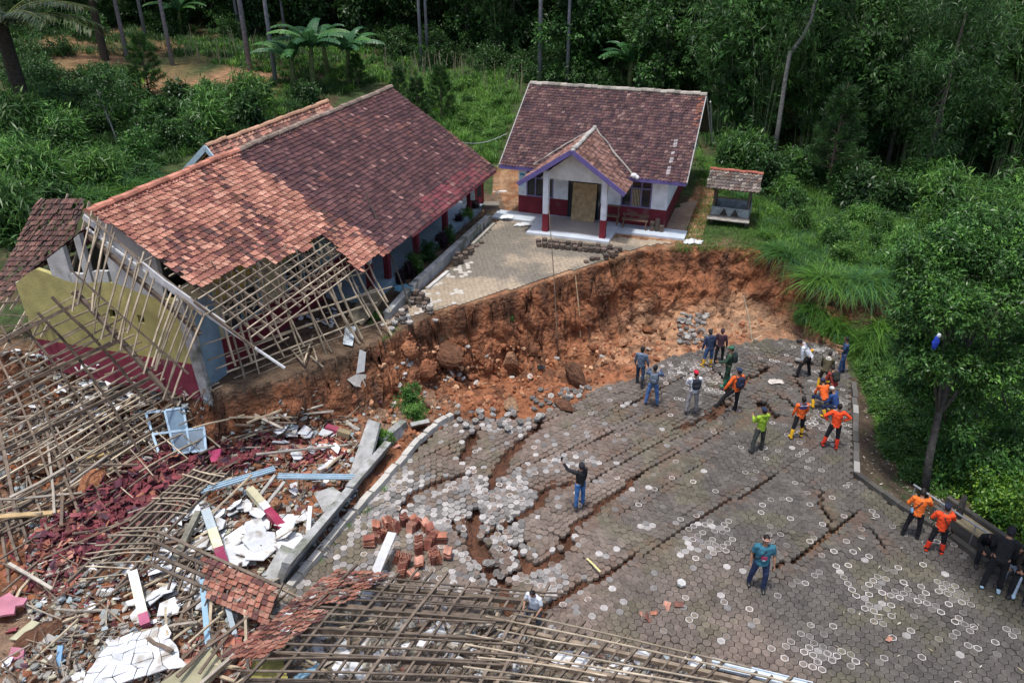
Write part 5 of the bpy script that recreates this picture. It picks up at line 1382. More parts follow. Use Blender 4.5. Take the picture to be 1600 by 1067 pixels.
def cloud(blobs, n, L, Wd, pal, seed, droop=.2, clump=.35, inner=.45):
    g = np.random.default_rng(seed)
    r3 = np.array([b[1] if hasattr(b[1], '__len__') else (b[1],) * 3 for b in blobs], float); c3 = np.array([b[0] for b in blobs], float)
    wgt = (r3.prod(1)) ** (2 / 3); wgt /= wgt.sum()
    nc = max(8, n // 14)
    bi = g.choice(len(blobs), nc, p=wgt)
    d = g.normal(size=(nc, 3)); d /= np.linalg.norm(d, axis=1)[:, None]
    rad = inner + (1 - inner) * g.random(nc) ** .6; rad *= g.uniform(.85, 1.15, nc)
    cc = c3[bi] + d * r3[bi] * rad[:, None]
    ci = g.integers(0, nc, n)
    P = cc[ci] + g.normal(size=(n, 3)) * clump * (L * 1.6)
    D = g.normal(size=(n, 3)) * .8 + d[ci] * .8; D[:, 2] -= droop
    Nn = g.normal(size=(n, 3)) * .5 + np.array([0, 0, 1.0]) + d[ci] * .4
    pal = np.array(pal) * 1.3; kc = g.integers(0, len(pal), nc); jc = g.uniform(.7, 1.3, nc)
    T = pal[kc[ci]] * (jc[ci] * g.uniform(.8, 1.2, n))[:, None]
    return leaf_arrays(P, D, Nn, L * g.uniform(.6, 1.25, n), Wd * g.uniform(.7, 1.2, n), T)
def proto_link(name, arr, m, parent):
    V, F, T = arr
    return np_mesh(name, V.astype(np.float32), F, T.astype(np.float32), m, parent, world=False)
def trunk_mb(pts, r0, r1, limbs=(), c=(.13, .11, .09), n=8):
    mb = MB(); k = len(pts)
    mb.tube(pts, [r0 + (r1 - r0) * i / (k - 1) for i in range(k)], c, n=n)
    for (a, b, r) in limbs:
        a = Vector(a); b = Vector(b); m_ = a.lerp(b, .5) + Vector((0, 0, .1 * (b - a).length)); mb.tube([a, m_, b], [r, r * .7, r * .3], c, n=5)
    return mb
def make_tree(name, label, h, blobs, nleaf, L, Wd, pal, seed, r0=.18, tc=(.10, .085, .07), cat="tree", trunk_top=None, droop=.2, lean=(0, 0)):
    r = thing(name, label, cat)
    top = trunk_top or h * .75
    pts = [(lean[0] * t, lean[1] * t, top * t - .3 * (t == 0)) for t in (0, .35, .7, 1)]
    limbs = [((lean[0] * .6, lean[1] * .6, top * (.45 + .05 * i)), b[0], r0 * .35) for i, b in enumerate(blobs[:8])]
    trunk_mb(pts, r0, r0 * .35, limbs, tc).build("trunk", M["bark"], r, world=False, smooth=True)
    proto_link("crown", cloud(blobs, nleaf, L, Wd, pal, seed, droop), M["leaf"], r)
    return r
used = set()
def put(proto, loc, rz=None, s=1.0, label=None, group=None, sz=None):
    c = proto if proto.name not in used else copy_tree(proto)
    used.add(proto.name)
    c.location = loc; c.rotation_euler = (0, 0, random.uniform(0, 6.28) if rz is None else rz); c.scale = (s, s, s * (sz or random.uniform(.9, 1.12)))
    if label: c["label"] = label
    if group: c["group"] = group
    return c
def rb(n, R_, z0, z1, r0, r1, seed):
    g = random.Random(seed); o = []
    for k in range(n):
        t = k / max(1, n - 1); z = z0 + (z1 - z0) * t; rr = R_ * math.sin(math.pi * (.12 + .8 * t)) * g.uniform(.35, 1); a = g.uniform(0, 6.28)
        q = g.uniform(r0, r1); o.append(((rr * math.cos(a), rr * math.sin(a), z), (q, q, q * .75)))
    return o
# background wood
fa = [make_tree("forest_tree", "dark broad crowned tree in the wood behind the houses", 12, rb(17, 3.0, 1.5, 11.5, 1.2, 1.9, 1), 11000, .34, .15, DKG, 1),
      make_tree("forest_tree", "tall narrow dark tree in the wood behind the houses", 14, rb(18, 2.2, 2.5, 13.5, 1.0, 1.6, 2), 10000, .38, .13, DKG + MDG[:1], 2),
      make_tree("forest_tree", "mid green rounded tree in the wood behind the houses", 9, rb(15, 2.8, 1.2, 8.2, 1.1, 1.7, 3), 10000, .32, .15, DKG + MDG[:2], 3)]
def front(x): return float(np.interp(x, [-60, -40, -25, -12, 0, 7, 13, 18, 24, 34, 60], [66, 68, 73, 74, 68, 59, 49, 44, 41, 37, 36]))
cnt = 0
LB_ = ["dark broad crowned tree in the wood behind the houses", "tall narrow dark tree in the wood behind the houses", "mid green rounded tree in the wood behind the houses"]
for row, off in enumerate((2.5, 7.5, 13, 20, 29)):
    x = -58
    while x < 58:
        y = front(x) + off + random.uniform(-1.5, 1.5)
        if abs(x) < .70 * y + 3:
            k = random.choice((0, 1, 2) if x > 5 or row > 0 else (0, 2)); s = random.uniform(.85, 1.25) * (1.0 + .06 * row)
            z = H(x, y)
            put(fa[k], (x, y, z - .2), s=s, label=LB_[k], group=("broad", "narrow", "rounded")[k] + " trees of the background wood"); cnt += 1
        x += random.uniform(3.6, 5.2)
# bare pine stems with their crowns high up
pine_h = make_tree("tall_pine", "x", 16, rb(10, 1.8, 10.5, 17, 1.0, 1.5, 7), 5000, .30, .06, DKG, 7, r0=.17, tc=(.22, .21, .23), trunk_top=16)
for (a, b, lab, s) in [(200, 95, "slim pine stem between the palm and the red field", 1), (228, 60, "slim pine stem behind the young bushy pine", .9), (270, 104, "straight pine stem standing at the red field's edge", 1), (375, 60, "thin pine stem just left of the thick pine stem", .8), (391, 112, "thick dark pine stem at the right of the red field", 1.25), (431, 130, "slim grey pine stem left of the banana plants", 1),
                       (446, 60, "distant pine stem behind the banana plants", .8), (476, 55, "second distant pine stem behind the banana plants", .7), (659, 108, "pine stem rising behind the stakes left of the ridge", .9), (669, 104, "pine stem close beside its twin behind the stakes", .8), (565, 70, "thin pine stem between banana plants and stakes", .7), (843, 132, "pine stem behind the left end of the house roof", 1.1), (886, 134, "pine stem with pale bands behind the house roof", .9), (955, 60, "short thin stem deep in the wood behind the house", .7), (718, 60, "thin stem deep in the dark wood", .7), (1580, 110, "thin pale stem in the wood at the right edge", .6)]:
    p = G(a, b); put(pine_h, p, s=s, label=lab, sz=1.0)
# leaning tree at the right
lt = thing("leaning_tree", "slender grey tree bending to the right at the bamboo edge", "tree", tuple(G(1208, 252)))
yb_ = lt.location.y
lp = [lt.location - Vector((0, 0, .3)), WY(1216, 200, yb_), WY(1226, 130, yb_), WY(1234, 85, yb_), WY(1256, 55, yb_), WY(1268, 30, yb_), WY(1276, -10, yb_), WY(1285, -60, yb_)]
MB().tube(lp, [.14, .13, .12, .11, .10, .09, .08, .06], (.2, .19, .17), n=8).build("trunk", M["bark"], lt, smooth=True)
V_, F_, T_ = cloud([(lp[-1] + Vector((0, 0, .5)), 1.6), (lp[-1] + Vector((1, .5, 1.2)), 1.3)], 3000, .3, .1, DKG, 77); np_mesh("crown", V_, F_, T_, M["leaf"], lt)
# bamboo
def make_bamboo(seed, n=24, h=10, nl=9000):
    g = random.Random(seed); r = thing("bamboo_clump", "x", "bamboo"); mb = MB(); tips = []
    for k in range(n):
        a = g.uniform(0, 6.28); q = g.uniform(.05, .9); hh = h * g.uniform(.7, 1.1); ln = g.uniform(.6, 2.6)
        b = Vector((q * math.cos(a), q * math.sin(a), -.2)); pts = []
        for i in range(8):
            t = i / 7; pts.append(b + Vector((math.cos(a) * ln * t ** 2.2, math.sin(a) * ln * t ** 2.2, hh * (t - .12 * t ** 3))))
        mb.tube(pts, [.045 * (1 - .8 * i / 7) for i in range(8)], g.choice([(.18, .24, .09), (.26, .30, .14), (.12, .18, .07), (.33, .33, .2)]), n=5)
        tips += [pts[i] + Vector((g.gauss(0, .3), g.gauss(0, .3), g.gauss(0, .25))) for i in range(2, 8)] * 1
    mb.build("culms", M["bark"], r, world=False)
    gg = np.random.default_rng(seed); tp = np.array(tips); nc = nl // 12
    cc = tp[gg.integers(0, len(tp), nc)] + gg.normal(size=(nc, 3)) * np.array([.65, .65, .6])
    ci = gg.integers(0, nc, nl); dd = gg.normal(size=(nc, 3)); dd[:, 2] = -abs(dd[:, 2]) * .6 - .3
    P = cc[ci] + gg.normal(size=(nl, 3)) * .12; D = dd[ci] + gg.normal(size=(nl, 3)) * .55
    pal = np.array(DKG + MDG) * 1.3; T = pal[gg.integers(0, len(pal), nc)[ci]] * gg.uniform(.7, 1.3, nl)[:, None]
    proto_link("leaves", leaf_arrays(P, D, gg.normal(size=(nl, 3)) * .6 + np.array([0, 0, 1.]), gg.uniform(.25, .5, nl), gg.uniform(.035, .06, nl), T, .1), M["leaf"], r)
    return r
bam = [make_bamboo(1), make_bamboo(2, 20, 8.5), make_bamboo(3, 28, 11, 11000)]
for i, (a, b, s, lab) in enumerate([(1085, 165, 1, "bamboo clump behind the right end of the house roof"), (1140, 210, 1.05, "bamboo clump with pale culms right of the house gable"), (1185, 235, .9, "bamboo clump left of the leaning grey tree"), (1040, 135, .9, "bamboo clump behind the house ridge"), (1260, 235, .85, "bamboo clump right of the leaning grey tree"),
                                   (1345, 250, .9, "bamboo clump behind the young pine"), (1420, 262, .95, "bamboo clump in the dark wood on the right"), (1495, 270, .9, "bamboo clump above the big leafy tree"), (1570, 285, .95, "bamboo clump at the right edge of the wood"), (1640, 300, 1, "bamboo clump leaning in from beyond the right edge"), (970, 118, .8, "bamboo clump in the wood behind the house"), (780, 95, .8, "bamboo clump in the wood left of the house"), (1520, 210, 1, "tall bamboo clump deep in the right wood")]):
    p = G(a, b); put(bam[i % 3], p, s=s, label=lab)
# young pines: whorls of needle tufts
def make_pine(seed, h=4.0, wh=8, spread_=1.2, pal=MDG):
    g = random.Random(seed); gg = np.random.default_rng(seed); r = thing("young_pine", "x", "pine tree")
    mb = MB(); mb.tube([(0, 0, -.2), (.05, 0, h * .5), (0, 0, h)], [.07, .05, .02], (.16, .11, .08), n=6); cs = []
    for k in range(wh):
        z = h * (.22 + .74 * k / wh); R_ = spread_ * (1 - .75 * k / wh) * g.uniform(.75, 1.1); m = g.choice((4, 5, 6)); a0 = g.random() * 6
        for i in range(m):
            a = a0 + 6.28 * i / m + g.uniform(-.3, .3); e = Vector((R_ * math.cos(a), R_ * math.sin(a), z + R_ * .45)); s_ = Vector((0, 0, z))
            mb.tube([s_, s_.lerp(e, .6) + Vector((0, 0, -.05)), e], [.02, .015, .008], (.14, .10, .07), n=4)
            for q in (.45, .62, .78, .92, 1.02): cs.append((s_.lerp(e, q), (e - s_).normalized()))
    cs += [(Vector((0, 0, h * q)), Vector((0, 0, 1))) for q in (.85, .93, 1.0)]
    mb.build("trunk", M["bark"], r, world=False)
    n = len(cs) * 42; ci = gg.integers(0, len(cs), n); C0 = np.array([c[0] for c in cs]); D0 = np.array([c[1] for c in cs])
    D = D0[ci] * .7 + gg.normal(size=(n, 3)) * .6; D[:, 2] += .35
    P = C0[ci] + gg.normal(size=(n, 3)) * .05; pal = np.array(pal); T = pal[gg.integers(0, 4, len(cs))[ci]] * gg.uniform(.7, 1.3, n)[:, None]
    proto_link("needles", leaf_arrays(P, D, gg.normal(size=(n, 3)), gg.uniform(.20, .34, n), gg.uniform(.018, .03, n), T, 0), M["leaf"], r)
    return r
yp = [make_pine(5), make_pine(6, 4.6, 9, 1.3, DKG + MDG)]
for i, (a, b, s, lab) in enumerate([(236, 158, .95, "bushy young pine in front of the red field"), (655, 215, .75, "young pine just above the school ridge end"), (690, 190, .8, "young pine between the school ridge and the stakes"), (625, 165, .6, "small young pine left of the ridge end above the weeds"), (1292, 300, 1.15, "young pine standing alone before the dark wood on the right"), (1300, 262, .9, "young pine behind the lone one on the right"), (560, 140, .6, "small pine beside the banana plants")]):
    put(yp[1] if a > 1200 else yp[i % 2], G(a, b), s=s, label=lab)
big_pine = make_tree("large_pine", "soft dark pine filling the wood above the big leafy tree", 11, rb(22, 2.6, 2.2, 10.5, .9, 1.3, 31), 16000, .34, .035, DKG + MDG[:2], 31, droop=.1)
put(big_pine, G(1440, 292), s=.95)
put(big_pine, G(1385, 262), s=.85, label="soft dark pine left of the larger one in the right wood")
# bananas
def big_leaf(mb, base, a, L, up, w, c, tears=True, droopk=.9):
    """an arching midrib with the blade torn into side strips that hang from it"""
    d = Vector((math.cos(a), math.sin(a), 0)); s = Vector((-d.y, d.x, 0)); n = 16; pts = []
    for i in range(n + 1):
        t = i / n; pts.append(base + d * (L * (t * math.cos(up) + .35 * t * t)) + Vector((0, 0, L * (math.sin(up) * t - droopk * .62 * t ** 2.6))))
    for sg in (-1, 1):
        hang = random.uniform(.1, .5)
        for i in range(2, n):
            wa = w * math.sin(math.pi * (i / n) ** .8) ** .55 * random.uniform(.93, 1.05); hg = hang + random.uniform(-.04, .08); fw = (pts[min(i + 1, n)] - pts[i]) * random.uniform(.4, .6)
            e0 = pts[i].lerp(pts[min(i + 1, n)], .04); e1 = pts[i].lerp(pts[min(i + 1, n)], .97); o_ = s * sg * wa * math.cos(hg) - Vector((0, 0, wa * math.sin(hg))) + fw
            m0 = e0 + o_ * .5 + Vector((0, 0, wa * .12)); m1 = e1 + o_ * .5 + Vector((0, 0, wa * .12))
            mb.add([e0, e1, m1, m0, e1 + o_ * .98, e0 + o_], [(0, 1, 2, 3), (3, 2, 4, 5)], jit(c, .1))
    mb.tube(pts, [.03 * (1 - .7 * i / n) for i in range(n + 1)], (c[0] * 1.6, c[1] * 1.4, c[2] * 1.5), n=4)
def make_banana(seed, h=1.3, pal=((.055, .15, .05), (.08, .2, .05), (.045, .12, .05))):
    random.seed(seed); r = thing("banana_plant", "x", "banana plant"); mb = MB(); mb.tube([(0, 0, -.2), (.05, 0, h * .5), (0, .05, h)], [.14, .12, .08], (.12, .14, .05), n=8); mb.build("stem", M["bark"], r, world=False, smooth=True)
    for k in range(12):
        mb = MB(); big_leaf(mb, Vector((0, .05, h - .1)), k * 2.4 + random.uniform(-.3, .3), random.uniform(1.5, 2.3), random.uniform(.75, 1.4), random.uniform(.24, .33), random.choice(pal), droopk=.8); mb.build("leaf", M["frond"], r, world=False)
    return r
ba = [make_banana(41), make_banana(42, 1.7), make_banana(43, .7, ((.16, .26, .04), (.12, .24, .04)))]
for (k, a, b, s, lab) in [(1, 492, 142, 1.75, "tallest banana plant above the school ridge"), (0, 462, 140, 1.6, "banana plant at the left of the banana group"), (1, 548, 138, 1.5, "banana plant at the right of the banana group"), (0, 512, 120, 1.6, "banana plant behind the right of the banana group"), (0, 985, 146, 1.6, "banana plant showing over the house ridge"), (0, 285, 55, 1.4, "banana plant in the shade behind the red field"), (2, 220, 150, 1.1, "small yellow green banana plant by the young pine"), (2, 405, 140, .5, "tiny yellow green banana plant at the field edge")]:
    put(ba[k], G(a, b), s=s, label=lab, sz=1.0)
random.seed(99)
# palms, top left
def make_palm(seed, h=6, nf=17, fl=4.6):
    random.seed(seed); gg = np.random.default_rng(seed); r = thing("sugar_palm", "x", "palm tree")
    MB().tube([(0, 0, -.3), (0, 0, h * .5), (0, 0, h)], [.35, .32, .28], (.05, .04, .03), n=9).build("trunk", M["bark"], r, world=False)
    for k in range(nf):
        a = k * 2.4 + random.uniform(-.2, .2); up = random.uniform(-.1, 1.25); d = Vector((math.cos(a), math.sin(a), 0)); pts = []
        for i in range(13):
            t = i / 12; pts.append(Vector((0, 0, h)) + d * fl * t * math.cos(up * (1 - .5 * t)) + Vector((0, 0, fl * (math.sin(up) * t - .55 * t ** 2.3))))
        f = MB().tube(pts, [.05 * (1 - .8 * i / 12) for i in range(13)], (.08, .1, .03), n=4).build("frond_rib", M["bark"], r, world=False)
        n = 220; ti = gg.uniform(.08, 1, n) * 11.99; i0 = ti.astype(int); fr = (ti - i0)[:, None]; pa = np.array([tuple(p) for p in pts]); P = pa[i0] * (1 - fr) + pa[i0 + 1] * fr
        sd = np.array([-d.y, d.x, 0.]); sg = gg.choice([-1, 1], n)[:, None]; T_ = pa[i0 + 1] - pa[i0]; T_ /= np.linalg.norm(T_, axis=1)[:, None]
        D = sd * sg * 1.0 + T_ * .6 + gg.normal(size=(n, 3)) * .12; D[:, 2] -= .45
        pal = np.array([(.03, .055, .018), (.045, .075, .022), (.10, .11, .05)]); tt = pal[gg.integers(0, 3, n)] * gg.uniform(.7, 1.3, n)[:, None]
        proto_link("leaflets", leaf_arrays(P, D, np.tile(np.array([0, 0, 1.]), (n, 1)), gg.uniform(.5, .85, n), np.full(n, .05), tt, .2), M["leaf"], f)
    return r
pa_ = make_palm(51)
p = G(48, 200); put(pa_, p, s=1.25, label="big dark palm in the top left corner", sz=.72)
p = G(165, 95); put(pa_, p, sz=.95, s=.85, label="palm with fronds hanging in at the top edge left of the pines")
random.seed(100)
# shrubs and small trees
def make_shrub(seed, label, pal, n=2600, L=.14, Wd=.06, R_=.8, h=1.1, droop=.2, name="shrub"):
    return make_tree(name, label, h, rb(8, R_ * .8, .15, h, R_ * .38, R_ * .6, seed), n, L, Wd, pal, seed, r0=.035, cat=name.replace("_", " "), trunk_top=h * .6, droop=droop)
shr = [make_shrub(61, "x", MDG), make_shrub(62, "x", DKG + MDG), make_shrub(63, "x", LTG), make_shrub(64, "x", YLG, 3400, .11, .055), make_shrub(65, "x", DKG, 2600, .2, .08), make_shrub(66, "x", MDG + LTG, 2200, .34, .05, .8, 1.2, .35)]
SL = ["mid green shrub", "dark green shrub", "light green shrub", "bright yellow green shrub", "dark coarse leaved shrub", "feathery green shrub"]
def bushes(poly, n, kinds, s, where, sz=None):
    for p in Gmany(n, poly):
        k = random.choice(kinds); put(shr[k], (p.x, p.y, p.z - .1), s=random.uniform(*s), label=SL[k] + " " + where, group=SL[k] + "s " + where, sz=sz)
def thicket(poly, n, pal, s, label, L=.17, Wd=.075, dens=1900, sd=500):
    bl = [(p + Vector((0, 0, .45 * q)), (.8 * q, .8 * q, .7 * q)) for p in Gmany(n, poly) for q in (random.uniform(*s),)]
    V, F, T = cloud(bl, n * dens, L, Wd, pal, sd); o = np_mesh("undergrowth", V, F, T, M["leaf"]); tag(o, label, None, None, "stuff")
bushes([(0, 170), (120, 150), (250, 170), (420, 150), (560, 150), (500, 165), (330, 225), (220, 300), (130, 310), (0, 400)], 70, (0, 1, 1, 4, 5), (.8, 1.6), "on the slope behind the school")
thicket([(0, 60), (150, 110), (240, 165), (100, 200), (0, 220)], 22, DKG + MDG[:1], (1.0, 1.9), "dark undergrowth under the palm", .2, .08, sd=501)
bushes([(600, 150), (700, 120), (800, 140), (790, 230), (740, 235), (690, 180)], 22, (2, 0, 2), (.5, .9), "in the weeds between school and house")
thicket([(800, 120), (1100, 130), (1110, 150), (800, 131)], 16, DKG + MDG[:2], (1.0, 1.7), "undergrowth behind the house ridge", sd=502)
bushes([(1090, 225), (1230, 260), (1400, 300), (1600, 330), (1600, 400), (1400, 350), (1200, 320), (1100, 260)], 55, (0, 1, 4, 5, 5), (.8, 1.5), "at the edge of the right wood")
bushes([(1190, 330), (1250, 330), (1500, 350), (1500, 425), (1350, 430), (1230, 385)], 34, (0, 2, 5), (.35, .8), "on the grassy bank right of the hut")
bushes([(1480, 650), (1600, 610), (1660, 700), (1640, 850), (1590, 835), (1500, 775), (1458, 725)], 64, (3, 3, 3, 0), (.8, 1.2), "beyond the bench on the right")
bushes([(1470, 700), (1530, 720), (1580, 800), (1520, 780), (1465, 750)], 16, (3, 3, 0), (.8, 1.1), "close behind the rail and bench")
thicket([(1410, 620), (1450, 640), (1455, 730), (1425, 680)], 8, MDG + LTG[:2], (.4, .7), "low plants under the big leafy tree", .12, .06, 1200, 503)
thicket([(1500, 540), (1600, 540), (1640, 640), (1520, 640)], 14, DKG + MDG, (.9, 1.3), "shaded undergrowth behind the big leafy tree", sd=504)
thicket([(560, 60), (820, 60), (1000, 100), (820, 128), (640, 105), (560, 95)], 28, DKG + MDG, (1.1, 2.0), "undergrowth at the foot of the wood behind the stakes", .2, .09, sd=505)
thicket([(0, 20), (400, 20), (560, 60), (300, 62), (0, 60)], 24, DKG + MDG[:2], (1.2, 2.2), "undergrowth at the foot of the wood behind the red field", .22, .09, sd=506)
fern = shr[5]
for (a, b, s, k, lab) in [(30, 225, 1.7, 5, "large feathery fern like shrub at the left edge"), (72, 205, 1.3, 5, "feathery shrub right of the large fern like one"), (325, 158, .7, 0, "small single shrub on the red field"), (643, 640, .62, 0, "green shrub growing at the trench edge by the fallen wall"), (652, 655, .5, 2, "light green plant at the foot of the trench shrub"), (598, 700, .55, 3, "yellowish shrub behind the fallen retaining wall"), (590, 715, .4, 0, "small green shrub against the fallen wall"), (800, 505, .12, 0, "tiny green weed in the trench")]:
    p = G(a, b); put(shr[k], p, s=s, label=lab)
pu = make_shrub(67, "x", PUR_L, 2200, .12, .06, .55, .9)
for (a, b, s, k, lab) in [(640, 432, .6, "p", "purple leaved shrub nearest the torn end of the verandah"), (652, 425, .6, 2, "light green plant in front of the first purple shrub"), (668, 405, .6, 1, "dark green shrub in the verandah garden"), (690, 385, .6, "p", "purple leaved shrub in the middle of the verandah garden"), (705, 375, .45, 0, "green plant right of the middle purple shrub"), (718, 352, .55, "p", "purple leaved shrub by the hanging white things"), (728, 345, .45, 2, "leafy green plant near the far end of the retaining wall"), (741, 332, .6, "p", "purple leaved shrub nearest the house"), (625, 440, .5, "p", "small purple shrub beside the second post")]:
    p = W(a, b, TZ + .05); put(pu if k == "p" else shr[k], (p.x, p.y, TZ), s=s, label=lab)
for (a, b, s, lab) in [(585, 500, .3, "small weed by the broken panel"), (1250, 500, .4, "small weed on the red soil right of the scarp")]:
    put(shr[2], G(a, b), s=s, label=lab)
# small bare-stemmed tree on the left slope
st_ = make_tree("small_tree", "small thin tree with a pale stem on the left slope", 4.5, [((-.4, 0, 3.4), (.9, .8, .7)), ((.5, 0, 2.8), (.9, .7, .6)), ((-.2, .2, 4.3), (.7, .7, .6)), ((.7, 0, 3.8), (.6, .6, .4)), ((-.9, 0, 2.6), (.5, .5, .3))], 2600, .16, .07, DKG + MDG[:1], 71, r0=.06, tc=(.3, .28, .25), lean=(-.5, 0))
put(st_, G(188, 232), rz=.2, s=.95, sz=1)
# the large leafy tree on the right
bt = thing("large_leafy_tree", "large leafy tree with a dark leaning trunk at the right edge", "tree", tuple(W(1446, 775, -.1)))
b0 = bt.location.copy()
tp = [b0, WY(1452, 715, b0.y + .1), WY(1466, 650, b0.y + .4), WY(1482, 590, b0.y + .8), WY(1505, 520, b0.y + 1.2), WY(1520, 450, b0.y + 1.5)]
bl = []
for (a, b, dy, r) in [(1445, 425, .8, .85), (1500, 385, 1.4, .9), (1560, 400, 1.2, 1.0), (1434, 490, .4, .75), (1480, 480, -.2, .9), (1550, 480, .2, 1.0), (1432, 545, .4, .7), (1460, 560, -.2, .85), (1530, 570, .2, .9), (1600, 560, .6, 1.0), (1440, 610, .4, .6), (1500, 625, .2, .6), (1620, 440, 1.2, 1.1), (1570, 640, .8, .6), (1425, 600, .5, .45), (1500, 670, -.2, .5), (1470, 655, .6, .45), (1475, 700, .5, .45), (1535, 700, .3, .6), (1590, 690, .4, .6), (1520, 345, 1.9, .6), (1480, 370, 1.2, .5), (1430, 395, .9, .5), (1650, 520, 1, 1.1), (1590, 360, 1.8, .7)]:
    bl.append((WY(a, b, b0.y + .9 + dy), (r, r, r * .72)))
mb = MB(); mb.tube([tp[0] - Vector((0, 0, .3))] + tp[1:], [.12, .11, .10, .085, .07, .05], (.06, .055, .05), n=9)
for k, q in enumerate(bl): a_ = tp[2 + k % 4]; mb.tube([a_, a_.lerp(q[0], .5) + Vector((0, 0, -.1)), q[0]], [.05, .035, .015], (.07, .065, .055), n=5)
mb.build("trunk", M["bark"], bt, smooth=True)
V_, F_, T_ = cloud(bl, 60000, .135, .055, MDG + DKG[:2] + [(.08, .18, .03)], 81, droop=.3); np_mesh("crown", V_, F_, T_, M["leaf"], bt)
b2 = thing("tree_stump", "short dark stump just left of the bench", "stump", tuple(W(1490, 830, -.1)))
MB().tube([b2.location, b2.location + Vector((.05, .1, .6)), b2.location + Vector((.12, .2, 1.1))], [.12, .10, .07], (.05, .045, .04), n=8).build("trunk", M["bark"], b2, smooth=True)
# unseen tree added beyond the right edge, crown laid out to shade the corner
sh = make_tree("unseen_shade_tree", "unseen tree added beyond the right edge to shade the bench", 9.5, [((-1.2, 0, 9.2), (1.6, 1.6, .8)), ((-3.0, -.3, 9.2), (1.5, 1.5, .7)), ((-4.2, -.6, 9.6), (1.1, 1.5, .6)), ((-3.6, -1.8, 9.6), (1.4, 1.4, .6)), ((-2.4, -2.6, 9.3), (1.5, 1.4, .7)), ((-1, -1.8, 9.2), (1.4, 1.4, .7)), ((.4, -2.6, 9.0), (1.6, 1.6, .7)), ((1.0, 1, 8.6), (1.5, 1.5, .7))], 15000, .2, .09, DKG, 83, r0=.16)
put(sh, (15.6, 15.0, -.5), rz=0, s=1.0, sz=1.0)
# plastic bag caught in the big tree
mb = MB(); c = WY(1462, 535, b0.y - .5); mb.ball(c, (.10, .06, .2), (.02, .06, .45), n=8, m=6, fn=lambda p: p * random.uniform(.8, 1.1)); mb.ball(c + Vector((.03, 0, .2)), (.06, .05, .07), (.5, .55, .6), n=6, m=5); o = mb.build("plastic_bag", M["paint"]); tag(o, "blue and white plastic bag caught in the big leafy tree", "plastic bag")
# ------------------------------------------------------------------ grass
def grass(label, poly, n, blades, L, Wd, pal, arch=.6, rad=.12, name="grass", pts=None, seed=1):
    g = np.random.default_rng(seed)
    P0 = pts if pts is not None else [tuple(p) for p in Gmany(n, poly)]
    P0 = np.array(P0); m = len(P0) * blades; ti = np.repeat(np.arange(len(P0)), blades)
    base = P0[ti] + np.concatenate([g.normal(size=(m, 2)) * rad, np.full((m, 1), -.03)], 1)
    a = g.uniform(0, 2 * np.pi, m); d = np.stack([np.cos(a), np.sin(a), np.zeros(m)], 1)
    Ls = L * g.uniform(.5, 1.2, m) * g.uniform(.7, 1.25, len(P0))[ti]; k = arch * g.uniform(.4, 1.3, m)
    sd = np.stack([-np.sin(a), np.cos(a), np.zeros(m)], 1) * (Wd * g.uniform(.7, 1.2, m) / 2)[:, None]
    Vs = []
    for t, w in ((0, .7), (.4, 1.), (.75, .7), (1., .08)):
        c = base + d * (Ls * k * t ** 1.6)[:, None]; c[:, 2] += Ls * (t * (1 - .12 * k) - .55 * k * t ** 3)
        Vs += [c - sd * w, c + sd * w]
    V = np.stack(Vs, 1).reshape(-1, 3); q = np.array([[0, 1, 3, 2], [2, 3, 5, 4], [4, 5, 7, 6]]); F = (q[None] + (np.arange(m) * 8)[:, None, None]).reshape(-1, 4)
    pal = np.array(pal); T = pal[g.integers(0, len(pal), len(P0))[ti]] * (g.uniform(.75, 1.25, m) * g.uniform(.8, 1.2, len(P0))[ti])[:, None]
    o = np_mesh(name, V, F, np.repeat(T, 3, 0), M["blade"]); return tag(o, label, None, None, "stuff")
GR = [(.09, .22, .03), (.12, .26, .035), (.07, .175, .03), (.15, .30, .045)]
GD = [(.035, .085, .024), (.045, .105, .028), (.028, .07, .02)]
GB = [(.06, .17, .06), (.09, .21, .08), (.05, .13, .05)]
grass("long grass on the bank above the scarp's right end", [(1085, 240), (1230, 290), (1420, 330), (1440, 445), (1330, 440), (1275, 436), (1235, 402), (1190, 372), (1180, 320), (1100, 290)], 1500, 34, .5, .02, GR + GB[:1] + GD[:2], .8, .16, seed=11)
thicket([(1345, 560), (1385, 590), (1415, 690), (1460, 775), (1410, 745), (1368, 660)], 60, LTG + MDG, (.2, .38), "low leafy weeds on the bank right of the road", .09, .045, 700, 507)
grass("long hanging grass along the scarp's right lip", None, 0, 70, 1.0, .024, GR[1:] + GB, 1.5, .12, pts=[(float(x), float(np.interp(x, EX, EY)) + random.uniform(-.15, .4), TZ - .05) for x in np.linspace(11.3, 17, 90)], seed=12)
grass("short grass round the hut and behind the house", [(1050, 395), (1180, 388), (1240, 400), (1190, 330), (1110, 270), (1090, 250), (1090, 330)], 420, 36, .16, .02, LTG, .6, .2, seed=13)
grass("tall weeds between the school and the house", [(600, 130), (800, 105), (815, 130), (770, 258), (700, 205), (640, 160)], 700, 34, .6, .04, LTG + GR, .6, .2, seed=14)
grass("grass on the left slope behind the school", [(0, 225), (150, 160), (420, 130), (600, 125), (330, 225), (140, 325), (60, 330), (0, 390)], 1500, 34, .75, .035, MDG + GD + GR[:2], .9, .2, seed=15)
grass("pale arching grass low on the left slope", [(0, 270), (200, 250), (240, 290), (150, 325), (60, 320), (0, 380)], 170, 60, 1.3, .03, GB + GR, 1.3, .1, seed=16)
grass("vegetable rows behind the stakes", [(270, 62), (560, 75), (820, 118), (810, 140), (600, 130), (470, 125), (330, 100)], 620, 30, .55, .06, MDG + GR, .6, .22, seed=17)
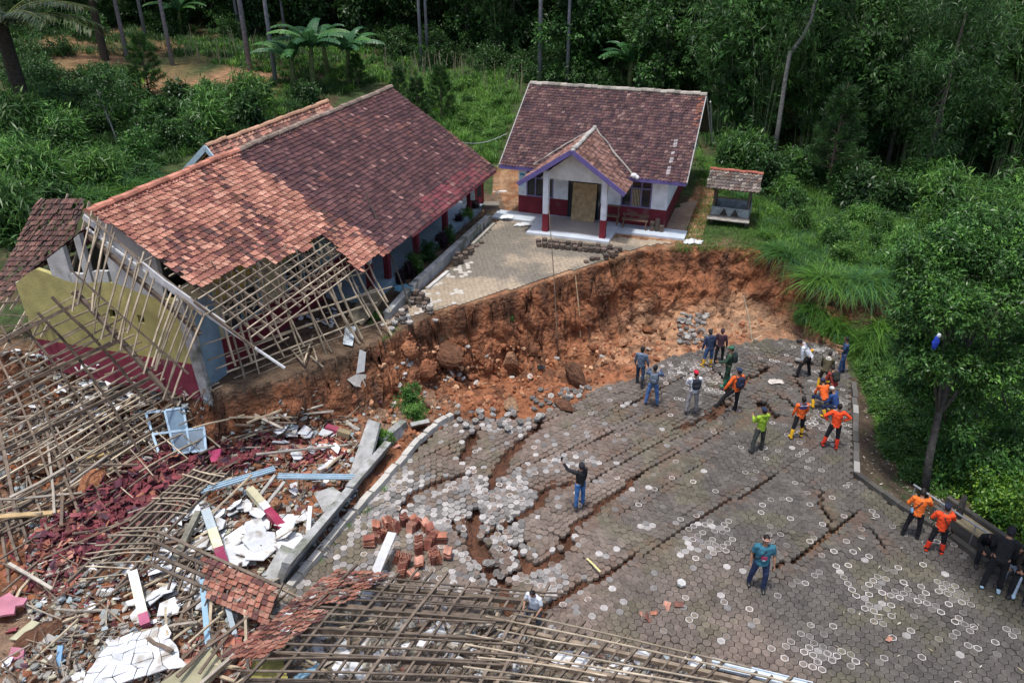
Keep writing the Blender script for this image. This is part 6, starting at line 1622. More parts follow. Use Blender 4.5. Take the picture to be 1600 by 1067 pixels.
grass("grass at the foot of the wood", [(0, 40), (270, 45), (560, 60), (800, 90), (1080, 150), (1230, 240), (1600, 300), (1600, 350), (1200, 290), (1090, 230), (800, 125), (560, 90), (0, 90)], 900, 26, .8, .05, GD + MDG, .9, .25, seed=18)
grass("grass on the bank right of the road", [(1222, 505), (1262, 512), (1320, 540), (1340, 580), (1368, 640), (1380, 700), (1440, 760), (1470, 780), (1470, 700), (1450, 620), (1400, 540), (1340, 520), (1280, 500)], 1700, 34, .28, .018, GR + LTG, .9, .12, seed=19)
grass("ragged clumps on the small scarp right of the road", None, 0, 120, .75, .02, GR + GB, 1.4, .16, pts=[tuple(G(a + random.gauss(0, 9), b + random.gauss(0, 5))) for (a, b) in [(1335, 460)] * 9 + [(1275, 495)] * 5 + [(1300, 515)] * 4 + [(1380, 520)] * 6 + [(1400, 560)] * 6 + [(1355, 535)] * 5], seed=20)
grass("thin grass by the terrace wall and kerb", None, 0, 24, .14, .014, GR, .7, .06, pts=[tuple(W(a, b, TZ + .02)) for a, b in [(605, 528), (612, 522), (620, 515), (598, 530), (580, 505), (590, 498), (676, 450), (690, 436), (720, 405), (745, 380), (632, 485), (645, 470)]] + [tuple(W(a, b, 0)) for a, b in [(480, 895), (500, 875), (520, 850), (545, 822), (570, 800), (600, 765), (640, 720), (575, 795)]], seed=21)
# stakes
stk = MB().tube([(0, 0, -.1), (.01, 0, .8), (0, .01, 1.6)], [.02, .018, .014], (.26, .22, .15), n=5).mesh("stake")
SPT = [(random.uniform(290, 480), random.uniform(72, 108)) for _ in range(44)] + [(random.uniform(600, 815), 0) for _ in range(70)]
for (a, b) in SPT:
    far = a > 520
    if far: b = 108 + (a - 600) * .12 + random.uniform(-8, 22)
    p = G(a, b); place(stk, "stake", M["wood"], p, (random.gauss(0, .12), random.gauss(0, .12), 0), random.uniform(.7, 1.15), "thin wooden stake in the vegetable rows " + ("left of the house roof" if far else "behind the red field"), "stake", "stakes left of the house" if far else "stakes behind the red field")
# litter: fallen bamboo leaves and sticks on the right verge
items = []
lf = [MB().add([(-.09, 0, 0), (0, .018, .01), (.09, 0, 0), (0, -.018, .01)], [(0, 1, 2, 3)], c).mesh("l") for c in ((.5, .46, .36), (.36, .3, .2), (.6, .58, .5))]
scatter([(1336, 600), (1400, 640), (1450, 760), (1600, 900), (1600, 960), (1480, 850), (1345, 750)], 420, lf, "", None, (.02, .05), .3, "", "", "", sc=(.25, .8), stuff=True, items=items)
scatter([(1300, 760), (1600, 930), (1600, 1060), (1250, 1060)], 50, lf, "", None, (.17, .19), .1, "", "", "", sc=(.4, 1.2), stuff=True, items=items)
o = merge("leaf_litter", items, M["wood"]); tag(o, "dry leaves and litter on the right verge", None, None, "stuff")

# ------------------------------------------------------------------ the little hut
hb0 = W(1137, 352, TZ); hut = thing("garden_hut", "small open wooden hut with a mossy tiled roof on the grass", "hut", tuple(hb0))
hx = Vector((.94, -.34, 0)).normalized(); hy = Vector((.34, .94, 0)).normalized()
def T(x, y, z): return hb0 + hx * x + hy * y + Vector((0, 0, z))
for (x, y, h_) in ((-.75, 0, 1.75), (.8, 0, 1.75), (-.75, 1.15, 1.75), (.8, 1.15, 1.75)):
    MB().bar(T(x, y, 0), T(x, y, h_), .08, .08, (.14, .11, .08)).build("post", M["wood"], hut)
mb = MB(); mb.prism([T(-.85, -.1, .42), T(.9, -.1, .42), T(.9, 1.25, .42), T(-.85, 1.25, .42)], (0, 0, .05), (.20, .17, .13)); mb.build("platform", M["wood"], hut)
for (a_, b_) in (((-.8, -.06), (.86, -.06)), ((-.8, 1.2), (.86, 1.2)), ((-.82, -.06), (-.82, 1.2)), ((.88, -.06), (.88, 1.2))):
    MB().bar(T(*a_, .66), T(*b_, .66), .03, .40, (.26, .29, .30), up=Vector((0, 0, 1))).build("side_board", M["wood"], hut)
for k in (-.25, .25): 
    MB().prism([T(k - .18, -.10, .5), T(k + .18, -.10, .5), T(k, -.10, .84)], hy * -.02, (.04, .035, .03)).build("cutout", M["wood"], hut)
MB().prism([T(-.95, -.45, .34), T(.95, -.45, .34), T(.95, -.12, .40), T(-.95, -.12, .40)], (0, 0, .035), (.34, .31, .27)).build("front_step", M["wood"], hut)
MB().bar(T(-.8, -.02, 1.3), T(.85, -.02, 1.3), .04, .06, (.12, .1, .08)).build("rail", M["wood"], hut)
def hutc(a, b, i, j): return jit(random.choice([(.13, .105, .09), (.18, .145, .125), (.09, .075, .07), (.23, .20, .17), (.11, .075, .06)]), .2)
for sg in (-1, 1):
    Bv = T(0, .55 + sg * 1.05, 1.85) - T(0, .55, 2.4)
    mb = MB(); tiled(mb, T(-1.15, .55, 2.4), hx, 2.35, Bv, Bv.length, .17, .2, hutc); mb.build("roof_tiles", M["tile"], hut)
    MB().add([T(-1.1, .55, 2.34), T(1.15, .55, 2.34), T(1.15, .55 + sg * 1.0, 1.80), T(-1.1, .55 + sg * 1.0, 1.80)], [(0, 1, 2, 3)], (.08, .06, .05)).build("roof_lining", M["rafter"], hut)
mb = MB(); ridge_caps(mb, T(-1.15, .55, 2.44), T(1.2, .55, 2.44), .09, .25, lambda t: jit((.30, .10, .07), .2)); mb.build("ridge_caps", M["tile"], hut)

# ------------------------------------------------------------------ small things round the house
def bench(label, a, b, back):
    r = thing("wooden_bench", label, "bench", tuple((a + b) / 2)); d, s, u = basis(b - a)
    if s.y < 0: s = -s
    MB().bar(a + Vector((0, 0, .42)), b + Vector((0, 0, .42)), .3, .04, (.16, .10, .07)).build("seat", M["wood"], r)
    for p in (a + d * .08, b - d * .08):
        for q in (-.12, .12): MB().bar(p + s * q, p + s * q + Vector((0, 0, .42 if q < 0 else back)), .05, .05, (.14, .09, .06)).build("leg", M["wood"], r)
    MB().bar(a + s * .14 + Vector((0, 0, back)), b + s * .14 + Vector((0, 0, back)), .05, .07, (.15, .10, .07)).build("top_rail", M["wood"], r)
    return r
bench("brown wooden bench under the right window of the house", Hh(5.15, -.45, .1), Hh(6.35, -.45, .1), .6)
bench("dark wooden bench between the porch post and the brown bench", Hh(4.15, -.35, .14), Hh(5.0, -.35, .14), .85)
for (x, n) in ((6.55, 6), (6.78, 8), (6.98, 4)):
    for k in range(n):
        p = Hh(x, -.45, .1 + k * .072); place(random.choice(HD), "paver", M["paver"], p, (0, 0, random.random()), 1.1, "dark paver in the stacks at the right end of the house porch", "paver", "pavers stacked at the porch end")
def sheet_pile(label, px, z, n, c, sz, m="white", name="plastic_sheet", cat="sheet"):
    p0 = W(px[0], px[1], z); mb = MB()
    N_ = 9; grid = [[None] * N_ for _ in range(N_)]
    for i in range(N_):
        for j in range(N_):
            u = i / (N_ - 1) - .5; v = j / (N_ - 1) - .5; r_ = 1 + .25 * random.uniform(-1, 1)
            grid[i][j] = p0 + Vector((u * sz[0] * r_, v * sz[1] * r_, .05 + sz[2] * random.random() * (1 - abs(u) - abs(v))))
    vs = [grid[i][j] for i in range(N_) for j in range(N_)]; fs = [(i * N_ + j, i * N_ + j + 1, (i + 1) * N_ + j + 1, (i + 1) * N_ + j) for i in range(N_ - 1) for j in range(N_ - 1)]
    mb.add(vs, fs, c); return tag(mb.build(name, M[m]), label, cat)
sheet_pile("crumpled white sheet on the red earth between school and house", (785, 302), TZ, 1, (.6, .62, .65), (1.3, .7, .12))
sheet_pile("white sheet heap behind the school's far corner", (778, 268), TZ, 1, (.6, .62, .62), (1.4, 1.0, .4))
sheet_pile("white folded sheet lying on the grass below the house's right corner", (1082, 380), TZ, 1, (.66, .68, .70), (.8, .45, .2))
sheet_pile("small pale sheet on the porch step", (792, 341), TZ + .1, 1, (.6, .65, .7), (.6, .4, .1))
sheet_pile("pale rags on the terrace left of the porch steps", (820, 352), TZ + .05, 1, (.6, .6, .58), (.9, .4, .06))
sheet_pile("blue sheet beside the retaining wall end", (632, 452), TZ + .3, 1, (.14, .32, .42), (.7, .6, .12), "cloth")
sheet_pile("purple and pink clothes lying in the trench", (578, 622), -.1, 1, (.12, .05, .12), (.8, .6, .15), "cloth", "clothes", "clothes")
sheet_pile("black rag lying in the trench", (845, 576), -.9, 1, (.02, .025, .03), (.3, .25, .15), "cloth", "rag", "rag")
for (a, b, c, lab) in [(722, 312, (.6, .62, .64), "white bag hanging from the verandah eave"), (735, 305, (.45, .5, .52), "grey shirt hanging from the verandah eave"), (745, 300, (.08, .07, .07), "dark shirt hanging from the verandah eave near the house")]:
    p = WY(a, b + 8, W(a, 350, TZ).y + .6); MB().prism([p, p + Vector((.22, .02, 0)), p + Vector((.2, .02, .62)), p + Vector((.03, 0, .62))], (0, .05, 0), c).build("hanging_shirt" if "shirt" in lab else "hanging_bag", M["cloth"]) 
    tag(bpy.data.objects[("hanging_shirt" if "shirt" in lab else "hanging_bag")] if False else COL.objects[-1], lab, "clothes" if "shirt" in lab else "bag")
r = thing("brick_stove", "low brick box with a dark lid at the school's far corner", "brick box", tuple(W(768, 330, TZ)))
p = W(768, 330, TZ); mb = MB(); mb.box((-.35, -.25, 0), (.35, .25, .35), (.16, .12, .09), Matrix.Translation(p)); mb.build("box_body", M["plaster"], r)
mb = MB(); mb.box((-.38, -.28, .355), (.38, .28, .40), (.2, .18, .15), Matrix.Translation(p)); mb.build("lid", M["plaster"], r)
p = G(1262, 668); sheet_pile("stray", (1212, 598), .0, 1, (.5, .45, .4), (.5, .3, .05), "cloth", "rag", "rag")["label"] = "pale rag on the bare soil between the groups of people"
# ------------------------------------------------------------------ people
def remeshed(name, mb, m, parent, vox=.012, smooth=6):
    """fuse overlapping lofts into one continuous skin"""
    me = mb.mesh(name); tmp = bpy.data.objects.new("tmp", me); COL.objects.link(tmp)
    md = tmp.modifiers.new("r", 'REMESH'); md.mode = 'VOXEL'; md.voxel_size = vox; md.use_smooth_shade = True
    ms = tmp.modifiers.new("s", 'SMOOTH'); ms.iterations = smooth; ms.factor = .5
    bpy.context.view_layer.update()
    dg = bpy.context.evaluated_depsgraph_get(); ev = tmp.evaluated_get(dg); out = bpy.data.meshes.new_from_object(ev)
    c = mb.c[0]; cols = np.array(mb.c, np.float32)
    bpy.data.objects.remove(tmp); out.name = name
    if "tint" in out.attributes: out.attributes.remove(out.attributes["tint"])
    at = out.attributes.new("tint", 'FLOAT_COLOR', 'FACE'); arr = np.ones((len(out.polygons), 4), np.float32)
    if (np.abs(cols - cols[0]).max() < 1e-6): arr[:, :3] = cols[0]
    else:
        fc = np.array([np.mean([mb.v[k] for k in f], axis=0) for f in mb.f]); pc = np.empty(len(out.polygons) * 3, np.float32); out.polygons.foreach_get("center", pc); pc = pc.reshape(-1, 3)
        for i in range(0, len(pc), 400):
            dd = ((pc[i:i + 400, None] - fc[None]) ** 2).sum(2); arr[i:i + 400, :3] = cols[dd.argmin(1)]
    # wear and mud: uneven cloth
    at.data.foreach_set("color", arr.ravel())
    out.materials.clear()
    return link(name, out, m, parent, True, world=False)
def V3(*a): return Vector(a)
def person(px, py, hpx, label, face, shirt, trousers, shoe, hair=(.012, .01, .009), hat=None, lean=0.0, leanside=0.0,
           armL=((.1, .25, -1), (.35, .1, -1)), armR=((.1, .25, -1), (.35, .1, -1)), legL=((.0, .10, -1), (.0, .03, -1)), legR=((.0, .10, -1), (.0, .03, -1)),
           boots=0, sleeve=1.0, pack=None, bag=None, z=None, hood=None, crouch=False, head=(0, 0), vest=None, hold=None, name="person", shorts=1.0, bulk=1.0, headpx=None, grp=None):
    """face: heading in degrees, 0 looks away from the camera (+y), 90 to the left; arms and legs as (forward, outward, up) directions"""
    foot = W(px, py, 0 if z is None else z)
    if z is None: foot = W(px, py, 0.02)
    # stature from the height it has in the photograph
    lo, hi = .8, 2.6
    for _ in range(24):
        m_ = (lo + hi) / 2
        if PX(foot + V3(0, 0, m_))[1] > py - hpx: lo = m_
        else: hi = m_
    stand = lo
    F = V3(0, 1, 0); Rt = V3(1, 0, 0); U_ = V3(0, 0, 1)
    def dirv(d, side): return (F * d[0] + Rt * side * d[1] + U_ * d[2]).normalized()
    T_up = (U_ * math.cos(lean) * math.cos(leanside) + F * math.sin(lean) + Rt * math.sin(leanside)).normalized()
    T_f = (F - T_up * F.dot(T_up)).normalized(); T_r = T_f.cross(T_up)
    pel = V3(0, 0, 0)
    hips = {s: pel + Rt * s * .095 + U_ * -.02 for s in (-1, 1)}
    J = {}
    for s, lg in ((-1, legL), (1, legR)):
        k = hips[s] + dirv(lg[0], s) * .43; a = k + dirv(lg[1], s) * .41; J[s] = (k, a)
    low = min(J[-1][1].z, J[1][1].z) - .085
    chest = pel + T_up * .30; neck = pel + T_up * .50
    hd_up = (T_up + T_f * head[0] * .8 + T_r * head[1]).normalized(); hc = neck + hd_up * .175
    nat = hc.z + .115 - low
    sc = stand / nat if not crouch else 1.62 / 1.72 * 1.0
    if crouch: sc = min(max(stand / nat, .85), 1.1)
    r = thing(name, label, "person", tuple(foot), R(face), grp)
    fs = U_ * -low
    def K(p): return (p + fs) * sc
    sh = {s: pel + T_up * .455 + T_r * s * .185 for s in (-1, 1)}
    arms = {}
    for s, ar in ((-1, armL), (1, armR)):
        d1 = (T_f * ar[0][0] + T_r * s * ar[0][1] + T_up * ar[0][2]).normalized(); d2 = (T_f * ar[1][0] + T_r * s * ar[1][1] + T_up * ar[1][2]).normalized()
        e = sh[s] + d1 * .28; w = e + d2 * .25; arms[s] = (e, w, d2)
    SK = (.33, .18, .11)
    # body: head, torso, limbs as one skin
    b = MB(); q = [K(x) for x in (pel - T_up * .05, pel + T_up * .1, chest, pel + T_up * .44, neck)]
    b.tube(q, [.13 * sc, .12 * sc, .145 * sc, .13 * sc, .06 * sc], SK, n=14, ry=[.10 * sc, .085 * sc, .10 * sc, .085 * sc, .055 * sc], ref=T_r)
    b.tube([K(neck - T_up * .05), K(neck + hd_up * .08)], .055 * sc, SK, n=10)
    hm = Matrix((T_r, T_f, hd_up)).transposed()
    def hf(p):
        z_ = p.z; k = 1 - .22 * max(0, -z_) ** 1.5; return V3(p.x * k, p.y * (k if p.y > 0 else 1), p.z)
    b.ball(K(hc), (.076 * sc, .096 * sc, .118 * sc), SK, n=16, m=12, mtx=hm, fn=hf)
    b.ball(K(hc + hm @ V3(0, .095, -.015)), (.014 * sc, .024 * sc, .026 * sc), SK, n=8, m=6, mtx=hm)
    b.ball(K(hc + hm @ V3(0, .075, -.075)), (.03 * sc, .025 * sc, .02 * sc), SK, n=8, m=6, mtx=hm)
    for s in (-1, 1):
        b.ball(K(hc + hm @ V3(s * .076, -.005, -.01)), (.012 * sc, .018 * sc, .032 * sc), SK, n=8, m=6, mtx=hm)
        b.tube([K(sh[s] - T_r * s * .03), K(sh[s].lerp(arms[s][0], .5)), K(arms[s][0]), K(arms[s][0].lerp(arms[s][1], .35)), K(arms[s][1])], [.05 * sc, .043 * sc, .036 * sc, .037 * sc, .025 * sc], SK, n=10)
        pw = arms[s][1]; d2 = arms[s][2]; b.tube([K(pw - d2 * .01), K(pw + d2 * .045), K(pw + d2 * .085)], [.022 * sc, .036 * sc, .036 * sc], SK, n=10, ry=[.018 * sc, .016 * sc, .014 * sc], ref=T_f)
        b.tube([K(hips[s] + U_ * .06), K(hips[s]), K(J[s][0]), K(J[s][0].lerp(J[s][1], .3)), K(J[s][1]), K(J[s][1] - U_ * .05)], [.08 * sc, .085 * sc, .052 * sc, .054 * sc, .036 * sc, .038 * sc], SK, n=12)
        a = J[s][1] - U_ * .045; b.tube([K(a - F * .05), K(a + F * .05 - U_ * .01), K(a + F * .16 - U_ * .02)], [.034 * sc, .04 * sc, .03 * sc], SK, n=8)
    body = remeshed("body", b, M["skin"], r, .013 * sc)
    # fingers, each its own bent chain rooted in the palm, added to the same mesh
    fm = MB()
    for s in (-1, 1):
        pw = arms[s][1]; d2 = arms[s][2]; acr = (T_f - d2 * T_f.dot(d2)).normalized() if abs(T_f.dot(d2)) < .95 else T_up.copy(); pn_ = d2.cross(acr) * (-s)
        for i, ln in enumerate((.060, .070, .066, .052)):
            o0 = pw + d2 * .078 + acr * (.026 - .0175 * i); e1 = o0 + (d2 * .9 + pn_ * .35).normalized() * ln * .5; e2 = e1 + (d2 * .6 + pn_ * .8).normalized() * ln * .45
            fm.tube([K(o0), K(e1), K(e2)], [.0092 * sc, .0085 * sc, .0068 * sc], SK, n=6)
        o0 = pw + d2 * .03 + acr * .028; e1 = o0 + (d2 * .6 + acr * .8).normalized() * .034; e2 = e1 + (d2 * .9 + acr * .25 + pn_ * .3).normalized() * .028
        fm.tube([K(o0), K(e1), K(e2)], [.0105 * sc, .0095 * sc, .008 * sc], SK, n=6)
    import bmesh
    bm = bmesh.new(); bm.from_mesh(body.data); fme = fm.mesh("f"); bm.from_mesh(fme); bm.to_mesh(body.data); bm.free()
    at = body.data.attributes.get("tint")
    arr = np.ones((len(body.data.polygons), 4), np.float32); arr[:, :3] = SK
    if at is None or at.domain != 'FACE':
        if at: body.data.attributes.remove(at)
        at = body.data.attributes.new("tint", 'FLOAT_COLOR', 'FACE')
    at.data.foreach_set("color", arr.ravel())
    for s in (-1, 1):
        MB().ball(K(hc + hm @ V3(s * .030, .086, .008)), (.010 * sc, .006 * sc, .006 * sc), (.02, .015, .012), n=8, m=5, mtx=hm).build("eye", M["hair"], r, world=False)
    MB().ball(K(hc + hm @ V3(0, .090, -.052)), (.021 * sc, .006 * sc, .005 * sc), (.2, .07, .06), n=8, m=5, mtx=hm).build("mouth", M["cloth"], r, world=False)
    # shirt or jacket
    B_ = bulk; g = MB()
    qq = [pel - T_up * .09, pel + T_up * .06, pel + T_up * .2, pel + T_up * .34, pel + T_up * .45, pel + T_up * .49]
    cs = vest if vest else shirt
    tc_ = [shirt, shirt, shirt, cs, cs]
    w_ = [.165, .160, .165, .185, .165, .085]; d_ = [.128, .118, .122, .128, .108, .075]
    for i in range(5):
        g.tube([K(qq[i] - (T_up * .01 if i else T_up * 0)), K(qq[i + 1])], [w_[i] * sc * B_, w_[i + 1] * sc * B_], tc_[i], n=16, ry=[d_[i] * sc * B_, d_[i + 1] * sc * B_], ref=T_r)
    for s in (-1, 1):
        e, w, d2 = arms[s]
        pts = [sh[s] - T_r * s * .07, sh[s], sh[s].lerp(e, .5), e]; rr = [.068, .074, .063, .056]
        if sleeve > .5: pts += [e.lerp(w, .5), w - d2 * .0]; rr += [.052, .044]
        else: pts[-1] = sh[s].lerp(e, .75)
        g.tube([K(p) for p in pts], [x * sc * B_ for x in rr], shirt, n=12)
    if hood: g.ball(K(neck - T_f * .05 + T_up * .0), (.10 * sc, .085 * sc, .07 * sc), hood, n=12, m=8, mtx=hm)
    remeshed("jacket" if sleeve > .5 else "shirt", g, M["cloth"], r, .016 * sc, 4)
    # trousers
    g = MB(); g.tube([K(pel + T_up * .06), K(pel - U_ * .03), K(pel - U_ * .10)], [.15 * sc, .165 * sc, .13 * sc], trousers, n=16, ry=[.115 * sc, .125 * sc, .11 * sc], ref=Rt)
    for s in (-1, 1):
        k, a = J[s]; h0_ = hips[s]
        if shorts < 1: g.tube([K(h0_ + U_ * .03), K(h0_), K(h0_.lerp(k, .6)), K(k), K(k.lerp(a, .15))], [.09 * sc, .105 * sc, .09 * sc, .085 * sc, .085 * sc], trousers, n=12)
        else: g.tube([K(h0_ + U_ * .03), K(h0_), K(h0_.lerp(k, .6)), K(k), K(k.lerp(a, .4)), K(a - U_ * .03)], [.09 * sc, .105 * sc, .083 * sc, .072 * sc, .068 * sc, .060 * sc], trousers, n=12)
    remeshed("trousers", g, M["cloth"], r, .016 * sc, 4)
    for s in (-1, 1):
        k, a = J[s]; sd = dirv((legL, legR)[s > 0][1], s)
        ff = F if abs(sd.z) > .5 else (U_ * -.2 + F).normalized()
        g = MB(); bt_ = a - U_ * .04
        if boots:
            tp_ = k.lerp(a, .25 if boots > 1 else .35); g.tube([K(tp_), K(k.lerp(a, .7)), K(a - U_ * .01), K(a - U_ * .05)], [.074 * sc, .066 * sc, .056 * sc, .054 * sc], shoe, n=12)
            g.tube([K(bt_ - F * .06 - U_ * .005), K(bt_ + F * .05 - U_ * .005), K(bt_ + F * .14 - U_ * .012), K(bt_ + F * .185 - U_ * .018)], [.046 * sc, .052 * sc, .050 * sc, .03 * sc], shoe, n=12, ry=[.040 * sc, .040 * sc, .034 * sc, .02 * sc])
        else:
            g.tube([K(bt_ - F * .06), K(bt_ + F * .04), K(bt_ + F * .13 - U_ * .008), K(bt_ + F * .18 - U_ * .015)], [.042 * sc, .050 * sc, .048 * sc, .026 * sc], shoe, n=12, ry=[.042 * sc, .045 * sc, .032 * sc, .018 * sc])
        remeshed("boot" if boots else "shoe", g, M["rubber"], r, .011 * sc, 3)
    # hair / headgear
    if hat is None or hat[0] in ("cap", "band"):
        g = MB(); g.ball(K(hc + hm @ V3(0, -.014, .016)), (.083 * sc, .098 * sc, .112 * sc), hair, n=16, m=10, mtx=hm, fn=lambda p: V3(p.x, p.y, p.z) if p.z > -.35 or p.y < .1 else V3(p.x * .8, min(p.y, .1), max(p.z, -.5)))
        g.build("hair", M["hair"], r, smooth=True, world=False)
    if hat and hat[0] == "band":
        g = MB(); g.tube([K(hc + hm @ V3(.088 * math.cos(q_), .104 * math.sin(q_), .02 + .02 * math.sin(q_))) for q_ in np.linspace(0, 6.28, 15)], .012 * sc, hat[1], n=5); g.build("headband", M["cloth"], r, world=False)
    elif hat:
        kind, hc_ = hat[0], hat[1]; g = MB()
        if kind == "hood":
            g.ball(K(hc + hm @ V3(0, -.02, .0)), (.098 * sc, .112 * sc, .132 * sc), hc_, n=16, m=10, mtx=hm, fn=lambda p: p if p.y < .5 else V3(p.x, .5, p.z)); g.build("hood", M["cloth"], r, smooth=True, world=False)
        elif kind == "beanie":
            g.ball(K(hc + hm @ V3(0, -.01, .035)), (.09 * sc, .104 * sc, .098 * sc), hc_, n=16, m=10, mtx=hm, fn=lambda p: V3(p.x, p.y, max(p.z, -.2))); g.build("cap", M["cloth"], r, smooth=True, world=False)
        else:
            g.ball(K(hc + hm @ V3(0, -.008, .045)), (.09 * sc, .106 * sc, .085 * sc), hc_, n=16, m=10, mtx=hm, fn=lambda p: V3(p.x, p.y, max(p.z, -.1)))
            c_ = hc + hm @ V3(0, .10, .045); g.prism([K(c_ + hm @ V3(x_, y_, 0)) for x_, y_ in ((-.07, -.04), (-.055, .045), (0, .065), (.055, .045), (.07, -.04))], hm @ V3(0, 0, .012) * sc, hc_)
            g.build("cap", M["cloth"], r, smooth=False, world=False)
    if pack:
        g = MB(); c_ = chest + T_up * .03 - T_f * .185
        def sup(p): f_ = lambda t: math.copysign(abs(t) ** .55, t); return V3(f_(p.x), f_(p.y), f_(p.z))
        g.ball(K(c_), (.15 * sc, .09 * sc, .21 * sc), pack, n=16, m=12, mtx=Matrix((T_r, T_f, T_up)).transposed(), fn=sup)
        g.ball(K(c_ - T_up * .07 - T_f * .075), (.105 * sc, .045 * sc, .085 * sc), jit(pack, .05), n=12, m=8, mtx=Matrix((T_r, T_f, T_up)).transposed(), fn=sup)
        bp_ = g.build("backpack", M["cloth"], r, smooth=True, world=False)
        for s in (-1, 1):
            MB().poly([K(pel + T_up * .43 - T_f * .13 + T_r * s * .10), K(pel + T_up * .515 + T_r * s * .105), K(pel + T_up * .42 + T_f * .13 + T_r * s * .12), K(pel + T_up * .2 + T_f * .145 + T_r * s * .14), K(pel + T_up * .16 - T_f * .08 + T_r * s * .17)], .045 * sc, .014 * sc, jit(pack, .2), up=T_f).build("strap", M["cloth"], bp_, world=False)
    if bag:
        col, s = bag
        ring_ = [pel + T_up * .49 - T_r * s * .08, pel + T_up * .40 - T_f * .135 - T_r * s * .02, pel + T_up * .22 - T_f * .135 + T_r * s * .08, pel + T_up * .10 - T_f * .06 + T_r * s * .17]
        MB().poly([K(p) for p in ring_], .028 * sc, .012 * sc, (.03, .03, .035), up=-T_f).build("bag_strap", M["cloth"], r, world=False)
        ring_ = [pel + T_up * .49 - T_r * s * .08, pel + T_up * .40 + T_f * .135 - T_r * s * .02, pel + T_up * .22 + T_f * .135 + T_r * s * .08, pel + T_up * .10 + T_f * .06 + T_r * s * .17]
        MB().poly([K(p) for p in ring_], .028 * sc, .012 * sc, (.03, .03, .035), up=T_f).build("bag_strap", M["cloth"], r, world=False)
        MB().ball(K(pel + T_up * .06 + T_r * s * .17 - T_f * .08), (.05 * sc, .12 * sc, .08 * sc), col, n=12, m=8, mtx=Matrix((T_r, T_f, T_up)).transposed()).build("shoulder_bag", M["cloth"], r, smooth=True, world=False)
    if hold:
        for (what, s) in hold:
            w = arms[s][1] + arms[s][2] * .1; wp = r.matrix_basis if False else None
            mw = Matrix.Translation(foot) @ Matrix.Rotation(R(face), 4, 'Z')
            if what == "phone":
                g = MB(); g.box((-.036, -.005, -.02), (.036, .005, .12), (.02, .02, .025), Matrix.Translation(mw @ K(w)) @ Matrix.Rotation(R(face), 4, 'Z')); o = g.build("phone", M["rubber"]); tag(o, "phone held by the " + " ".join(label.split(",")[0].split()[:11]), "phone")
            if what == "camera":
                g = MB(); mm = Matrix.Translation(mw @ K((arms[-1][1] + arms[1][1]) / 2 + T_f * .11)) @ Matrix.Rotation(R(face), 4, 'Z'); g.box((-.07, -.03, -.045), (.07, .03, .045), (.02, .02, .02), mm); g.tube([mm @ V3(0, .03, 0), mm @ V3(0, .12, 0)], .035, (.02, .02, .02), n=10); o = g.build("camera", M["rubber"]); tag(o, "black camera held by the " + " ".join(label.split(",")[0].split()[:8]), "camera")
            if what == "stick":
                p1 = mw @ K(w); p0 = V3(p1.x, p1.y, foot.z) + (mw.to_3x3() @ V3(s * .12, .1, 0)); o = MB().tube([p0, p1 + V3(0, 0, .1)], .014, (.12, .09, .06), n=6).build("walking_stick", M["wood"]); tag(o, "thin stick held by the " + label.split(",")[0], "stick")
    return r
ORG = (.80, .13, .025); RORG = (.82, .075, .02); NAVY = (.020, .032, .075); DEN = (.045, .095, .21); BLK = (.014, .014, .017)
GY_ = (.16, .16, .18); YB = (.75, .42, .02); RB_ = (.75, .05, .02); WH = (.62, .66, .72)
dn = ((.15, .2, -1), (.3, .05, -1)); fwd = ((.5, .2, -1), (1, -.5, .1)); stand_ = ((.02, .12, -1), (-.02, .02, -1))
person(999, 600, 57, "person in grey blue hooded jacket and black cap facing the trench", -25, (.10, .14, .20), (.03, .05, .09), (.03, .03, .035), hat=("cap", BLK), hood=(.16, .22, .32), boots=1, head=(.2, 0), legL=((.25, .1, -1), (.0, 0, -1)), legR=((-.15, .1, -1), (-.25, 0, -1)))
person(1018, 632, 61, "person in denim shirt and jeans with grey backpack photographing the trench", -15, (.07, .10, .17), (.07, .15, .34), (.03, .03, .03), pack=(.12, .15, .19), armL=((.6, .35, -.5), (.6, -.5, .8)), armR=((.6, .35, -.5), (.6, -.5, .8)), hold=[("camera", 1)], legL=((0, .2, -1), (0, .12, -1)), legR=((.05, .16, -1), (0, .1, -1)))
person(1080, 643, 64, "person in white shirt, red cap and black backpack with a stick", 5, WH, (.26, .24, .25), (.12, .10, .09), hat=("cap", (.5, .02, .04)), pack=(.02, .024, .035), armL=fwd, armR=((.35, .25, -1), (.8, .0, -.5)), hold=[("stick", 1)], legL=((0, .16, -1), (0, .08, -1)), legR=((0, .12, -1), (0, .05, -1)))
person(1105, 573, 55, "person in navy jacket, jeans and yellow boots looking into the trench", 15, (.03, .045, .09), DEN, YB, boots=2, head=(.5, .1), lean=.12, hood=(.03, .04, .08), legL=((.1, .12, -1), (0, .1, -1)), bulk=1.08)
person(1122, 566, 50, "person in dark maroon jacket beside the one in navy", -20, (.05, .025, .035), BLK, (.02, .02, .02), hat=("hood", (.04, .022, .03)), lean=.18, head=(.5, 0), legL=((-.1, .1, -1), (-.2, 0, -1)), legR=((.2, .12, -1), (-.1, 0, -1)))
soldier = person(1134, 602, 61, "person in dark green camouflage uniform with red and white armband", 75, (.035, .075, .045), (.03, .065, .04), (.03, .20, .12), hat=("cap", (.04, .13, .08)), boots=1, pack=(.02, .03, .03), armL=((.5, .2, -.8), (1, 0, -.1)), armR=dn, legL=((.12, .1, -1), (.0, 0, -1)), legR=((-.08, .1, -1), (-.12, 0, -1)))
